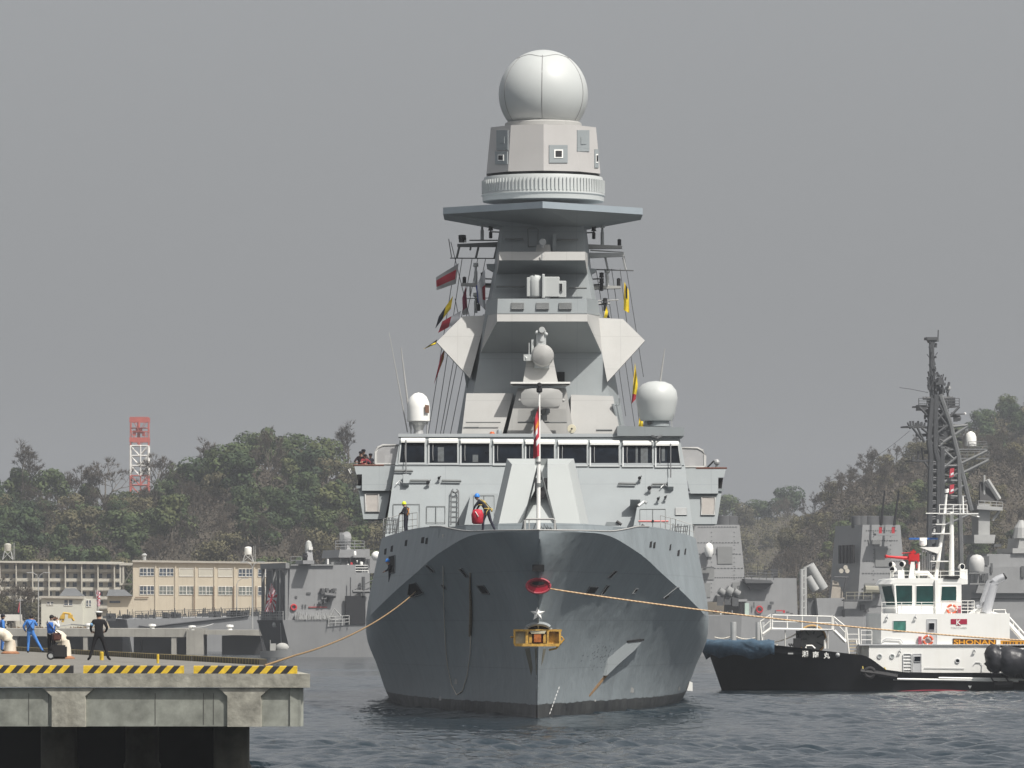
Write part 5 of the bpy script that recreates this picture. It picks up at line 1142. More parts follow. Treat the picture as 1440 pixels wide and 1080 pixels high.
bm = B(); tube(bm, [P(561.5, 724, 324.6), P(557, 752, 324.6)], .035, 6); put('boat_hook', bm, M_DGREY, None, label='dark pole leaning in the hands of the person in the yellow helmet', cat='pole')
hp, hn = hit(552, 792)
person('person in blue helmet leaning out of a hatch in the left side of the warship', Vector((hp.x + hn.x * .12, hp.y + hn.y * .12, PZ(789, hp.y) - 1.66)), math.atan2(-hn.x, hn.y), dict(hed=(0, .14, 1.58), hat=(0, .18, 1.66), nek=(0, .08, 1.48), che=(0, .04, 1.34), elL=(-.28, .10, 1.20), wrL=(-.2, .28, 1.12), haL=(-.17, .33, 1.10), elR=(.28, .10, 1.20), wrR=(.2, .28, 1.12), haR=(.17, .33, 1.10)), top=(.012, .013, .02), legs=(.014, .015, .026), kids=(helmet((.03, .20, .62)),))
# lookouts on the wing
for x, yh, Y, fc, tp, lab in [(507.5, 639, 338.3, -10, (.02, .012, .016), 'person in dark cap at the outer end of the left bridge wing'), (513, 643, 338.1, 25, (.20, .03, .04), 'person in dark red jacket leaning on the left bridge wing rail'),
        (511, 636, 339.4, 10, (.14, .13, .13), 'tallest person in the middle of the left bridge wing group'), (520.5, 642, 338.4, 40, (.02, .02, .03), 'person in black resting on the left bridge wing rail'), (535.5, 641, 339.4, 20, (.03, .03, .04), 'person standing behind the smoky windshield of the left wing')]:
    z = PZ(683, Y) ; hh = (PZ(yh - 4, Y) - z); 
    person(lab, Vector((PX(x, Y), Y, z + .02)), R(180 + fc), dict(elL=(-.30, .18, 1.22), wrL=(-.18, .40, 1.18), haL=(-.12, .45, 1.17), elR=(.30, .18, 1.22), wrR=(.18, .40, 1.18), haR=(.12, .45, 1.17)), top=tp, legs=(.02, .02, .03), h=hh, group=None, kids=(cap((.015, .015, .02)),))

# ------------------------------------------------------------------ lines and ropes
def rope(name, pts, r, m, label, cat='rope', n=6):
    bm = B(); tube(bm, pts, r, n); return put(name, bm, m, None, smooth=True, label=label, cat=cat)
def twist(name, c1, c2, f):
    m = bpy.data.materials.new(name); m.use_nodes = True; nt = m.node_tree; b = nt.nodes['Principled BSDF']; b.inputs['Roughness'].default_value = .9
    tc = N(nt, 'ShaderNodeTexCoord'); wv = N(nt, 'ShaderNodeTexWave'); wv.wave_type = 'BANDS'; wv.bands_direction = 'DIAGONAL'; wv.inputs['Scale'].default_value = f; wv.inputs['Distortion'].default_value = 1
    nt.links.new(tc.outputs['Object'], wv.inputs['Vector']); rp = ramp(nt, [(.35, c1), (.6, c2)]); nt.links.new(wv.outputs['Fac'], rp.inputs[0]); nt.links.new(rp.outputs[0], b.inputs['Base Color']); return m
M_LINE = twist('tan_line', (.40, .26, .15), (.55, .40, .24), 2.0); M_LINE2 = twist('striped_line', (.42, .27, .12), (.07, .05, .035), 1.1)
h1, _ = hit(585, 832)
rope('mooring_rope', [P(764, 826.5, 284.7)] + sag(P(766, 827, 284.2), P(1520, 905, 303), .34, 26)[1:], .042, M_LINE, 'tan rope running from the red fairlead across to the right past the tug')
rope('mooring_rope', sag(h1, P(414, 922, 214), .4, 18) + [P(372, 936, 190)], .034, M_LINE2, 'striped brown rope running from the left bow opening down to the quay')
lp = []
for x, y in [(623, 752), (623, 800), (624, 850), (626, 900), (629, 935), (635, 963), (642, 977), (650, 972), (657, 950), (661, 920), (662, 893)]:
    p, n = hit(x, y); lp.append(p + Vector((0, -.18, 0)))
rope('hanging_rope', lp, .022, M_ROPE, 'thin pale rope hanging in a loop down the left bow')
bm = B(); q = [hit(x, y)[0] + Vector((0, -.2, 0)) for x, y in ((661, 806), (661, 828), (662, 850), (662, 872), (661, 894))]; tube(bm, q, [.03, .06, .075, .09, .08], 8); put('rope_fender', bm, mat('old_hemp', (.30, .25, .18), .95, var=.4, scale=10), None, label='frayed rope fender hanging below a slot on the left bow', cat='fender')

# ------------------------------------------------------------------ the near quay
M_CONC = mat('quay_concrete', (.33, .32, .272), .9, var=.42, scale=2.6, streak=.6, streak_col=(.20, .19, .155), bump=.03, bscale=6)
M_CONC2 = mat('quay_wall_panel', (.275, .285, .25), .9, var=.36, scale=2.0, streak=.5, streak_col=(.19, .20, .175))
M_DECK = mat('quay_top', (.175, .168, .15), .92, var=.32, scale=.9, bump=.01)
A = Vector((PX(436, 168), 168, 0)); Bq = Vector((PX(-60, 170.3), 170.3, 0)); Cq = Vector((PX(-60, 330), 330, 0)); Dq = Vector((PX(23, 297), 297, 0)); A2 = Vector((PX(372, 202) + .1, 202, 0))
quay = empty('concrete_quay', (A.x - 6, 172, 0), 'weathered concrete quay with arched beam front in the left foreground', 'quay')
bm = B(); out = [Bq, A, A2, Dq, Cq]; z1 = PZ(948, 168); z2 = PZ(967, 168)
loft(bm, [[Vector((p.x, p.y, z2)) for p in out], [Vector((p.x, p.y, zd)) for p in out]]); put('deck_slab', bm, [M_CONC], quay)
bm = B(); face(bm, [Vector((p.x, p.y, zd + .004)) for p in (Bq + Vector((0, .5, 0)), A + Vector((-.4, .5, 0)), A2, Dq, Cq)]); put('deck_surface', bm, M_DECK, quay)
fd = (Bq - A).normalized(); fn = Vector((-fd.y, fd.x, 0)); fn = -fn if fn.y > 0 else fn       # along and outward
def fp(px, py, off=0.):
    """point on the quay front plane"""
    a = A; d = fd; k = (px - 720) / F
    t = (k * a.y - a.x) / (d.x - k * d.y); p = a + d * t; return Vector((p.x, p.y, EYE + (HZ - py) / F * p.y)) + fn * off
def beam(pix):
    bm = B(); prism(bm, [fp(x, y, -.05) for x, y in pix], -fn * .5); return bm
# ribs with chamfered shoulders
for c0, c1 in ((72, 119), (319, 366)):
    bm = beam([(c0 - 13, 967.3), (c1 + 13, 967.3), (c1, 979), (c1, 1022), (c0, 1022), (c0, 979)]); put('beam_rib', bm, M_CONC, quay)
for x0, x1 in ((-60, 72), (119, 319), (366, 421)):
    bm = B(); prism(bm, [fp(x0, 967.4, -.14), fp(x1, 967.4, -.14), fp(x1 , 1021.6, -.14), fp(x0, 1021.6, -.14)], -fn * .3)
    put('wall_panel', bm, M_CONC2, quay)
bm = B()
for x in (38, 66, 216, 284, 298): prism(bm, [fp(x, 975, -.13), fp(x + .8, 975, -.13), fp(x + .8, 1019, -.13), fp(x, 1019, -.13)], -fn * .05)
put('joint_crack', bm, mat('dark_crack', (.10, .10, .09), .95), quay)
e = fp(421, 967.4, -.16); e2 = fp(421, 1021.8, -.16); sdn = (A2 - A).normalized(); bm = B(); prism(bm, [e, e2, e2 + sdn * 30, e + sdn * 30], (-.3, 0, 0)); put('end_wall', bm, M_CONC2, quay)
M_PILE = mat('wet_pile', (.10, .095, .075), .8, var=.4, scale=1.5, streak=.6, streak_col=(.03, .03, .025))
for px, Y in ((82, 172.6), (325, 171.4), (85, 179), (327, 178), (80, 186), (323, 185), (200, 180), (-40, 173), (90, 192), (260, 192)):
    bm = B(); lathe(bm, (PX(px, Y), Y, -3), [(.52, 0), (.52, 2.4), (.56, 3.4), (.50, 3.5), (.50, 3 + PZ(1019, 168))], 20); put('pile', bm, M_PILE, quay, smooth=40)
bm = B(); prism(bm, [Vector((PX(-60, 176), 184, -3)), Vector((PX(350, 171) - .5, 182, -3)), Vector((PX(350, 171) - .5, 182, 1.8)), Vector((PX(-60, 176), 184, 1.8))], (-4, 60, 0)); put('shade_backing', bm, mat('underquay_shade', (.02, .02, .018), .9), quay)  # near-black backing, the shade under the quay put in as colour
# striped kerbs
M_YEL = mat('kerb_yellow', (.58, .40, .03), .6, var=.3, scale=6, streak=.4, streak_col=(.3, .2, .05)); M_KBLK = mat('kerb_black', (.02, .02, .022), .7, var=.3, scale=3)
def kerb(x0, x1, n, first, lab):
    bm = B(); 
    def q(x, y, back): p = fp(x, y); return Vector((p.x, p.y + .45 + back, zd + .005 + (p.z - fp(x, 946.5).z)))
    w = (x1 - x0) / n; sl = 4.5
    xs = [x0] + [x0 + w * k for k in range(1, n)] + [x1]
    for k in range(n):
        a, c = xs[k], xs[k + 1]; sa = sl if k else 0; sc = sl if k < n - 1 else 0
        f = [q(a - sa, 946.5, 0), q(c - sc, 946.5, 0), q(c + sc, 936.5, .02), q(a + sa, 936.5, .02)]; g = [q(a + sa, 935.5, .25), q(c + sc, 935.5, .25), q(c - sc, 946.5, .27), q(a - sa, 946.5, .27)]
        mi = (k + first) % 2
        prism_f = [face(bm, f, mi), face(bm, [f[3], f[2], g[1], g[0]], mi), face(bm, [g[0], g[1], g[2], g[3]], mi)]
        if k == 0: face(bm, [f[0], f[3], g[0], g[3]], mi)
        if k == n - 1: face(bm, [f[1], g[2], g[1], f[2]], mi)
    bmesh.ops.remove_doubles(bm, verts=bm.verts[:], dist=.001)
    o = put('striped_kerb', bm, [M_YEL, M_KBLK], None, label=lab, cat='kerb', group='yellow and black kerbs along the quay edge')
kerb(-40, 101, 15, 1, 'yellow and black kerb at the left edge of the quay front')
kerb(115.5, 257, 15, 0, 'middle yellow and black kerb on the quay front edge')
kerb(271, 417, 15, 0, 'yellow and black kerb at the right end of the quay front')
# fender strip along the quay's side edge
sdv = (Dq - A2); sl = sdv.length; sn = 0
for k, (t0, t1) in enumerate([(0, .2), (.205, .42), (.425, .66), (.665, 1.0)]):
    a = A2 + sdv * t0; c = A2 + sdv * t1; bm = B(); d = sdv.normalized(); L_ = (c - a).length
    prism(bm, [a + Vector((-.02, 0, zd + .01)), a + Vector((-.02, 0, zd + .19)), a + Vector((-.28, 0, zd + .19)), a + Vector((-.28, 0, zd + .01))], c - a, 0)
    nn = int(L_ / .8)
    for i in range(nn): p = a + d * (i + .5) * L_ / nn; box(bm, (p.x - .15, p.y, zd + .10), (.27, .35, .195), rz=math.atan2(d.y, d.x) - R(90), mi=1)
    put('edge_kerb', bm, [mat('faded_black', (.06, .055, .045), .8), mat('faded_yellow', (.20, .16, .075), .8, var=.4, scale=2)], None, label=['nearest', 'second', 'third', 'farthest'][k] + ' faded striped kerb along the side edge of the quay', cat='kerb', group='faded kerbs along the quay side')
for px, py, lab in ((143, 928.5, 'short yellow post between the legs of the person in black uniform'), (222, 933, 'short yellow post on the quay edge right of the officer')):
    bm = B(); c = spot(px, py); lathe(bm, c, [(.075 if px < 200 else .045, 0), (.075 if px < 200 else .045, .3), (.04, .32), (.0, .32)], 12); put('edge_post', bm, M_YEL, None, smooth=40, label=lab, cat='post')
# curved mooring bollards
M_BOL = mat('bollard_paint', (.66, .62, .52), .55, var=.12, scale=3, streak=.5, streak_col=(.30, .15, .06))
M_BOLR = mat('bollard_rust', (.30, .14, .07), .9, var=.4, scale=8)
def bollard(px, py, Y, k, lab, tip):
    c = Vector((PX(px, Y), Y, zd)); bm = B(); s = k
    pts = [c + Vector((x * s, 0, z * s)) for x, z in ((0, 0), (0, .18), (-.005 * tip, .36), (-.04 * tip, .52), (-.10 * tip, .66), (-.20 * tip, .79), (-.34 * tip, .88), (-.50 * tip, .92), (-.66 * tip, .91), (-.78 * tip, .87))]
    tube(bm, pts, [.27 * s, .26 * s, .25 * s, .25 * s, .25 * s, .245 * s, .24 * s, .235 * s, .23 * s, .22 * s], 18, 0); ball(bm, pts[-1], .22 * s, 14, 0)
    lathe(bm, c, [(.40 * s, 0), (.40 * s, .05), (.30 * s, .11), (.27 * s, .12)], 20, 1)
    put('mooring_bollard', bm, [M_BOL, M_BOLR], None, smooth=50, label=lab, cat='bollard', group='white bollards on the near quay')
bollard(14.5, 919, 268, 1.02, 'large white hooked bollard with a rusty foot at the left edge', 1)
bollard(91, 926, 233, .98, 'white hooked bollard behind the black equipment case', .62)
# ------------------------------------------------------------------ the harbour tug
tug = empty('tugboat', (PX(1240, 405), 405, 0), 'white and black harbour tug with a red water cannon lying right of the warship', 'tugboat')
M_TH = mat('tug_black_hull', (.007, .008, .010), .45, var=.4, scale=.8, streak=.25, streak_col=(.022, .022, .022), spec=.2)
M_TW = mat('tug_white', (.83, .83, .80), .4, var=.04, scale=.6, streak=.12, streak_col=(.6, .55, .45))
M_TG = mat('tug_light_grey', (.50, .51, .52), .5, var=.08)
M_RAILW = mat('rail_white', (.80, .79, .75), .45, var=.06)
M_BOOT = mat('red_antifouling', (.28, .03, .05), .6, var=.25)
XB = PX(996, 405)
SS = [0, .4, .9, 1.8, 3.2, 5, 7, 10, 14, 30, 34]
TB = [.25, 1.1, 1.9, 2.8, 3.7, 4.3, 4.6, 4.75, 4.8, 4.8, 4.2]
TW = [.02, .02, .15, 1.0, 2.1, 3.1, 3.9, 4.5, 4.65, 4.65, 4.0]
ZT = [(0, 3.2), (4.3, 3.05), (10.2, 2.36), (10.7, 2.1), (11.6, 1.42), (12.8, 1.26), (22, 1.05), (34, 1.0)]
bm = B(); rl_, rr_ = [], []
sts = [0, .2, .4, .65, .9, 1.3, 1.8, 2.5, 3.2, 4.2, 5, 6, 7, 8.5, 10, 10.3, 10.6, 10.9, 11.2, 11.6, 12.2, 12.8, 16, 20, 25, 30, 32, 34]
for s in sts:
    b_, w_, zt_ = interp(s, SS, TB), interp(s, SS, TW), float(np.interp(s, [a for a, _ in ZT], [c for _, c in ZT])); z0 = -.8 if s > .9 else 2.6 * (1 - s / .9)
    pr = [(w_ * .9, z0)]
    for u in (.15, .3, .5, .7, .85, 1.0):
        z = z0 + (zt_ - z0) * u; k = max(0, z) / zt_; pr.append((w_ + (b_ - w_) * k ** 1.3, z))
    pr.append((b_ - .12, zt_)); pr.append((b_ - .14, zt_ - .5))
    rl_.append([bm.verts.new((XB + s, 405 - y, z)) for y, z in pr]); rr_.append([bm.verts.new((XB + s, 405 + y, z)) for y, z in pr])
for q in (rl_, rr_):
    for a, c in zip(q, q[1:]):
        for i in range(len(a) - 1): bm.faces.new((a[i], a[i + 1], c[i + 1], c[i]))
for a, c, d, e in zip(rl_, rl_[1:], rr_, rr_[1:]):
    bm.faces.new((a[0], c[0], e[0], d[0])); bm.faces.new((a[-1], d[-1], e[-1], c[-1]))
bm.faces.new(rl_[-1] + rr_[-1][::-1]); bm.faces.new(rl_[0] + rr_[0][::-1])
for f in bm.faces:
    c = f.calc_center_median()
bmesh.ops.recalc_face_normals(bm, faces=bm.faces[:]); TBV = BVHTree.FromBMesh(bm)
def thit(px, py):
    o = Vector((0, 0, EYE)); loc, n, _, _ = TBV.ray_cast(o, (P(px, py, 300) - o).normalized()); return loc if loc is not None else P(px, py, 400.3)
thull = put('hull', bm, M_TH, tug, smooth=35)
bm = B(); st_ = [thit(x, 969.5) + Vector((0, -.015, 0)) for x in range(1262, 1376, 6)]
for a, c in zip(st_, st_[1:]): prism(bm, [Vector((a.x, a.y, -.05)), Vector((c.x, c.y, -.05)), Vector((c.x, c.y, .10 * math.sin(math.pi * (c.x - st_[0].x) / (st_[-1].x - st_[0].x)))), Vector((a.x, a.y, .10 * math.sin(math.pi * (a.x - st_[0].x) / (st_[-1].x - st_[0].x))))], (0, .01, 0))
put('boot_stripe', bm, M_BOOT, thull)
bm = B()
for x0, x1, ya, yb, y0 in ((1256, 1440, 955, 959, 0), (1320, 1500, 953.5, 957, 0)):
    xs_ = list(range(x0, x1, 8)); 
    for k, (a, c) in enumerate(zip(xs_, xs_[1:])):
        h0 = thit(a, ya + (a - x0) * .015) + Vector((0, -.03, 0)); h1_ = thit(c, ya + (c - x0) * .015) + Vector((0, -.03, 0)); tube(bm, [h0, h1_], .075, 5)
put('rubbing_strip', bm, M_TW, thull)
bm = B(); q = [P(x, y, 400.05) for x, y in ((1210, 944), (1232, 947), (1262, 952))]; tube(bm, q, .20, 8); q = [P(1399, 963, 399.9), P(1424, 963, 399.9)]; tube(bm, q, .24, 10); put('rubber_fender', bm, M_BLACK, thull)
bm = B(); c = P(1223, 946, 400.0); torus(bm, c, .30, .13, (0, 1, 0), 22, 8); lathe(bm, c, [(.2, .1), (.2, .14)], 12, axis=(0, 1, 0)); put('tyre_fender', bm, mat('tyre_rubber', (.022, .022, .024), .8, var=.3, scale=5), thull, smooth=40)
bm = B()
for px, ch in ((1132, '湘'), (1147, '南'), (1162.5, '丸')): text_bm(bm, ch, thit(px, 919.5 + (px - 1132) * .07) + Vector((0, -.09, 0)), .42, .03, width=.40)
put('name_letters', bm, M_WHITE, thull)
bm = B(); p = thit(1112, 919) + Vector((0, -.02, 0)); box(bm, p, (.38, .02, .10)); box(bm, p + Vector((.36, 0, 0)), (.1, .02, .08)); ball(bm, thit(1178, 921) , .16, 10); put('hull_plate', bm, M_STEEL, thull)
bm = B(); p = thit(1364, 967) + Vector((0, -.03, 0)); prism(bm, [p + Vector((-.12, 0, .13)), p + Vector((.12, 0, .13)), p + Vector((0, 0, -.08))], (0, .02, 0)); put('draught_mark', bm, M_WHITE, thull)
# blue tarpaulin over the bow fender
bm = B(); rg = []; rr = random.Random(8)
for s in (4.25, 4.0, 3.4, 2.8, 2.2, 1.6, 1.1, .7, .35, .1):
    b_ = interp(s, SS, TB); rg.append((XB + s, 405 - b_))
rg += [(XB - .12, 405 - .1), (XB - .12, 405 + .1)] + [(x, 810 - y) for x, y in rg[::-1]]
rings = []
for i, (x, y) in enumerate(rg):
    d = Vector((x - (XB + 4.5), (y - 405) * 1.0, 0)).normalized(); c = Vector((x, y, 0)); fold = .07 * math.sin(i * 2.4) + rr.uniform(-.06, .06); sagz = .14 * math.sin(i * 1.7) + rr.uniform(-.12, .12)
    rings.append([c + d * (.10 + fold) + Vector((0, 0, 2.28 + sagz)), c + d * (.24 + fold) + Vector((0, 0, 2.6)), c + d * (.30 - fold) + Vector((0, 0, 2.95)), c + d * (.20 + fold) + Vector((0, 0, 3.25)), c - d * .05 + Vector((0, 0, 3.38 + fold)), c - d * .4 + Vector((0, 0, 3.36)), c - d * .45 + Vector((0, 0, 2.5))])
loft(bm, rings, True); put('bow_tarpaulin', bm, mat('faded_blue_canvas', (.050, .092, .138), .85, var=.38, scale=1.8, bump=.16, bscale=1.7), tug, smooth=True)
# houses
def house_t(name, px0, px1, chx, ytop, ybot, Yn, Yf, m, ch=2.2, slope=0., parent=None):
    z0, z1 = PZ(ybot, Yn), PZ(ytop, Yn); bm = B(); xa, xb, xc = PX(px0, Yn), PX(px1, Yn), PX(chx, Yn)
    def rg(z, dx): return [Vector((xa + dx, Yn + ch, z)), Vector((xc + dx * .8, Yn, z)), Vector((xb, Yn, z)), Vector((xb, Yf, z)), Vector((xc + dx * .8, Yf, z)), Vector((xa + dx, Yf - ch, z))]
    loft(bm, [rg(z0, 0), rg(z1, slope)]); return put(name, bm, m, parent or tug)
low = house_t('lower_deckhouse', 1211, 1560, 1222, 906.5, 946, 401.0, 409, M_TW)
mid_ = house_t('upper_deckhouse', 1224.5, 1420, 1239, 862.5, 906, 401.2, 408.8, M_TW)
bm = B(); box2(bm, (PX(1208, 400.9), 400.9, PZ(907.5, 401)), (PX(1565, 401), 409.1, PZ(906, 401))); put('deck_edge', bm, M_TG, low)
bm = B(); prism(bm, [P(1369, 863, 402), P(1378, 856, 402), P(1404, 862, 402)], (0, 5, 0)); put('funnel_base', bm, M_TW, mid_)
wh = None; Yw = 402.2
bm = B(); z0, z1, z2 = PZ(863, Yw), PZ(851, Yw), PZ(821, Yw)
def wr(z, x0, x1, c): return [Vector((PX(x0, Yw), Yw + c + .9, z)), Vector((PX(x0 + 15, Yw), Yw, z)), Vector((PX(x1, Yw), Yw, z)), Vector((PX(x1, Yw), 407.8, z)), Vector((PX(x0 + 15, Yw), 407.8, z)), Vector((PX(x0, Yw), 407.8 - c - .9, z))]
loft(bm, [wr(z0, 1248, 1352, .6), wr(z1, 1247, 1352, .6), wr(z2, 1240, 1352, .6)]); wh = put('wheelhouse', bm, M_TW, tug)
bm = B(); loft(bm, [[p + Vector((dx, 0, 0)) for p, dx in zip(wr(PZ(821.5, Yw), 1238, 1361, .6), (-.1, -.1, 0, 0, -.1, -.1))], wr(PZ(815, Yw), 1240, 1361, .6), wr(PZ(813, Yw), 1248, 1355, .6)]); put('wheelhouse_roof', bm, M_TW, wh)
M_TGL = mat('green_tinted_glass', (.008, .045, .042), .08, var=.5, scale=1.2, spec=.6)
def win(pts, Y, parent, glass=M_TGL, fr=M_TG, r=.03, name='window'):
    bm = B(); q = [P(x, y, Y - .012) for x, y in pts]; prism(bm, q, (0, .03, 0), 1); tube(bm, q + [q[0]], r, 5, 0); return put(name, bm, [fr, glass], parent)
for pts in ([(1259, 823), (1283, 823), (1283, 850.5), (1261, 850.5)], [(1288, 823.5), (1313, 823.5), (1313, 850.5), (1288, 850.5)], [(1324, 824.5), (1345, 824.5), (1345, 845), (1323, 845)]): win(pts, Yw, wh, fr=M_TW)
bm = B(); a = wr(PZ(824, Yw), 1240.6, 1352, .6); c = wr(PZ(850.5, Yw), 1247, 1352, .6); e1, e2, e3, e4 = a[0].lerp(a[1], .12), a[0].lerp(a[1], .88), c[0].lerp(c[1], .88), c[0].lerp(c[1], .12); n = (e2 - e1).cross(e4 - e1).normalized(); n = n if n.y < 0 else -n
prism(bm, [p + n * .015 for p in (e1, e2, e3, e4)], n * .03); put('window', bm, M_TGL, wh)
bm = B(); prism(bm, [P(1314.5, 815, Yw - .02), P(1319.5, 815, Yw - .02), P(1320.5, 863, Yw - .02), P(1315.5, 863, Yw - .02)], (0, -.14, 0)); put('pillar', bm, M_TW, wh); bm = B(); tube(bm, [P(1257.5, 822, Yw - .06), P(1260.5, 862, Yw - .06)], .05, 5); put('pillar', bm, M_TW, wh)
win([(1256, 873), (1274, 873), (1274, 888), (1256, 888)], 401.2, mid_, mat('green_curtain_glass', (.06, .21, .17), .3, var=.35, scale=3))
for q in ([(1303, 871), (1317.5, 871), (1317.5, 905.5), (1303, 905.5)], ):
    win(q, 401.2, mid_, M_TG, M_TG, .025, 'door'); win([(1306, 876), (1314, 876), (1314, 886), (1306, 886)], 401.16, mid_, M_GLASS, M_TG, .025)
win([(1284, 919.5), (1295.5, 919.5), (1295.5, 946), (1284, 946)], 401.0, low, M_TG, M_TG, .03, 'door'); win([(1285.5, 923), (1294.5, 923), (1294.5, 930.5), (1285.5, 930.5)], 400.96, low, M_GLASS, M_TG, .02)
bm = B(); q = [P(x, y, 400.96) for x, y in ((1270, 946), (1270, 921), (1272, 919.5), (1280, 919.5), (1282, 921), (1282, 946))]; tube(bm, q, .035, 5)
for k in range(5): tube(bm, [P(1270.5, 924 + 4.5 * k, 400.96), P(1281.5, 924 + 4.5 * k, 400.96)], .025, 5)
put('wall_ladder', bm, M_TG, low)
for px, py, dk in ((1237, 923, 0), (1254.5, 923, 0), (1346.5, 929.5, 1)):
    bm = B(); c = P(px, py, 400.97); torus(bm, c, .14, .035, (0, 1, 0), 18, 6); lathe(bm, c, [(.13, 0), (.13, .02)], 18, 1, axis=(0, 1, 0)); put('porthole', bm, [M_TG, M_GLASS if dk else mat('pale_port_glass', (.25, .28, .27), .15)], low)  # two portholes have paler glass than the third
for px, py, Y, par in ((1338.5, 857, 402.1, wh), (1305, 900.5, 401.1, mid_)):
    bm = B(); torus(bm, P(px, py, Y - .08), .29, .075, (0, 1, 0), 24, 8, mi=lambda i: 1 if i % 6 == 0 else 0); put('life_ring', bm, [mat('life_ring_orange', (.62, .12, .05), .6), M_WHITE], par, smooth=True)
for x0, x1, y0, y1, Y, par in ((1347.5, 1352, 852, 863, 402.1, wh), (1291.5, 1296, 895, 906, 401.15, mid_)):
    bm = B(); pp(bm, [(x0, y0), (x1, y0), (x1, y1), (x0, y1)], Y - .15, .14); put('fire_box', bm, mat('faded_pink_red', (.42, .10, .14), .6), par)
bm = B(); M_KR = mat('emblem_red', (.34, .015, .05), .5); pp(bm, [(1337, 870.5), (1360, 870.5), (1360, 877.8), (1352, 877.8), (1351, 879.6), (1345, 879.6), (1344, 877.8), (1337, 877.8)], 401.18, .01); text_bm(bm, 'K', P(1348.3, 875.2, 401.165), .37, .01, mi=1, width=.33); text_bm(bm, 'TOKYO KISEN', P(1348.5, 883, 401.19), .12, .01, mi=2, width=1.05, bold=False)
put('emblem', bm, [M_KR, M_WHITE, mat('pale_lettering', (.50, .50, .48), .6)], mid_)
M_NB = mat('name_board', (.075, .03, .01), .6); M_NO = mat('orange_letters', (.66, .30, .02), .5)
bm = B(); pp(bm, [(1340, 897.8), (1401, 899.5), (1401, 908), (1340, 906.8)], 401.15, .03); text_bm(bm, 'SHONAN', P(1370.5, 903, 401.14), .34, .02, mi=1, width=2.75)
put('name_board', bm, [M_NB, M_NO], mid_)
bm = B(); pp(bm, [(1407, 900.5), (1470, 902), (1470, 911.5), (1407, 910.5)], 401.0, .03)
for k, x in enumerate((1411, 1414, 1418, 1422, 1426, 1432, 1437, 1443)): pp(bm, [(x, 902 + (x - 1407) * .03), (x + 1.6 + (k % 2), 902.5 + (x - 1407) * .03), (x + 1.5, 909), (x - .3, 908.5)], 400.98, .01, 1)
put('name_board', bm, [M_NO, M_NB], mid_)
for px, py, Y in ((1248, 867, 401.1), (1288, 867, 401.1), (1266, 915, 400.9), (1371, 914, 400.9)):
    bm = B(); tube(bm, [P(px, py - 2.5, Y), P(px - 1, py, Y - .1), P(px + .5, py + 3, Y)], .05, 6); put('wall_lamp', bm, M_TG, mid_)
bm = B(); tube(bm, [P(1300, 939, 400.95), P(1356, 940, 400.95)], .02, 4); tube(bm, [P(1369, 935, 400.95), P(1372, 931.5, 400.95), P(1378, 931.5, 400.95), P(1381, 935, 400.95), P(1380, 947, 400.95)], .025, 5); tube(bm, [P(1240, 902, 401.1), P(1246, 898, 401.1), P(1266, 899, 401.1), P(1270, 904, 401.1)], .03, 5); put('grab_rail', bm, M_TG, low)
# rails
def trail(name, pts, Y, h, rows, step, par, r=.03):
    bm = B(); rail(bm, [P(x, y, Y) for x, y in pts], h, r, rows, step); return put(name, bm, M_RAILW, par)
trail('guard_rail', [(1240, 863), (1352, 863)], 401.4, .75, 2, 1.3, wh, .026); trail('guard_rail', [(1352, 863), (1370, 863)], 401.6, .85, 4, .5, wh); trail('guard_rail', [(1252, 814.5), (1358, 815)], 402.5, .55, 2, .8, wh, .022); trail('guard_rail', [(1252, 814.5), (1358, 815)], 407.5, .55, 2, .8, wh, .022)
trail('guard_rail', [(1211, 906.5), (1226, 906.5)], 401.2, .95, 3, .7, low); trail('guard_rail', [(1397, 868), (1414, 868)], 402, .5, 2, .6, mid_)
bm = B(); tube(bm, [P(1414, 862, 402), P(1442, 893, 402)], .06, 5); tube(bm, [P(1417, 876, 402), P(1440, 902, 402)], .14, 5); [tube(bm, [P(1417 + 8 * k, 866 + 8.5 * k, 402), P(1417 + 8 * k, 878 + 8.5 * k, 402)], .035, 5) for k in range(4)]; tube(bm, [P(1415, 870, 402), P(1442, 899, 402)], .03, 5); put('stair_rail', bm, M_RAILW, mid_)
bm = B()
Yr = 402.6
for yy in (865.5, 874.5, 884.5): tube(bm, [P(1086, yy - .5, Yr), P(1170, yy + 1.5, Yr)], .05 if yy < 870 else (.035 if yy < 880 else .075), 6)
for x in (1086, 1107, 1128, 1149, 1170): tube(bm, [P(x, 865.5, Yr), P(x, 885, Yr)], .045, 6)
for a, c, r0 in (((1084, 864), (1069, 874), .05), ((1084, 872), (1073, 882), .035), ((1084, 884), (1073, 892), .12), ((1083, 864), (1083, 885), .045), ((1069, 874), (1072, 902), .05), ((1172, 867), (1190, 882), .05), ((1174, 874), (1189, 890), .035), ((1173, 887), (1189, 903), .13), ((1172, 867), (1172, 887), .045), ((1189, 882), (1189, 904), .05), ((1190, 882), (1208, 882.5), .045), ((1190, 882), (1194, 920), .055), ((1207, 882), (1208, 907), .05), ((1192, 892), (1207, 892), .03), ((1193, 899), (1207, 899), .03), ((1204, 900), (1207, 920), .05)):
    tube(bm, [P(a[0], a[1], Yr), P(c[0], c[1], Yr)], r0, 6)
for x in (1104, 1164): tube(bm, [P(x, 886, Yr), P(x, 912, Yr + .3)], .05, 5)
wk = put('walkway_rail', bm, M_RAILW, tug)
bm = B(); box2(bm, (PX(1084, 402.6), 402.5, PZ(886, 402.6)), (PX(1172, 402.6), 404.2, PZ(885, 402.6))); put('walkway_floor', bm, M_TG, tug)
bm = B()
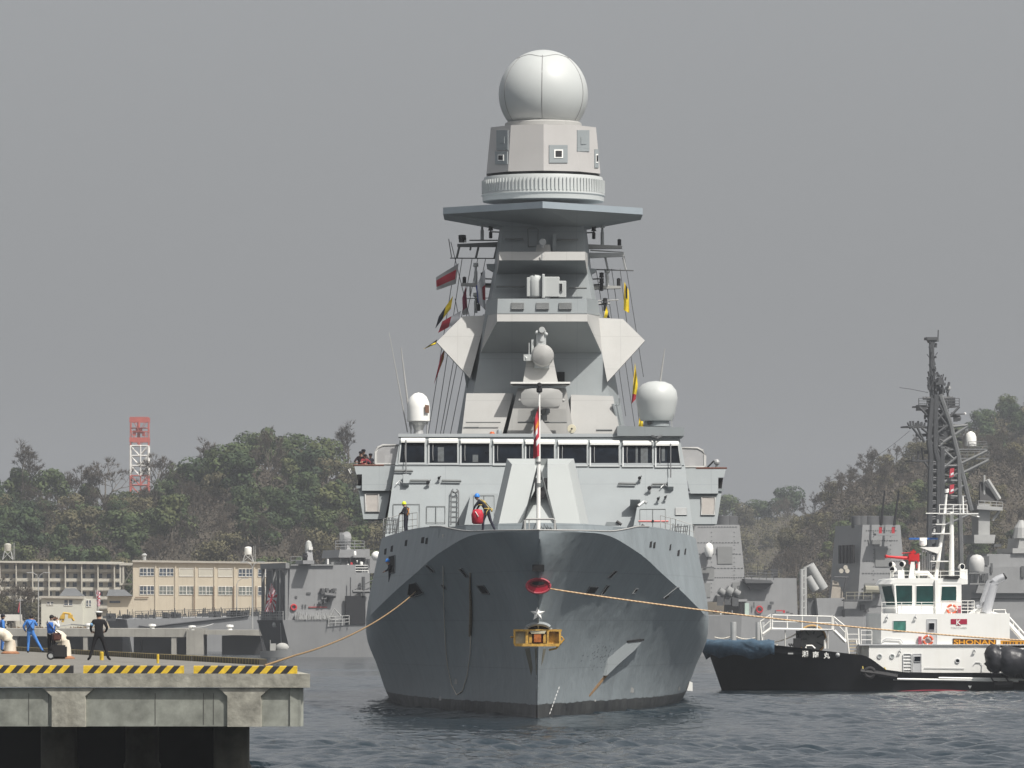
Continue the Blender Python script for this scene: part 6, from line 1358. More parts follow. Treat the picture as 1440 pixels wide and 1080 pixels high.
for k in range(5): prism(bm, [P(1194.5, 901 + 4.6 * k, Yr), P(1206, 901 + 4.6 * k, Yr), P(1206, 902.3 + 4.6 * k, Yr), P(1194.5, 902.3 + 4.6 * k, Yr)], (0, .5, 0))
put('stair_tread', bm, mat('worn_cream', (.55, .47, .33), .8), tug)
bm = B(); c = P(1142, 899, 403.6); torus(bm, c, .92, .07, (0, 1, 0), 36, 8, 1); lathe(bm, c, [(.90, .05), (.90, .55), (.3, .56)], 36, 0, axis=(0, 1, 0)); lathe(bm, c, [(.25, -.05), (.25, .0)], 16, 0, axis=(0, 1, 0))
for k in range(7): a = .4 + k * .898; tube(bm, [c + Vector((.35 * math.cos(a), -.0, .35 * math.sin(a))), c + Vector((.88 * math.cos(a), -.0, .88 * math.sin(a)))], .055, 5, 2)
torus(bm, c + Vector((0, .0, 0)), .86, .05, (0, 1, 0), 36, 6, 2)
put('winch_drum', bm, [mat('winch_grey', (.22, .225, .22), .6), mat('orange_rope_turns', (.48, .30, .12), .9), M_DGREY], tug, smooth=40)
bm = B(); c = P(1121, 905, 403); box(bm, c, (.5, .6, .7)); box(bm, c + Vector((.1, 0, .55)), (.25, .4, .6), rz=.3); tube(bm, [P(1125, 891, 403), P(1123, 905, 403)], .1, 7); [tube(bm, [P(1109 + 3 * k, 905, 403), P(1112 + 3 * k, 909, 403)], .05, 5) for k in range(3)]; put('winch_motor', bm, M_BLACK, tug)
bm = B(); tube(bm, [P(1160, 912, 402.9), P(1160, 901, 402.9), P(1163, 898, 402.9)], .09, 7); tube(bm, [P(1133, 911, 402.4), P(1134, 908, 402.4), P(1142, 908, 402.4), P(1146, 912, 402.4)], .07, 6); put('fairlead_frame', bm, M_RAILW, tug)
bm = B(); tube(bm, sag(P(1062, 902, 403), P(1117, 893, 403), .25, 10) + [P(1125, 888, 403.2)], .05, 6); tube(bm, [P(1085, 906, 402), P(1083, 914, 401.2), P(1088, 910, 401.2), P(1093, 907, 401.5)], .04, 5); tube(bm, sag(P(1005, 896, 404), P(1031, 893, 404), .15, 8) , .035, 5); tube(bm, sag(P(1031, 893, 404), P(1064, 896, 404), .2, 8), .035, 5); put('tow_line', bm, M_ROPE, tug)
for x, yt_, r0 in ((1031.5, 874.5, .2), (1066, 875, .16), (1072, 875, .16)):
    bm = B(); lathe(bm, (PX(x, 404), 404, 2.2), [(r0, 0), (r0, PZ(yt_, 404) - 2.3), (r0 * .9, PZ(yt_, 404) - 2.2)], 14); put('towing_post', bm, M_STEEL, tug, smooth=40)
bm = B(); c = P(1190, 943, 400.5); [tube(bm, [P(1213, 937, 400.1), P(1214, 944, 400.0)], .04, 5), tube(bm, [P(1240, 943, 400.4), P(1244, 939, 400.4), P(1247, 945, 400.4), P(1252, 944, 400.4)], .06, 5)]; put('yellow_line_coil', bm, mat('yellow_line', (.55, .44, .12), .8), tug)
# red water cannon, searchlights, radar, masts
bm = B(); c = P(1284, 784, 403.2); tube(bm, [P(1245, 782.5, 402.6), P(1250, 783, 402.7), P(1262, 784, 402.9), P(1279, 785, 403.2)], [.13, .085, .10, .12], 10); box(bm, c, (.62, .5, .42)); box(bm, P(1291, 784, 403.2), (.16, .35, .55)); lathe(bm, P(1282, 789, 403.2), [(.2, -.2), (.2, .5)], 12); box(bm, P(1284, 776.5, 403.2), (.35, .3, .16)); tube(bm, [P(1268, 778, 403.1), P(1285, 777, 403.1)], .035, 5); tube(bm, [P(1283, 777, 403.2), P(1285, 773, 403.2)], .05, 5); torus(bm, P(1289, 796, 403), .14, .03, (1, 0, 0), 14, 5)
put('water_cannon', bm, mat('cannon_red', (.52, .02, .025), .4, var=.1), tug, smooth=40, label='bright red water cannon on the wheelhouse roof')
bm = B(); loft(bm, [[P(1278, 814, 403), P(1288, 814, 403), P(1288, 814, 403) + Vector((0, .5, 0)), P(1278, 814, 403) + Vector((0, .5, 0))], [P(1281, 790, 403), P(1286, 790, 403), P(1286, 790, 403) + Vector((0, .4, 0)), P(1281, 790, 403) + Vector((0, .4, 0))]]); tube(bm, [P(1292, 790, 403.2), P(1292, 814, 403.2)], .08, 6); put('cannon_pedestal', bm, M_TW, tug)
for px, py, ax in ((1256, 801, (-.8, -1, .1)), (1269, 793, (-.6, -1, -.2)), (1254, 794, (-.9, -.8, .2)), (1352, 797, (.5, -1, .1))):
    bm = B(); c = P(px, py, 403); lathe(bm, c, [(.03, -.3), (.13, -.25), (.21, -.02), (.21, .12)], 14, 0, axis=ax); lathe(bm, c + Vector(ax).normalized() * .10, [(.17, 0), (.17, .03)], 14, 1, axis=ax); tube(bm, [c + Vector((0, .1, -.15)), c + Vector((0, .15, -.15 - (814 - py) / 21 + .3))], .05, 6); put('searchlight', bm, [M_TW, M_GLASS], tug, smooth=40)
bm = B(); box(bm, P(1267, 808, 403.2), (.42, .4, .6)); box(bm, P(1355, 808, 403), (.5, .5, .7)); box(bm, P(1297, 806, 403.5), (.8, .4, .3)); tube(bm, [P(1287, 805, 403), P(1304, 805, 403), P(1312, 814, 403)], .12, 8); put('roof_locker', bm, M_TW, tug)
bm = B(); pp(bm, [(1328, 810), (1349, 810), (1348, 814.5), (1328, 814)], 402.1, 1.2); put('roof_panel', bm, M_BLACK, tug)
Ym = 404
bm = B()
for a, c, r0, r1 in (((1316, 814), (1322, 770), .14, .12), ((1322, 770), (1326, 748), .12, .11), ((1326, 748), (1331, 695), .11, .07), ((1338, 812), (1338.5, 720), .19, .13), ((1355, 724), (1354, 698), .05, .05), ((1331, 693), (1331, 688), .12, .12)):
    tube(bm, [P(a[0], a[1], Ym), P(c[0], c[1], Ym)], [r0, r1], 10)
for x0, x1, y, w in ((1311, 1336, 750, .8), (1309, 1334, 789, .8), (1320, 1376, 722, 1.0), (1316, 1330, 737, .6)):
    prism(bm, [P(x0, y - .5, Ym - w / 2), P(x1, y - .5, Ym - w / 2), P(x1, y + 1, Ym - w / 2), P(x0, y + 1, Ym - w / 2)], (0, w, 0))
rail(bm, [P(1321, 721.5, Ym - .5), P(1360, 721.5, Ym - .5)], .55, .03, 2, .45); rail(bm, [P(1321, 721.5, Ym + .5), P(1360, 721.5, Ym + .5)], .55, .03, 2, .45)
prism(bm, [P(1294, 769.5, Ym - .3), P(1325, 769, Ym - .3), P(1319, 778.5, Ym - .3), P(1306, 774, Ym - .3)], (0, .6, 0))
for x, y in ((1314, 746), (1313, 785), (1319, 733), (1333, 690)): lathe(bm, P(x, y, Ym), [(.07, -.1), (.07, .1), (.03, .13)], 8)
tube(bm, [P(1302, 722, Ym), P(1322, 722, Ym)], .035, 5); tube(bm, [P(1360, 722, Ym), P(1377, 727, Ym)], .05, 5)
mst = put('signal_mast', bm, M_TW, tug, smooth=40)
bm = B(); lathe(bm, P(1298, 768, Ym), [(.12, 0), (.26, .1), (.26, .38), (.14, .46), (.1, .5)], 14, 0); box(bm, P(1298.5, 757.5, Ym), (1.92, .12, .13), mi=1); box(bm, P(1298.5, 757.5, Ym), (.5, .14, .14), mi=0); put('radar_scanner', bm, [M_TW, mat('radar_blue', (.04, .14, .42), .5)], mst, smooth=40)
bm = B()
for k in range(6): tube(bm, [P(1297 + k * 2.6, 812, 404.5), P(1297 + k * 2.6, 776 + 3 * (k % 3), 404.5)], .025, 5); 
for x, y in ((1298, 775), (1294, 779), (1302, 775)): ball(bm, P(x, y, 404.5), .08, 8)
put('roof_antenna', bm, M_TG, tug)
for Yk in (402.0, 407.0):
    bm = B(); tube(bm, [P(1386, 862, Yk), P(1397, 823, Yk), P(1399, 818, Yk), P(1403, 815, Yk), P(1412, 811, Yk)], [.36, .31, .29, .27, .24], 14)
    tube(bm, [P(1374, 854, Yk - .1), P(1378, 852, Yk - .1), P(1381, 846, Yk - .1), P(1390, 819, Yk - .1), P(1392, 815.5, Yk - .1)], .16, 10)
    tube(bm, [P(1411, 811.5, Yk), P(1414, 809.5, Yk)], [.245, .21], 12, 1)
    put('exhaust_funnel', bm, [mat('brushed_aluminium', (.55, .56, .58), .35, .35, var=.08), M_BLACK], tug, smooth=40)
# black wrapped fender bundle hung on the side
bm = B(); rings = []; rr = random.Random(4); nn = 26
for i in range(nn + 1):
    t = i / nn; x = 1386 + t * 96; c = P(x, 925 + 14 * t, 399.6); r0 = .98 * (1 - .55 * (1 - min(1, t * 6)) ** 2) * (1 + .07 * math.sin(t * 22)) * (.82 if abs(t - .22) < .03 else 1)
    rings.append([c + Vector((.12 * math.sin(k * 2 + i), math.cos(k * 2 * math.pi / 18) * r0 * .8, math.sin(k * 2 * math.pi / 18) * r0 * (1 + .05 * math.sin(i * 1.3 + k)))) for k in range(18)])
loft(bm, rings); fb = put('fender_bundle', bm, mat('wrapped_black_sheet', (.022, .023, .028), .42, var=.4, scale=1.5, bump=.12, bscale=1.6), tug, smooth=True)
bm = B()
for k in range(16):
    x = 1392 + k * 4; y = 944 + k * .55; tube(bm, [P(x, y - 3, 399.2), P(x + 1.5, y + 2 + rr.uniform(0, 3), 399.3), P(x + 4, y + 4, 399.4)], .03, 4)
for x in (1394, 1415): tube(bm, [P(x, 953, 399.8), P(x + 3, 958, 399.7), P(x + 9, 959, 399.8)], .06, 6)
put('lashing', bm, M_BLACK, fb)
# two crew shapes behind the wheelhouse glass are not built: only dark reflections show there
# ------------------------------------------------------------------ grey warships moored beyond
M_NAVY = mat('navy_grey', (.235, .24, .245), .6, var=.08, scale=.4, streak=.25, streak_col=(.17, .17, .17))
M_NAVY2 = mat('navy_grey_panel', (.20, .205, .205), .65, var=.08, scale=.4)
M_NDK = mat('navy_dark', (.085, .088, .092), .6, var=.15)
M_LAT = mat('lattice_grey', (.055, .058, .062), .6, var=.15)
M_LATL = mat('lattice_pale', (.34, .345, .34), .6, var=.12)
class Frame:
    def __init__(s, px, Y, deg): s.o = Vector((PX(px, Y), Y, 0)); a = R(deg); s.u = Vector((math.cos(a), math.sin(a), 0)); s.v = Vector((-math.sin(a), math.cos(a), 0))
    def __call__(s, u, v, z): return s.o + s.u * u + s.v * v + Vector((0, 0, z))
    def upx(s, px, v=0):        # u so that the point projects to photo column px
        k = (px - 720) / F; o = s.o + s.v * v; return (k * o.y - o.x) / (s.u.x - k * s.u.y)
    def at(s, px, py, v=0):
        u = s.upx(px, v); p = s(u, v, 0); return Vector((p.x, p.y, EYE + (HZ - py) / F * p.y))
    def blk(s, bm, pix, v0, v1, mi=0, inset=0.):
        a = [s.at(x, y, v0) for x, y in pix]; loft(bm, [a, [p + s.v * (v1 - v0) for p in a]], mi=mi)
    def plate(s, bm, x0, y0, x1, y1, v, t=.06, mi=0): s.blk(bm, [(x0, y1), (x1, y1), (x1, y0), (x0, y0)], v - t, v, mi)
def rivets(fr, bm, x0, x1, y, v, n): 
    for k in range(n): fr.plate(bm, x0 + (x1 - x0) * k / n, y - .45, x0 + (x1 - x0) * (k + .55) / n, y + .45, v, .05)
# --- right: long grey destroyer with a lattice mast
des = empty('destroyer', (PX(1200, 850), 850, 0), 'long grey destroyer with two square funnels and lattice mast behind the tug', 'warship')
G = Frame(1212, 850, 14)
bm = B(); G.blk(bm, [(930, 924), (1520, 924), (1520, 872), (1440, 868), (930, 864)], 0, 14); put('hull', bm, M_NAVY, des)
def tower(x0, x1, xt0, xt1, yt, yb, vd, name):
    bm = B(); f = [G.at(x0, yb, .6), G.at(x1, yb, .6), G.at(xt1, yt, 1.6), G.at(xt0, yt, 1.6)]
    loft(bm, [f, [f[0] + G.v * vd + G.u * .3, f[1] + G.v * vd, f[2] + G.v * (vd - 2), f[3] + G.v * (vd - 2)]]); return put(name, bm, M_NAVY, des)
f2 = tower(1206, 1276, 1213, 1266, 738, 852, 15, 'funnel'); f1 = tower(962, 1051, 978, 1040, 738, 846, 13, 'funnel')
for fn_, lst in ((f2, [(1218, 1262, 746), (1216, 1264, 760), (1214, 1268, 789), (1213, 1270, 806), (1212, 1272, 828)]), (f1, [(982, 1038, 741), (981, 1041, 763), (978, 1044, 779), (980, 1047, 799), (1002, 1048, 812)])):
    bm = B()
    for a, c, y in lst:
        v = .6 + (846 - y) / 108 - .02; rivets(G, bm, a, c, y, v, 14)
    for a in ((1228, 1252) if fn_ is f2 else (1000, 1032)):
        for y in range(748, 834, 6): v = .6 + (846 - y) / 108 - .02; G.plate(bm, a, y, a + 1.2, y + .9, v, .05)
    put('rivet_row', bm, M_NDK, fn_)
for fn_, q in ((f2, [(1231, 771, 1252, 797), (1222, 760, 1238, 766)]), (f1, [(1009, 769, 1030, 793), (984, 797, 1004, 815), (987, 820, 999, 840), (1030, 819, 1046, 841)])):
    for x0, y0, x1, y1 in q: bm = B(); v = .6 + (846 - (y0 + y1) / 2) / 108 - .06; G.plate(bm, x0, y0, x1, y1, v, .15); put('intake_grille', bm, M_NAVY2, fn_)
for x, w, par in ((1206, .9, f2), (1212, 1.0, f2), (1225, 1.2, f2), (1245, 1.3, f2), (1018, 1.2, f1), (1026, 1.2, f1)):
    bm = B(); lathe(bm, G.at(x, 742, 6), [(w, 0), (w, 1.6), (w * .9, 1.65)], 14); put('exhaust_stack', bm, M_NDK, par, smooth=40)
bm = B(); G.plate(bm, 1232, 750, 1262, 753, .2, 1.4); [tube(bm, [G.at(x, 749, -.6), G.at(x + dx, 690, -.6)], [.22, .12], 7, 1) for x, dx in ((1238, 6), (1256, 8))]
for x in (1238, 1256): box(bm, G.at(x, 746, -.7), (.4, .4, .9), mi=2)
G.plate(bm, 1236, 739, 1260, 740.5, -.8, .06); put('antenna_platform', bm, [M_NAVY, M_BLACK, M_RED], f2)
bm = B(); s_ = F / 848; lathe(bm, G.at(997, 783, .1), [(.35, 0), (.6, .5), (.62, 1.2), (.45, 1.75), (.02, 2.0)], 18); put('satellite_dome', bm, M_WHITE, f1, smooth=50)
bm = B(); lathe(bm, G.at(997, 787, .1), [(.3, 0), (.3, .6)], 10); G.plate(bm, 984, 797, 1004, 799, .2, .8); put('dome_stand', bm, M_NDK, f1)
for x, y, r0 in ((1015, 833, .55), (1025, 832, .75), (1036, 834, .55)): bm = B(); tube(bm, [G.at(x - 4, y - 3, -.3), G.at(x + 3, y + 2, -.3)], [r0 * .9, r0], 10); box(bm, G.at(x - 2, y + 12, -.2), (.9, .6, 1.3), mi=1); put('life_raft_canister', bm, [M_NAVY2, M_NDK], des, smooth=40)
bm = B(); G.blk(bm, [(1046, 868), (1122, 868), (1120, 813), (1048, 812)], .8, 11); mb = put('deckhouse', bm, M_NAVY, des)
bm = B(); G.blk(bm, [(1049, 820), (1088, 820), (1084, 816), (1047, 814)], -.8, .7); G.blk(bm, [(1056, 829), (1076, 829), (1088, 820), (1049, 820)], -.1, .7); rail(bm, [G.at(1047, 814, -.7), G.at(1088, 816, -.7)], .9, .05, 2, 1); put('lookout_platform', bm, M_NDK, mb)
bm = B(); rail(bm, [G.at(1050, 813, 1), G.at(1098, 813, 1)], 1.1, .05, 3, 1.2); box(bm, G.at(1089, 806, 2), (.9, .8, 1.3)); [tube(bm, [G.at(x, 813, 2), G.at(x, 795, 2)], .06, 5) for x in (1065, 1075, 1088)]; put('deck_rail', bm, M_LAT, mb)
bm = B(); G.plate(bm, 1040, 848, 1045.5, 867, .55, .1, 0); G.plate(bm, 1047.5, 848, 1053.5, 867, .75, .2, 1); put('door', bm, [M_BLACK, mat('pale_green_door', (.42, .52, .47), .6)], mb)
bm = B(); torus(bm, G.at(1068, 857, .55), .42, .12, G.v, 20, 6); put('life_ring', bm, M_RED, mb)
bm = B(); 
for x, y, w, h in ((1060, 847, 1, 8), (1083, 846, 5, 4), (1090, 858, 1, 4), (1003, 860, 3, 3), (1022, 859, 3, 3), (1106, 860, 4, 2), (1112, 862, 3, 2)): G.plate(bm, x, y, x + w, y + h, .5, .2)
put('wall_fitting', bm, M_NDK, mb)
bm = B(); [G.plate(bm, x, 858, x + w, 858 + h, .4, .1, m_) for x, w, h, m_ in ((1004, 4, 3, 0), (1013, 1.5, 6, 1), (1029, 1.5, 6, 1), (1092, 8, 1.5, 0), (1101, 3, 4, 0))]; put('hose_box', bm, [M_RED, M_WHITE], mb)
# missile tubes and boats between the funnels
bm = B()
for a, c, v, r0 in (((1127, 800), (1127, 866), .5, .28), ((1131.5, 797), (1132, 866), .8, .30), ((1138, 795), (1158, 828), 2, .75), ((1136, 812), (1147, 830), 1, .6), ((1135, 800), (1150, 830), 3, .6)): tube(bm, [G.at(a[0], a[1], v), G.at(c[0], c[1], v)], r0, 12)
for k in range(7): tube(bm, [G.at(1127, 803 + 9 * k, .5), G.at(1132, 800 + 9 * k, .6)], .1, 4)
put('launch_tube', bm, M_LATL, des, smooth=40)
bm = B(); G.blk(bm, [(1151, 868), (1186, 868), (1186, 841), (1148, 841)], .5, 9); G.blk(bm, [(1187, 868), (1290, 868), (1290, 846), (1187, 846)], .7, 11); dh = put('deckhouse', bm, M_NAVY, des)
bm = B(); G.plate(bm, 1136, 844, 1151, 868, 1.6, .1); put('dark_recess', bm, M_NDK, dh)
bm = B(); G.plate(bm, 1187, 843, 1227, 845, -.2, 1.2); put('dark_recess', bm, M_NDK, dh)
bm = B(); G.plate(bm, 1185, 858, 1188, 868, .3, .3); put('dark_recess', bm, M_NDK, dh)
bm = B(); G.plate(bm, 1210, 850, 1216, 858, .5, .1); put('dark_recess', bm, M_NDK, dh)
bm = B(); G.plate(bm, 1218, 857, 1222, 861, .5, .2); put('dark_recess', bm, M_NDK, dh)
bm = B(); loft(bm, [[G.at(1168, 842, 2), G.at(1188, 842, 2), G.at(1188, 842, 4), G.at(1168, 842, 4)], [G.at(1170, 826, 2.2), G.at(1184, 830, 2.2), G.at(1184, 830, 3.8), G.at(1170, 826, 3.8)], [G.at(1171, 816, 2.4), G.at(1178, 818, 2.4), G.at(1178, 818, 3.4), G.at(1171, 816, 3.4)]]); put('covered_crane', bm, mat('tan_canvas', (.27, .245, .21), .9), dh)
bm = B(); tube(bm, [G.at(1186, 840, 1.5), G.at(1190, 812, 1.5)], .12, 6); tube(bm, [G.at(1173, 811.5, 1.5), G.at(1193, 812, 1.5)], .1, 5)
for x, y in ((1183, 803), (1189, 798), (1191.5, 803)): lathe(bm, G.at(x, y, 1.4), [(.32, -.05), (.34, .0), (.06, .25)], 14, 1, axis=G.v)
put('directional_dish', bm, [M_LAT, mat('dish_cream', (.45, .42, .36), .6)], dh)
bm = B(); tube(bm, [G.at(1216, 829, -.2), G.at(1242, 830, -.2)], .6, 10); G.plate(bm, 1214, 836, 1230, 842, 0, .5, 1); rail(bm, [G.at(1190, 843, -.8), G.at(1226, 843, -.8)], 1.0, .05, 2, 1.2); put('torpedo_tube', bm, [mat('olive_cover', (.26, .25, .20), .8), M_LAT], dh)
bm = B(); G.plate(bm, 1216, 820, 1232, 828, .75, .05); 
put('intake_grille', bm, M_NAVY2, f2)
bm = B()
for k in range(5): p = f_ = G.at(1211, 775, .9) + G.v * (2.0 + 1.6 * k) - G.u * (.55); box(bm, p + Vector((0, 0, -.4)), (.25, .7, 2.6), rz=R(14))
put('side_louvre', bm, M_BLACK, f2)
# bridge block, right edge
bm = B(); G.blk(bm, [(1366, 868), (1500, 868), (1500, 833), (1366, 833)], 1.2, 12); G.blk(bm, [(1372, 834), (1500, 834), (1500, 797), (1378, 797)], .4, 11.5); G.blk(bm, [(1384, 798), (1500, 798), (1500, 779), (1388, 779)], 2.4, 11); bb = put('bridge_block', bm, M_NAVY, des)
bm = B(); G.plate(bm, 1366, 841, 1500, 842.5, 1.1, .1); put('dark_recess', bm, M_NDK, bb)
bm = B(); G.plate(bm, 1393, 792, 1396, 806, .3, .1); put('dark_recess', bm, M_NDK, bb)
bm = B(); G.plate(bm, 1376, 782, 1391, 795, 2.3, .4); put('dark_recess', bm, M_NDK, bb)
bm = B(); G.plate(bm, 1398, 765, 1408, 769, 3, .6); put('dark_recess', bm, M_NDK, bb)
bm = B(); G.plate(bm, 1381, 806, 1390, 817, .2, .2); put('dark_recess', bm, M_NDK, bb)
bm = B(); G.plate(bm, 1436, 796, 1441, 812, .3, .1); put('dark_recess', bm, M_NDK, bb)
bm = B(); s_ = 1; lathe(bm, G.at(1373.5, 804, -2), [(.95, 0), (1.0, .1), (1.12, 1.1), (1.0, 1.9), (.6, 2.3), (.02, 2.45)], 24); put('satellite_dome', bm, mat('grey_dome', (.50, .50, .49), .5, var=.03), bb, smooth=50)
bm = B(); box(bm, G.at(1374, 806, -2), (2.4, 2, .2)); [tube(bm, [G.at(x, 806, -2), G.at(x, 822, -1.5)], .09, 5) for x in (1364, 1370, 1377, 1384)]; G.blk(bm, [(1364, 822), (1387, 822), (1387, 820), (1364, 820)], -3, .4); put('dome_stand', bm, M_NAVY2, bb)
bm = B(); G.blk(bm, [(1430, 780), (1480, 780), (1480, 757), (1434, 757)], 3, 8); G.blk(bm, [(1424, 778), (1480, 778), (1480, 771), (1424, 771)], 2, 9); lathe(bm, G.at(1436, 757, 4), [(1.3, 0), (1.0, 1.5), (.3, 2.6)], 12); tube(bm, [G.at(1432, 755, 4), G.at(1440, 738, 4)], .5, 8); G.blk(bm, [(1434, 748), (1470, 748), (1470, 735), (1437, 737)], 4, 6); put('director_block', bm, M_LATL, bb)
# radar house left of it
bm = B(); G.blk(bm, [(1370, 764), (1398, 764), (1400, 752), (1370, 752)], 4, 9); G.blk(bm, [(1376, 752), (1392, 752), (1392, 709), (1376, 709)], 5, 8); G.blk(bm, [(1374, 716), (1410, 718), (1410, 713), (1374, 711)], 4, 9); rail(bm, [G.at(1376, 712, 4.2), G.at(1410, 714, 4.2)], .8, .05, 2, .9); tube(bm, [G.at(1396, 732, 5), G.at(1406, 717, 5)], .2, 6); rh = put('radar_platform', bm, M_LATL, des)
bm = B(); f = [G.at(1378, 706, 5), G.at(1402, 704, 5), G.at(1398, 690, 5.5), G.at(1389, 676, 6), G.at(1378, 678, 6)]; loft(bm, [f, [p + G.v * .5 for p in f]]); tube(bm, [G.at(1384, 712, 5.5), G.at(1384, 668, 5.5)], .18, 7, 1); tube(bm, [G.at(1388, 675, 5), G.at(1405, 702, 5)], .38, 6, 1); put('flat_radar', bm, [M_BLACK, M_LATL], rh)
# lattice mast
bm = B(); bl = B()
def seg(b_, a, c, r0, v0=5., v1=None): tube(b_, [G.at(a[0], a[1], v0), G.at(c[0], c[1], v0 if v1 is None else v1)], r0 * 1.25, 6)
for v in (4, 7.5):
    for pts in ([(1306, 800), (1309, 640), (1306, 618), (1311, 560)], [(1318, 800), (1320, 650), (1315, 632), (1316, 555)], [(1324, 800), (1325, 630)]):
        for a, c in zip(pts, pts[1:]): seg(bm, a, c, .32, v)
    for a, c in (((1366, 718), (1336, 594)), ((1325, 720), (1325, 628)), ((1336, 594), (1322, 555)), ((1348, 640), (1352, 800))): seg(bl, a, c, .28, v)
    for a, c in (((1325, 660), (1348, 640)), ((1325, 680), (1352, 662)), ((1325, 700), (1356, 682)), ((1325, 720), (1361, 704)), ((1325, 740), (1362, 724)), ((1320, 628), (1340, 612)), ((1325, 645), (1335, 630))): seg(bl, a, c, .16, v)
    for a, c in (((1310, 600), (1336, 570)), ((1312, 572), (1330, 596)), ((1316, 560), (1332, 590)), ((1311, 590), (1324, 560)), ((1306, 618), (1330, 600)), ((1325, 640), (1306, 618)), ((1318, 610), (1325, 640))): seg(bm, a, c, .15, v)
for y in range(650, 800, 11):
    seg(bm, (1306, y), (1322, y + 6), .12, 4); seg(bm, (1322, y), (1306, y + 6), .12, 4); seg(bm, (1306, y), (1321, y), .14, 4)
for y in (655, 676, 698, 720): seg(bl, (1325, y), (1352 + (y - 655) * .15, y), .14, 4); seg(bl, (1325, y), (1325, y), .1, 4, 7.5)
for x0, x1, y in ((1293, 1349, 571.5), (1277, 1338, 600), (1283, 1316, 648), (1322, 1388, 632), (1340, 1391, 645), (1326, 1362, 598)):
    b_ = bm if x0 < 1320 else bl
    G.blk(b_, [(x0, y + 1), (x1, y + 1), (x1, y - 1.2), (x0, y - 1.2)], 4, 7.5)
for a, c in (((1388, 634), (1345, 655)), ((1390, 647), (1348, 668)), ((1340, 645), (1326, 632)), ((1340, 600), (1360, 598)), ((1360, 600), (1326, 622))): seg(bl, a, c, .18, 4)
for a, c in (((1283, 601), (1296, 618)), ((1290, 601), (1300, 622)), ((1349, 572), (1336, 586)), ((1293, 573), (1302, 582)), ((1300, 650), (1310, 662)), ((1296, 602), (1308, 612))): seg(bm, a, c, .14, 4)
rail(bm, [G.at(1292, 571, 4), G.at(1349, 571, 4)], 1.1, .06, 3, 1.2); rail(bl, [G.at(1362, 632, 4), G.at(1388, 632, 4)], 1.1, .05, 3, 1.2); rail(bl, [G.at(1350, 645, 4), G.at(1391, 645, 4)], 1.0, .05, 2, 1.2)
G.blk(bm, [(1294, 577), (1303, 577), (1303, 569), (1294, 569)], 4, 6)
for y in range(560, 800, 9):
    x0 = 1307 if y > 610 else 1309 + (600 - y) * .05; x1 = 1322 if y > 600 else 1328
    seg(bm, (x0, y), (x1, y + 5), .14, 5.5); seg(bm, (x1, y), (x0, y + 5), .14, 6.5); seg(bm, (x0, y), (x0, y), .14, 4, 7.5)
for x in (1310, 1314): seg(bm, (x, 800), (x, 565), .42, 5.7)
for k, y in enumerate(range(578, 720, 8)):
    x1 = 1334 + (y - 578) * .16; seg(bm, (1320, y), (x1, y + 7), .12, 4.5); seg(bm, (x1, y), (1320, y + 6), .12, 7); 
    if k % 2 == 0: seg(bm, (1318, y), (x1, y), .16, 5.5)
for x0, x1, y in ((1300, 1345, 585), (1288, 1330, 612), (1310, 1352, 618), (1298, 1340, 560), (1312, 1350, 664)): seg(bm, (x0, y), (x1, y - .5), .2, 5)
for x, y, w, h in ((1325, 566, 1.4, 1.2), (1338, 566, 1.0, 1.4), (1312, 590, 1.2, 1.5), (1330, 594, 1.6, 1.0), (1326, 612, 1.3, 1.6), (1343, 626, 1.0, 1.0), (1320, 628, 1.5, 1.5)): box(bm, G.at(x, y, 5), (w, 1.2, h))
G.blk(bm, [(1308, 800), (1320, 800), (1320, 640), (1310, 640)], 5.2, 6.6)
lm = put('lattice_mast', bm, M_LAT, des); put('lattice_brace', bl, mat('brace_grey', (.13, .135, .138), .6), lm)
bm = B()
seg(bm, (1311, 560), (1310, 482), .30, 5); seg(bm, (1315, 556), (1312, 495), .14, 5); seg(bm, (1319, 478), (1319.5, 464), .07, 5)
G.blk(bm, [(1304, 478), (1319, 478), (1318, 474), (1304, 474)], 4.5, 6); G.blk(bm, [(1308, 482), (1315, 482), (1317, 478), (1306, 478)], 4.7, 5.8); seg(bm, (1313, 480), (1320, 479), .1, 5)
r = random.Random(9)
for k in range(46):
    y = 488 + r.random() * 68; x = 1310 + r.uniform(-4, 6); seg(bm, (x, y), (x + r.uniform(-3, 3), y - r.uniform(1, 6)), r.uniform(.05, .16), 5 + r.uniform(-.6, .6))
for k in range(60):
    y = r.uniform(528, 572); x = r.uniform(1305, 1348 - (572 - y) * .5); seg(bm, (x, y), (x + r.uniform(-2, 2), y - r.uniform(3, 8)), r.uniform(.05, .14), 5 + r.uniform(-1, 1))
for k in range(40):
    x = r.uniform(1280, 1340); seg(bm, (x, 600), (x + r.uniform(-1, 1), 600 - r.uniform(2, 7)), .1, 4.5); 
for k in range(30): x = r.uniform(1300, 1345); y = r.uniform(575, 640); box(bm, G.at(x, y, 5), (r.uniform(.2, .8), .5, r.uniform(.2, .9)))
G.blk(bm, [(1316, 541), (1330, 541), (1330, 538), (1316, 538)], 4, 6); G.blk(bm, [(1318, 538), (1328, 538), (1326, 531), (1320, 531)], 4.5, 5.5); seg(bm, (1318, 541), (1326, 556), .2, 5)
for x in (1281, 1285, 1292): seg(bm, (x, 600), (x - 1, 592), .12, 5)
seg(bm, (1276, 594), (1280, 603), .1, 5); seg(bm, (1291, 648), (1291, 634), .1, 5); seg(bm, (1298, 648), (1296, 630), .1, 5); seg(bm, (1284, 648), (1284, 642), .2, 5)
put('mast_antenna', bm, M_LAT, lm)
bm = B(); tube(bm, [G.at(1265, 545, 5), G.at(1280, 547, 5), G.at(1305, 552, 5)], .04, 4); tube(bm, sag(G.at(1279, 606, 5), G.at(1160, 678, 5), .8, 10), .025, 4); put('aerial_wire', bm, M_LAT, lm)
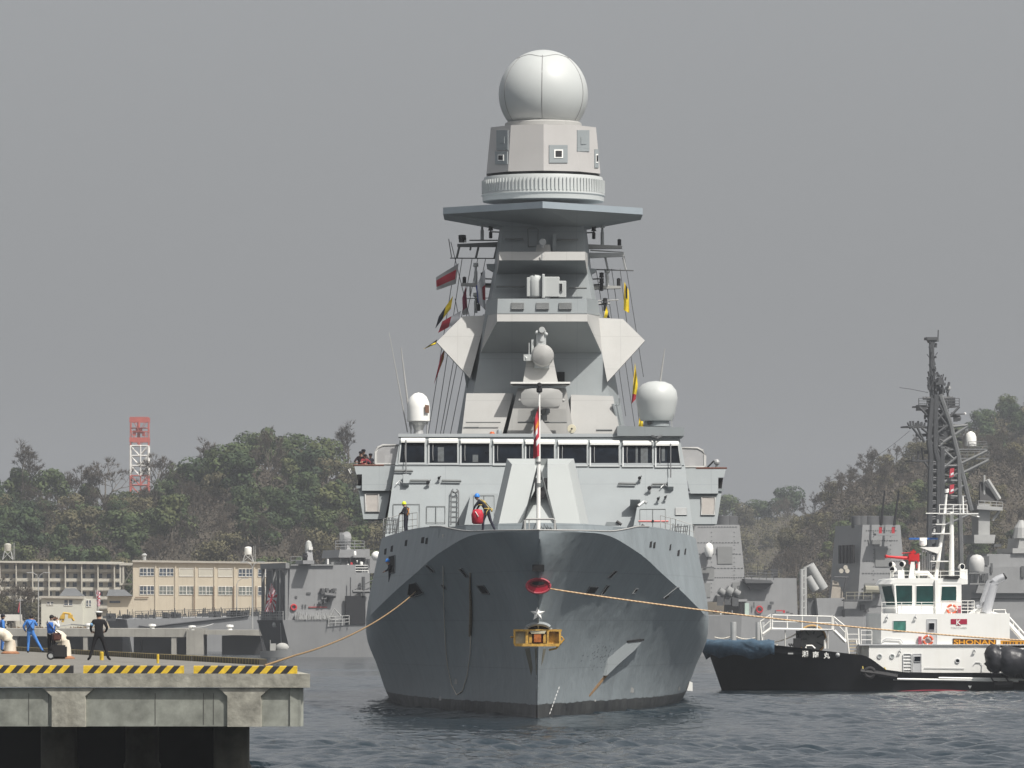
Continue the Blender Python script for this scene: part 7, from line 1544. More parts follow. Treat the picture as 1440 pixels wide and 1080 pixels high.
bm = B(); G.blk(bm, [(1338, 584.5), (1356, 583), (1358, 581), (1338, 582)], 4.5, 5.5); ball(bm, G.at(1357, 582, 5), .2, 8, 1); lathe(bm, G.at(1348, 592, 5), [(.25, 0), (.4, .4), (.2, .8)], 10); put('search_radar', bm, [M_NDK, M_WHITE], lm)
bm = B(); lathe(bm, G.at(1365, 627, 5), [(.8, 0), (.82, .2), (.82, 1.2), (.62, 1.75), (.25, 2.02), (.02, 2.08)], 20); put('satellite_dome', bm, M_WHITE, lm, smooth=50, label='white dome on the lattice mast')
bm = B(); ball(bm, G.at(1333, 546, 5), .42, 14); put('small_dome', bm, M_LATL, lm, smooth=True)
for y, lab in ((667, 'upper red signal flag hanging inside the lattice mast'), (690, 'lower red and white signal flag hanging inside the lattice mast')):
    bm = B(); q = [(1336, y - 8), (1342, y - 9), (1341, y + 3), (1335, y + 5)]; prism(bm, [G.at(a, c, 3.4) for a, c in q], G.v * .05, 0); q = [(1337, y - 1), (1341, y - 3), (1341, y), (1337, y + 2)]; prism(bm, [G.at(a, c, 3.36) for a, c in q], G.v * .03, 1)
    put('signal_flag', bm, [mat('flag_red', FC['red']), mat('flag_white', FC['white'])], None, label=lab, cat='flag')
# --- left: destroyer seen from its stern quarter
dl = empty('destroyer', (PX(450, 770), 770, 0), 'grey destroyer showing its dark stern and hangar left of the warship', 'warship')
K = Frame(408, 765, 15.6)
bm = B(); zt_ = PZ(872, 765)
def kr(v): return [K(K.upx(414), v, -.4), K(-.8, v, zt_)]
top_ = [K(-.9, .4, zt_), K(60, 0, zt_ + .6), K(60, 15, zt_ + .6), K(-.9, 14.6, zt_)]; bot = [K(.55, 1.2, -.4), K(60, .8, -.4), K(60, 14, -.4), K(.55, 13.8, -.4)]
loft(bm, [bot, top_])
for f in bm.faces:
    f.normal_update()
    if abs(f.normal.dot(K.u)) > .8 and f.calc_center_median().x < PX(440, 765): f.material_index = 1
put('hull', bm, [M_NAVY, mat('stern_shade', (.030, .032, .036), .6, var=.2)], dl)  # near-black stern face: shade painted on the side turned from the sun
bm = B(); K.blk(bm, [(405, 872), (520, 872), (520, 806), (500, 805), (500, 794), (408, 795)], 1.0, 14); hg = put('hangar', bm, M_NAVY, dl)
bm = B()
for v in (3.0, 9.0):
    q = [K(K.upx(405, 1) - .06, v + y, z) for y, z in ((0, 5.2), (0, 10), (.7, 11), (3.3, 11), (4, 10), (4, 5.2))]; prism(bm, q, K.u * .05)
put('hangar_door', bm, M_NDK, hg)
bm = B(); 
for v in (.8, 7.5, 13.5): p = K(K.upx(405, 1) - .3, v, 0); box(bm, p + Vector((0, 0, 8)), (.35, .5, 7), rz=R(15.6))
p = K(K.upx(405, 1) - .3, 7, 11.6); box(bm, p, (.5, 14, .7), rz=R(15.6)); put('door_frame', bm, M_NAVY2, hg)
bm = B(); K.plate(bm, 426, 788, 442, 793, 3, 4, 0); loft(bm, [[K.at(426, 792, 3), K.at(441, 792, 3), K.at(441, 792, 6), K.at(426, 792, 6)], [K.at(432, 775, 3.5), K.at(439, 775, 3.5), K.at(439, 775, 5.5), K.at(432, 775, 5.5)]], mi=0); lathe(bm, K.at(434, 780, 4), [(.42, 0), (.44, .2), (.44, 1.2), (.32, 1.65), (.02, 1.85)], 16, 1); box(bm, K.at(437, 771, 3.4), (.5, .3, .4), mi=2); tube(bm, [K.at(431, 782, 3.2), K.at(428, 784, 2)], .2, 8, 3); box(bm, K.at(429, 784, 3.3), (.6, .6, 1.1), mi=3)
put('close_in_gun', bm, [M_NAVY, mat('pale_gun_dome', (.45, .46, .44), .5), M_WHITE, M_BLACK], hg, smooth=40)
bm = B(); K.blk(bm, [(466, 806), (486, 806), (486, 790), (466, 790)], 3, 6); K.plate(bm, 409, 793.5, 470, 795.5, .9, .2); rail(bm, [K.at(409, 793, 1.2), K.at(424, 793, 1.2)], .9, .05, 2, 1); put('roof_box', bm, M_NAVY2, hg)
bm = B(); K.blk(bm, [(475, 806), (530, 806), (530, 782), (480, 782)], 4, 12); K.blk(bm, [(476, 784), (520, 784), (520, 772), (478, 773)], 2, 11); K.blk(bm, [(494, 798), (520, 798), (520, 786), (494, 786)], 3.8, 4.2, 1); rail(bm, [K.at(472, 773, 2), K.at(512, 773, 2)], 1.1, .05, 3, 1.2); loft(bm, [[K.at(478, 773, 4), K.at(494, 773, 4), K.at(494, 773, 6), K.at(478, 773, 6)], [K.at(481, 765, 4.3), K.at(489, 765, 4.3), K.at(489, 765, 5.6), K.at(481, 765, 5.6)]]); lathe(bm, K.at(486, 758, 4), [(.9, -.1), (1.0, .1), (.4, .7)], 16, 0, axis=(-.6, -.7, .3)); box(bm, K.at(482, 757, 4.5), (.8, .6, 1.5)); box(bm, K.at(490, 762, 4.5), (.6, .6, 1.2))
put('after_superstructure', bm, [M_NAVY, M_NDK], dl)
bm = B()
for x, y, w, h, m_ in ((489, 793, 4, 9, 0), (494, 791, 4, 5, 1), (508, 790, 5, 4, 0), (499, 775, 4, 6, 0), (502, 818 - 30, 2, 3, 0)): lathe(bm, K.at(x, y + h, 1.5), [(w / 22, 0), (w / 22, h / 11 * .8), (w / 40, h / 11)], 12, m_)
tube(bm, [K.at(461, 806, 1.5), K.at(461, 786, 1.5)], .12, 6, 0)
for k in range(16): x = 470 + k * 3.2; tube(bm, [K.at(x, 805, 1.4), K.at(x + (k % 3) - 1, 795 - (k % 4) * 3, 1.4)], .05, 4, 2)
rail(bm, [K.at(463, 806, 1.2), K.at(518, 806, 1.2)], 1.0, .05, 3, 1.5)
put('deck_fitting', bm, [M_WHITE, M_RED, M_LAT], dl, smooth=40)
bm = B(); ball(bm, K.at(529, 782, .6), .62, 16); put('white_dome', bm, M_WHITE, dl, smooth=True)
bm = B(); K.plate(bm, 486, 838, 514, 878, .6, .3); put('side_opening', bm, mat('black_side_opening', (.012, .013, .016), .7), dl)
bm = B(); tube(bm, [K.at(511, 838, .3), K.at(511, 811, .3)], .22, 6); tube(bm, [K.at(493, 838, .3), K.at(493, 812, .3)], .08, 5); tube(bm, [K.at(496, 831, .3), K.at(525, 815, .3)], .06, 5); tube(bm, [K.at(496, 832, .3), K.at(520, 832, .3)], .25, 6); put('boat_davit', bm, M_NDK, dl)
bm = B(); c = K.at(460, 838, .5)
r = random.Random(2)
for k in range(16): box(bm, c + K.u * r.uniform(-1.0, 1.0) + Vector((0, .15, r.uniform(-.9, .9))), (r.uniform(.2, .6), .4, r.uniform(.15, .5)), rz=r.random())
tube(bm, [K.at(456, 836, .3), K.at(472, 838, .2)], .3, 8); put('torpedo_mount', bm, M_NDK, hg)
bm = B(); torus(bm, K.at(413, 854, .85), .33, .12, K.v, 18, 6); put('life_ring', bm, M_RED, hg)
bm = B(); K.plate(bm, 434, 853, 460, 854.5, .95, .08, 0); [K.plate(bm, x, 850, x + 1.5, 855, .95, .08, 1) for x in (425, 429)]; [K.plate(bm, x, 849, x + .8, 851, .95, .05, 1) for x in (442, 446, 450, 454)]; K.plate(bm, 431, 833, 437, 836, .95, .05, 1); K.plate(bm, 415, 838, 418, 841, .95, .05, 1); put('hose_rack', bm, [mat('dull_red', (.28, .05, .05), .7), M_NDK], hg)
bm = B()
for k in range(26): x = 416 + k * 2.1; z = r.uniform(0, 6); tube(bm, [K.at(x, 872, .3), K.at(x + r.uniform(-1, 1), 866 - z, .3)], .06, 4)
for x in (418, 424, 432, 441, 446, 452, 458): box(bm, K.at(x, 868, 1.0) - K.v * .35, (r.uniform(.6, 1.3), .6, r.uniform(.4, .8)), mi=0)
rail(bm, [K.at(462, 881, .15), K.at(491, 879, .15)], 1.2, .06, 3, 1.0); tube(bm, sag(K.at(442, 871, .3), K.at(446, 860, .3), 0, 4), .06, 5); tube(bm, [K.at(463, 870, .2), K.at(470, 856, .2), K.at(479, 866, .2)], .1, 5); put('quarterdeck_gear', bm, M_LATL, dl)
bm = B(); tube(bm, [K(-.7, 7.5, zt_), K(-1.4, 7.5, PZ(822, 770))], .07, 6); rail(bm, [K(-.8, .5, zt_), K(-.8, 14, zt_)], 1.1, .05, 3, 1.2); tube(bm, [K(-.5, 3.5, zt_), K(-.5, 3.5, PZ(798, 768))], .06, 5); tube(bm, [K(-.5, 5.5, zt_), K(-.5, 5.5, PZ(800, 768))], .06, 5); put('ensign_staff', bm, M_LATL, dl)
bm = B(); [tube(bm, sag(K(-.9, v, zt_ - .4), K(-.6, v * .8 + 1, .8), .2, 6), .05, 5) for v in (1.5, 13.8)]; lathe(bm, K(-.75, 5, zt_ - .9), [(.3, 0), (.4, .3), (.3, .6)], 10); put('stern_line', bm, M_LATL, dl)
def rays(u, v):
    a = math.atan2((v - .45) * .66, u - .42); d = math.hypot(u - .42, (v - .45) * .66)
    return 'red' if d < .13 or int((a + math.pi) / (2 * math.pi) * 32 + .5) % 2 == 0 else 'white'
flag(((381, 819), (390, 836), (386, 861), (372, 860)), 769.5, ['white', 'red'], 'red and white rayed ensign drooping at the stern of the left destroyer', name='ensign', scheme=rays, nu=26, nv=26, wave=.12)
# workboat under the stern
wb = empty('workboat', (PX(388, 764), 764, 0), 'small grey workboat with a covered bow under the dark stern', 'boat')
bm = B(); rings = []
for t in np.linspace(0, 1, 9):
    x = PX(366 + 44 * t, 764); w = .95 * math.sin(math.pi * min(1, .25 + t * .75)) + .1; zt2 = .75 + .5 * t ** 2
    rings.append([Vector((x, 764 - w, zt2)), Vector((x, 764 - w * .6, -.2)), Vector((x, 764 + w * .6, -.2)), Vector((x, 764 + w, zt2))])
loft(bm, rings); put('hull', bm, M_NAVY2, wb, smooth=30)
bm = B(); c = Vector((PX(397, 764), 764, 1.2)); ball(bm, c, .8, 14, 0, (1.1, .9, .8)); box(bm, Vector((PX(384, 764), 764, 1.3)), (.7, .7, .9)); tube(bm, [Vector((PX(380, 764), 764, .8)), Vector((PX(380, 764), 764, 2.2))], .05, 5); put('canvas_cover', bm, mat('pale_canvas', (.36, .36, .34), .9), wb, smooth=40)
# --- far-left grey ship lying along the far quay
gs = empty('auxiliary_ship', (PX(270, 905), 905, 0), 'low grey ship with long railings lying in front of the cream building', 'ship')
bm = B(); zf, za = PZ(867, 905), PZ(857, 905)
loft(bm, [[P(186, 917, 905), P(560, 917, 905), P(560, 917, 905) + Vector((0, 12, 0)), P(170, 917, 915)], [P(178, 871, 905), P(560, 862, 905), P(560, 862, 905) + Vector((0, 12, 0)), P(150, 869, 915)]]); put('hull', bm, M_NAVY, gs)
bm = B(); prism(bm, [P(184.5, 917, 904.9), P(177, 871, 904.9), P(150, 870, 914.8), P(168, 917, 914.8)], (-.05, 0, 0)); put('transom', bm, M_NDK, gs)
bm = B(); rail(bm, [P(190, 871, 905), P(370, 866, 905)], 1.2, .05, 4, 1.0)
r = random.Random(6)
for k in range(90):
    x = 150 + k * 2.5; y = 870 - (x - 150) * .022; tube(bm, [P(x, y, 906), P(x + r.uniform(-2, 2), y - r.uniform(3, 13), 906)], r.uniform(.03, .08), 4)
for k in range(30): x = r.uniform(150, 370); box(bm, P(x, 868 - (x - 150) * .022, 908), (r.uniform(.3, 1.5), .6, r.uniform(.3, 1.2)))
for a, c in (((195, 880), (212, 882)), ((212, 882), (240, 878)), ((240, 878), (350, 866))): tube(bm, [P(a[0], a[1], 904.8), P(c[0], c[1], 904.8)], .12, 5)
put('deck_rail', bm, M_LAT, gs)
bm = B(); tube(bm, [P(141, 872, 910), P(134, 830, 910)], .07, 5); put('ensign_staff', bm, M_LATL, gs)
flag(((136, 829), (141, 833), (141, 853), (136, 852)), 909.8, ['white', 'red'], 'small red and white rayed ensign at the stern of the low grey ship', name='ensign', scheme=rays, nu=18, nv=18, wave=.1)

# ------------------------------------------------------------------ far quay
fq = empty('far_quay', (PX(200, 832), 832, 0), 'low concrete quay on piers across the basin at the left', 'quay')
M_FQ = mat('far_quay_concrete', (.29, .28, .25), .9, var=.18, scale=.4, streak=.4, streak_col=(.15, .14, .12)); Yq = 832
bm = B(); z_t = PZ(884, Yq); prism(bm, [P(-60, 894, Yq), P(262, 896, Yq), P(262, 884, Yq), P(-60, 884, Yq)], (0, 60, 0)); prism(bm, [P(285, 892, Yq), P(369, 894, Yq), P(369, 886, Yq), P(285, 886, Yq)], (0, 30, 0)); put('deck_slab', bm, M_FQ, fq)
bm = B(); prism(bm, [P(262, 922, Yq - .5), P(286, 922, Yq - .5), P(286, 886, Yq - .5), P(262, 886, Yq - .5)], (0, 10, 0)); prism(bm, [P(-60, 924, Yq + .3), P(24, 924, Yq + .3), P(24, 893, Yq + .3), P(-60, 893, Yq + .3)], (0, 10, 0)); put('end_block', bm, M_FQ, fq)
bm = B()
for x0, x1 in ((117, 123), (241, 248)): prism(bm, [P(x0, 922, Yq + .1), P(x1, 922, Yq + .1), P(x1, 893, Yq + .1), P(x0, 893, Yq + .1)], (0, 2, 0))
put('pier', bm, M_FQ, fq)
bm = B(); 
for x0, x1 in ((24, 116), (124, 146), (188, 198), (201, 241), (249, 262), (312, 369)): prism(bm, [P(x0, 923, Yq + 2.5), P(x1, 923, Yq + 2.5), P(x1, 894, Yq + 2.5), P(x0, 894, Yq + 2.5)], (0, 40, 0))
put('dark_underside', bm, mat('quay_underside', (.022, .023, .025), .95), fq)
for px, py in ((125, 880), (214, 881), (270, 883), (323, 882)):
    bm = B(); c = P(px, py + 5, Yq + 2); lathe(bm, c, [(.45, 0), (.35, .2), (.3, .5), (.55, .55), (.5, .8), (.1, .85)], 14); put('quay_bollard', bm, M_WHITE, None, smooth=40, label={125: 'white bollard on the far quay beside the officer', 214: 'white bollard on the far quay in front of the low grey ship', 270: 'white bollard on top of the concrete block of the far quay', 323: 'white bollard on the far quay nearest the dark stern'}[px], cat='bollard', group='white bollards on the far quay')
bm = B(); tube(bm, [P(66, 884, 840), P(100, 878, 850), P(125, 880, 834)], .09, 5); tube(bm, sag(P(270, 882, 833), P(300, 877, 835), .2), .07, 5); put('mooring_rope', bm, M_LATL, None, label='slack mooring ropes on the far quay', cat='rope')

# ------------------------------------------------------------------ buildings
M_CREAM = mat('cream_render', (.53, .475, .375), .85, var=.07, scale=.3, streak=.25, streak_col=(.34, .27, .18))
M_PALE = mat('pale_render', (.46, .445, .39), .85, var=.08, scale=.3, streak=.35, streak_col=(.28, .26, .22))
M_ROOFL = mat('roof_edge', (.40, .38, .33), .8, var=.1)
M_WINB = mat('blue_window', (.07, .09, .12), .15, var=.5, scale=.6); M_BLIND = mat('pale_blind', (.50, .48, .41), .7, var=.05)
M_FRM = mat('white_frame', (.62, .61, .57), .6)
cb = empty('cream_building', (PX(280, 1034), 1034, 2.6), 'two storey cream building with rows of wide windows', 'building'); Yb = 1034
bm = B(); prism(bm, [P(187, 888, Yb), P(400, 888, Yb), P(400, 791, Yb), P(187, 788.5, Yb)], (0, 16, 0)); cw = put('wall', bm, M_CREAM, cb)
bm = B(); prism(bm, [P(186, 790.5, Yb - .5), P(401, 793, Yb - .5), P(401, 790.5, Yb - .5), P(186, 787.5, Yb - .5)], (0, 17, 0)); put('roof_edge', bm, M_ROOFL, cb)
def bwin(x0, x1, y0, y1, Y, par, glass, div=3, mid=True):
    bm = B(); a = [P(x0, y0, Y - .03), P(x1, y0, Y - .03), P(x1, y1, Y - .03), P(x0, y1, Y - .03)]; prism(bm, a, (0, .08, 0), 1); tube(bm, a + [a[0]], .07, 4, 0)
    for k in range(1, div + 1):
        x = x0 + (x1 - x0) * k / (div + 1); tube(bm, [P(x, y0, Y - .05), P(x, y1, Y - .05)], .05 if k != (div + 1) // 2 else .1, 4, 0)
    if mid: tube(bm, [P(x0, (y0 + y1) / 2 + 1, Y - .05), P(x1, (y0 + y1) / 2 + 1, Y - .05)], .045, 4, 0)
    return put('window', bm, [M_FRM, glass], par)
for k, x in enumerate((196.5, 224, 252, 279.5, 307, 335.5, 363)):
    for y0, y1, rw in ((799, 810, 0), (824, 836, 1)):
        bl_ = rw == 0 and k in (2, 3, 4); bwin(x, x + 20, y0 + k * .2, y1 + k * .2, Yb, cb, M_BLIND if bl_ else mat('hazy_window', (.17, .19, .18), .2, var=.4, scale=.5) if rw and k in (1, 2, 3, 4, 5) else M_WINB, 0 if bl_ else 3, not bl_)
bm = B()
for x in (218, 246, 274, 301, 329, 357): prism(bm, [P(x, 880, Yb), P(x + 2, 880, Yb), P(x + 2, 792, Yb), P(x, 792, Yb)], (0, -.15, 0), 0); 
for x in (273, 301, 329, 360): tube(bm, [P(x, 880, Yb - .3), P(x, 824, Yb - .3)], .08, 5, 1)
tube(bm, [P(190, 840, Yb - .2), P(209, 840, Yb - .2)], .08, 5, 1); put('drain_pipe', bm, [M_CREAM, mat('brown_pipe', (.20, .12, .07), .7)], cb)
bm = B(); lathe(bm, P(203, 788, Yb + 3), [(.3, 0), (.3, .6), (.5, .9), (.2, 1.2)], 10); put('roof_vent', bm, M_LATL, cb)
# stair tower between the two blocks
bm = B(); Yt_ = 1040
for x in (168, 172, 186): prism(bm, [P(x, 880, Yt_), P(x + 2.5, 880, Yt_), P(x + 2.5, 793, Yt_), P(x, 793, Yt_)], (0, 3, 0))
for y in (795, 823, 842, 862): prism(bm, [P(168, y, Yt_ - .2), P(189, y, Yt_ - .2), P(189, y - 3, Yt_ - .2), P(168, y - 3, Yt_ - .2)], (0, 3.5, 0))
for y in (800, 828, 846): tube(bm, [P(175, y + 20, Yt_), P(187, y, Yt_)], .12, 5); tube(bm, [P(175, y, Yt_ + 1), P(187, y + 18, Yt_ + 1)], .12, 5)
put('stair_tower', bm, M_PALE, None, label='open concrete stair tower between the apartment block and cream building', cat='stairs')
ab = empty('apartment_block', (PX(80, 1075), 1075, 2.6), 'long pale four storey apartment block with balconies', 'building'); Ya = 1075
bm = B(); prism(bm, [P(-80, 885, Ya + 1.6), P(169, 885, Ya + 1.6), P(169, 790, Ya + 1.6), P(-80, 788, Ya + 1.6)], (0, 12, 0)); put('wall', bm, mat('balcony_wall_render', (.46, .445, .40), .9, var=.1), ab)  # one even wall colour behind the balconies
bm = B(); prism(bm, [P(-80, 790, Ya - .3), P(186, 794, Ya - .3), P(186, 791.5, Ya - .3), P(-80, 787.5, Ya - .3)], (0, 14, 0)); put('roof_edge', bm, M_PALE, ab)
for fl, y in enumerate((804, 817, 829.5, 842, 855)):
    bm = B(); prism(bm, [P(-80, y, Ya + .9), P(168, y + 1.5, Ya + .9), P(168, y - 3.2, Ya + .9), P(-80, y - 4.7, Ya + .9)], (0, .1, 0)); prism(bm, [P(-80, y + .4, Ya + .9), P(168, y + 1.9, Ya + .9), P(168, y + .9, Ya + .9), P(-80, y - .6, Ya + .9)], (0, .8, 0)); put('balcony', bm, M_PALE, ab)
for x in range(-70, 170, 23):
    bm = B(); prism(bm, [P(x, 885, Ya - .02), P(x + 1.4, 885, Ya - .02), P(x + 1.4, 790 + x * .012, Ya - .02), P(x, 790 + x * .012, Ya - .02)], (0, 1.6, 0)); put('dividing_fin', bm, M_PALE, ab)
r = random.Random(12)
for fl, y in enumerate((796, 809, 821, 834, 846)):
    for x in range(-66, 165, 12):
        xx = x + r.uniform(0, 2); bm = B(); prism(bm, [P(xx, y + 4, Ya + 1.55), P(xx + 5.5, y + 4, Ya + 1.55), P(xx + 5.5, y - 2.2, Ya + 1.55), P(xx, y - 2.2, Ya + 1.55)], (0, .1, 0)); put('window', bm, M_WINB, ab)
# small white house in front
whs = empty('white_house', (PX(93, 1000), 1000, 2.6), 'low white house with a grey hipped roof near the left edge', 'house'); Yh = 1000
bm = B(); prism(bm, [P(58, 890, Yh), P(116, 890, Yh), P(116, 841, Yh), P(58, 840, Yh)], (0, 9, 0)); prism(bm, [P(115, 890, Yh + 1), P(132, 890, Yh + 1), P(132, 842, Yh + 1), P(115, 842, Yh + 1)], (0, 7, 0)); put('wall', bm, mat('white_render', (.52, .52, .46), .85, var=.06), whs)
bm = B(); prism(bm, [P(57, 841, Yh - .5), P(117, 842, Yh - .5), P(117, 838.5, Yh - .5), P(57, 838, Yh - .5)], (0, 10, 0)); loft(bm, [[P(83, 838, Yh + 2), P(116, 838, Yh + 2), P(116, 838, Yh + 2) + Vector((0, 6, 0)), P(83, 838, Yh + 2) + Vector((0, 6, 0))], [P(92, 827, Yh + 4), P(106, 827, Yh + 4), P(106, 827, Yh + 4.5), P(92, 827, Yh + 4.5)]], mi=1); put('roof', bm, [M_ROOFL, mat('grey_tiles', (.12, .125, .13), .8)], whs)
for x0, x1, y0, y1 in ((66, 75, 846, 851), (90, 102, 843, 851.5), (121, 128, 844, 853)): bwin(x0, x1, y0, y1, Yh + (1 if x0 > 115 else 0), whs, M_WINB, 1, True)
bm = B(); prism(bm, [P(151, 890, 1012), P(186, 890, 1012), P(186, 838, 1012), P(151, 838, 1012)], (0, 5, 0), 0); prism(bm, [P(154, 848, 1011.9), P(169, 848, 1011.9), P(169, 845, 1011.9), P(154, 845, 1011.9)], (0, .1, 0), 1); loft(bm, [[P(150, 838, 1011), P(187, 838, 1011), P(187, 838, 1018), P(150, 838, 1018)], [P(153, 829, 1013), P(175, 829, 1013), P(175, 829, 1016), P(153, 829, 1016)]], mi=2)
put('annexe', bm, [M_CREAM, M_WINB, mat('grey_tiles', (.12, .125, .13))], None, label='small cream annexe with a grey roof in front of the stair tower', cat='house')
# water towers on the roofs
for px, yt_, yb_, Y, lab in ((11, 764, 787, 1080, 'pale water tank on a steel frame at the far left roof'), (349, 769, 790, 1042, 'white water tank on a steel frame above the cream building')):
    o = empty('water_tower', P(px, yb_, Y), lab, 'water tank', 'rooftop water tanks')
    bm = B(); sc = F / Y; lathe(bm, P(px, yt_ + 11, Y), [(.55, 0), (.62, .1), (.62, 1.2), (.4, 1.35), (.02, 1.4)], 16); put('tank', bm, M_PALE if px < 50 else M_WHITE, o, smooth=40)
    bm = B(); h0, h1_ = P(px, yb_, Y), P(px, yt_ + 11, Y)
    for sx in (-1, 1):
        for sy in (-1, 1): tube(bm, [h0 + Vector((sx * .9, sy * .7, 0)), h1_ + Vector((sx * .55, sy * .5, 0))], .06, 5)
        tube(bm, [h0 + Vector((sx * .9, -.7, 0)), h1_ + Vector((-sx * .55, -.5, 0))], .045, 4)
    tube(bm, [h0 + Vector((1.0, -.3, 0)), h1_ + Vector((.95, -.3, 1.5))], .04, 4); tube(bm, [h0 + Vector((1.25, -.3, 0)), h1_ + Vector((1.2, -.3, 1.5))], .04, 4); put('steel_frame', bm, M_LATL, o)
# lamp posts
for px, yt_, yb_, Y, two, lab in ((355, 790, 884, 836, True, 'tall twin armed street lamp before the right end of the cream building'), (333, 813, 880, 1000, False, 'shorter street lamp with a curved arm before the cream building'), (54, 805, 880, 990, True, 'street lamp beside the low white house')):
    o = empty('street_lamp', P(px, yb_, Y), lab, 'street lamp', 'street lamps on the far shore'); bm = B(); tube(bm, [P(px, yb_, Y), P(px, yt_ + 8, Y)], [.11, .08], 7); put('post', bm, M_LATL, o)
    for d in ((-1, 1) if two else (1,)):
        bm = B(); tube(bm, [P(px, yt_ + 9, Y), P(px + d * 2, yt_ + 4, Y), P(px + d * 8, yt_, Y), P(px + d * 12, yt_, Y)], .06, 6); box(bm, P(px + d * 13, yt_ + .3, Y), (.8, .3, .15)); put('lamp_arm', bm, M_LATL, o)
# red and white tower on the hill
tw = empty('lattice_tower', P(196, 700, 1420), 'square red and white lattice tower standing on the left hill', 'tower'); Yw_ = 1420; M_TR = mat('tower_red', (.42, .10, .08), .6, var=.1); M_TWH = mat('tower_white', (.68, .67, .64), .6, var=.08)
sW = 4.3 / 2
def tpt(sx, sy, y): return P(196.5, y, Yw_) + Vector((sx * sW * .98, sy * sW, 0))
def lat(y0, y1, n, m, nm, panel=False, r0=.17):
    bm = B()
    for sx in (-1, 1):
        for sy in (-1, 1): tube(bm, [tpt(sx, sy, y0), tpt(sx, sy, y1)], r0 * 1.1, 5)
    for k in range(n):
        a, c = y0 + (y1 - y0) * k / n, y0 + (y1 - y0) * (k + 1) / n
        for q in ((lambda t, y: tpt(t, -1, y)), (lambda t, y: tpt(t, 1, y)), (lambda t, y: tpt(1, t, y)), (lambda t, y: tpt(-1, t, y))):
            tube(bm, [q(-1, c), q(1, c)], r0 * .7, 4); tube(bm, [q(-1, c), q(0, a)], r0 * .6, 4); tube(bm, [q(1, c), q(0, a)], r0 * .6, 4)
    if not panel: tube(bm, [tpt(.15, -1, y0), tpt(.15, -1, y1)], r0, 5)
    return put(nm, bm, m, tw)
lat(722, 669, 4, M_TR, 'red_section'); lat(669, 627, 3, M_TWH, 'white_section', r0=.20); lat(627, 587, 2, M_TR, 'red_section', True, .09)
for y0, y1 in ((587.5, 594), (615.5, 622)):
    bm = B(); 
    for sx, sy in ((0, -1), (0, 1)): box(bm, tpt(0, sy, (y0 + y1) / 2), (2 * sW + .3, .15, (y1 - y0) / F * Yw_))
    for sx in (-1, 1): box(bm, tpt(sx, 0, (y0 + y1) / 2), (.15, 2 * sW - .2, (y1 - y0) / F * Yw_))
    put('platform_panel', bm, M_TR, tw)
bm = B(); tube(bm, [P(195, 625, Yw_), P(195, 590, Yw_)], .35, 8); [box(bm, P(195 + k, 603 + abs(k), Yw_ - .5), (.7, .5, 1.2)) for k in (-6, -2, 3, 7)]; tube(bm, [P(184, 602, Yw_ - 1), P(208, 602, Yw_ - 1)], .15, 5); put('antenna_cluster', bm, M_TR, tw)
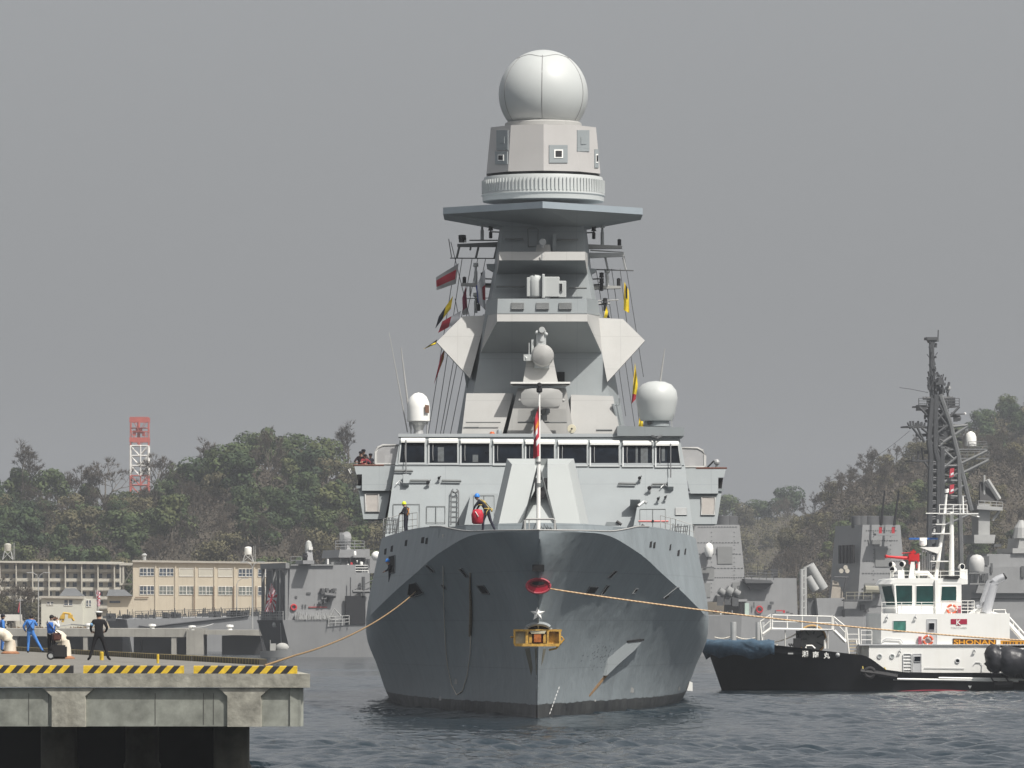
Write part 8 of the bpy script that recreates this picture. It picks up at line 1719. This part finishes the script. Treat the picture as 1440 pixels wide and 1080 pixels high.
# bits on the far shore
bm = B(); prism(bm, [P(-40, 873, 960), P(29, 873, 960), P(29, 864, 960), P(-40, 864, 960)], (0, 3, 0)); put('storage_shed', bm, M_FRM, None, label='low white shed at the left edge beyond the far quay', cat='shed')
bm = B(); box(bm, P(88, 868, 945), (.7, .6, .5)); box(bm, P(99, 867, 945), (.7, .6, .6)); tube(bm, [P(84, 872, 945), P(90, 862, 945), P(98, 863, 945), P(104, 873, 945)], .22, 6); tube(bm, [P(90, 862, 945), P(88, 875, 945)], .2, 6); put('yellow_machine', bm, mat('machine_yellow', (.55, .34, .03), .6), None, label='small yellow machine on the grassy bank behind the far quay', cat='machine')
bm = B(); tube(bm, [P(29, 878, 955), P(28, 842, 955)], .09, 5); prism(bm, [P(27.5, 846, 954.9), P(25, 860, 954.9), P(26.5, 862, 954.9), P(28, 848, 954.9)], (0, .05, 0), 1); tube(bm, [P(24, 844, 955), P(33, 844, 955)], .07, 5); put('flagpole', bm, [M_LATL, mat('flag_red', FC['red'])], None, label='white flagpole with a limp red and white flag near the left edge', cat='flagpole')
q = np.random.default_rng(5); n = 7000; X = q.uniform(PX(-60, 945), PX(300, 945), n); Yg_ = q.uniform(936, 985, n); Z = 2.6 + q.uniform(0, .9, n) * (.4 + .6 * np.sin(X * .35) ** 2)
a = q.normal(size=(n, 3)); a[:, 2] = abs(a[:, 2]) + 1; a /= np.linalg.norm(a, axis=1)[:, None]; bb_ = np.cross(a, q.normal(size=(n, 3))); bb_ /= np.linalg.norm(bb_, axis=1)[:, None]; c = np.stack([X, Yg_, Z], -1); s = q.uniform(.2, .5, n)[:, None]
mesh_obj('dry_grass', np.stack([c - a * s, c - bb_ * s * .3, c + a * s, c + bb_ * s * .3], 1).reshape(-1, 3), np.arange(4 * n).reshape(-1, 4), leafmat('straw', [(.1, (.10, .06, .03)), (.5, (.17, .11, .05)), (.9, (.22, .16, .08))]), smooth=False, kind='stuff', label='rusty dry grass on the bank behind the far quay', cat='grass')
for k, (px, s, lab) in enumerate([(-14, 1.15, 'dull dark shrub tree at the left edge in front of the apartment block'), (14, 1.1, 'tall grey brown shrub tree in front of the apartment block'), (38, .95, 'round olive shrub tree left of the low white house'), (66, .7, 'small dark shrub tree behind the low white house')]):
    tree('olive' if k % 2 == 0 else 'bare', Vector((PX(px, 1040), 1040, 2.4)), s * .95, '', 'shrub trees before the apartment block', lab)

# ------------------------------------------------------------------ haze
m = bpy.data.materials.new('haze_air'); m.use_nodes = True; nt = m.node_tree; nt.nodes.clear()
vp = N(nt, 'ShaderNodeVolumePrincipled'); vp.inputs['Color'].default_value = (.86, .90, .96, 1); vp.inputs['Density'].default_value = HAZE; vp.inputs['Anisotropy'].default_value = .2
ot = N(nt, 'ShaderNodeOutputMaterial'); nt.links.new(vp.outputs[0], ot.inputs['Volume'])
b = B(); box2(b, (-420, -60, -6), (420, 2420, 72)); o = put('haze', b, m, kind='stuff', label='thin pale haze over the harbour', cat='haze')
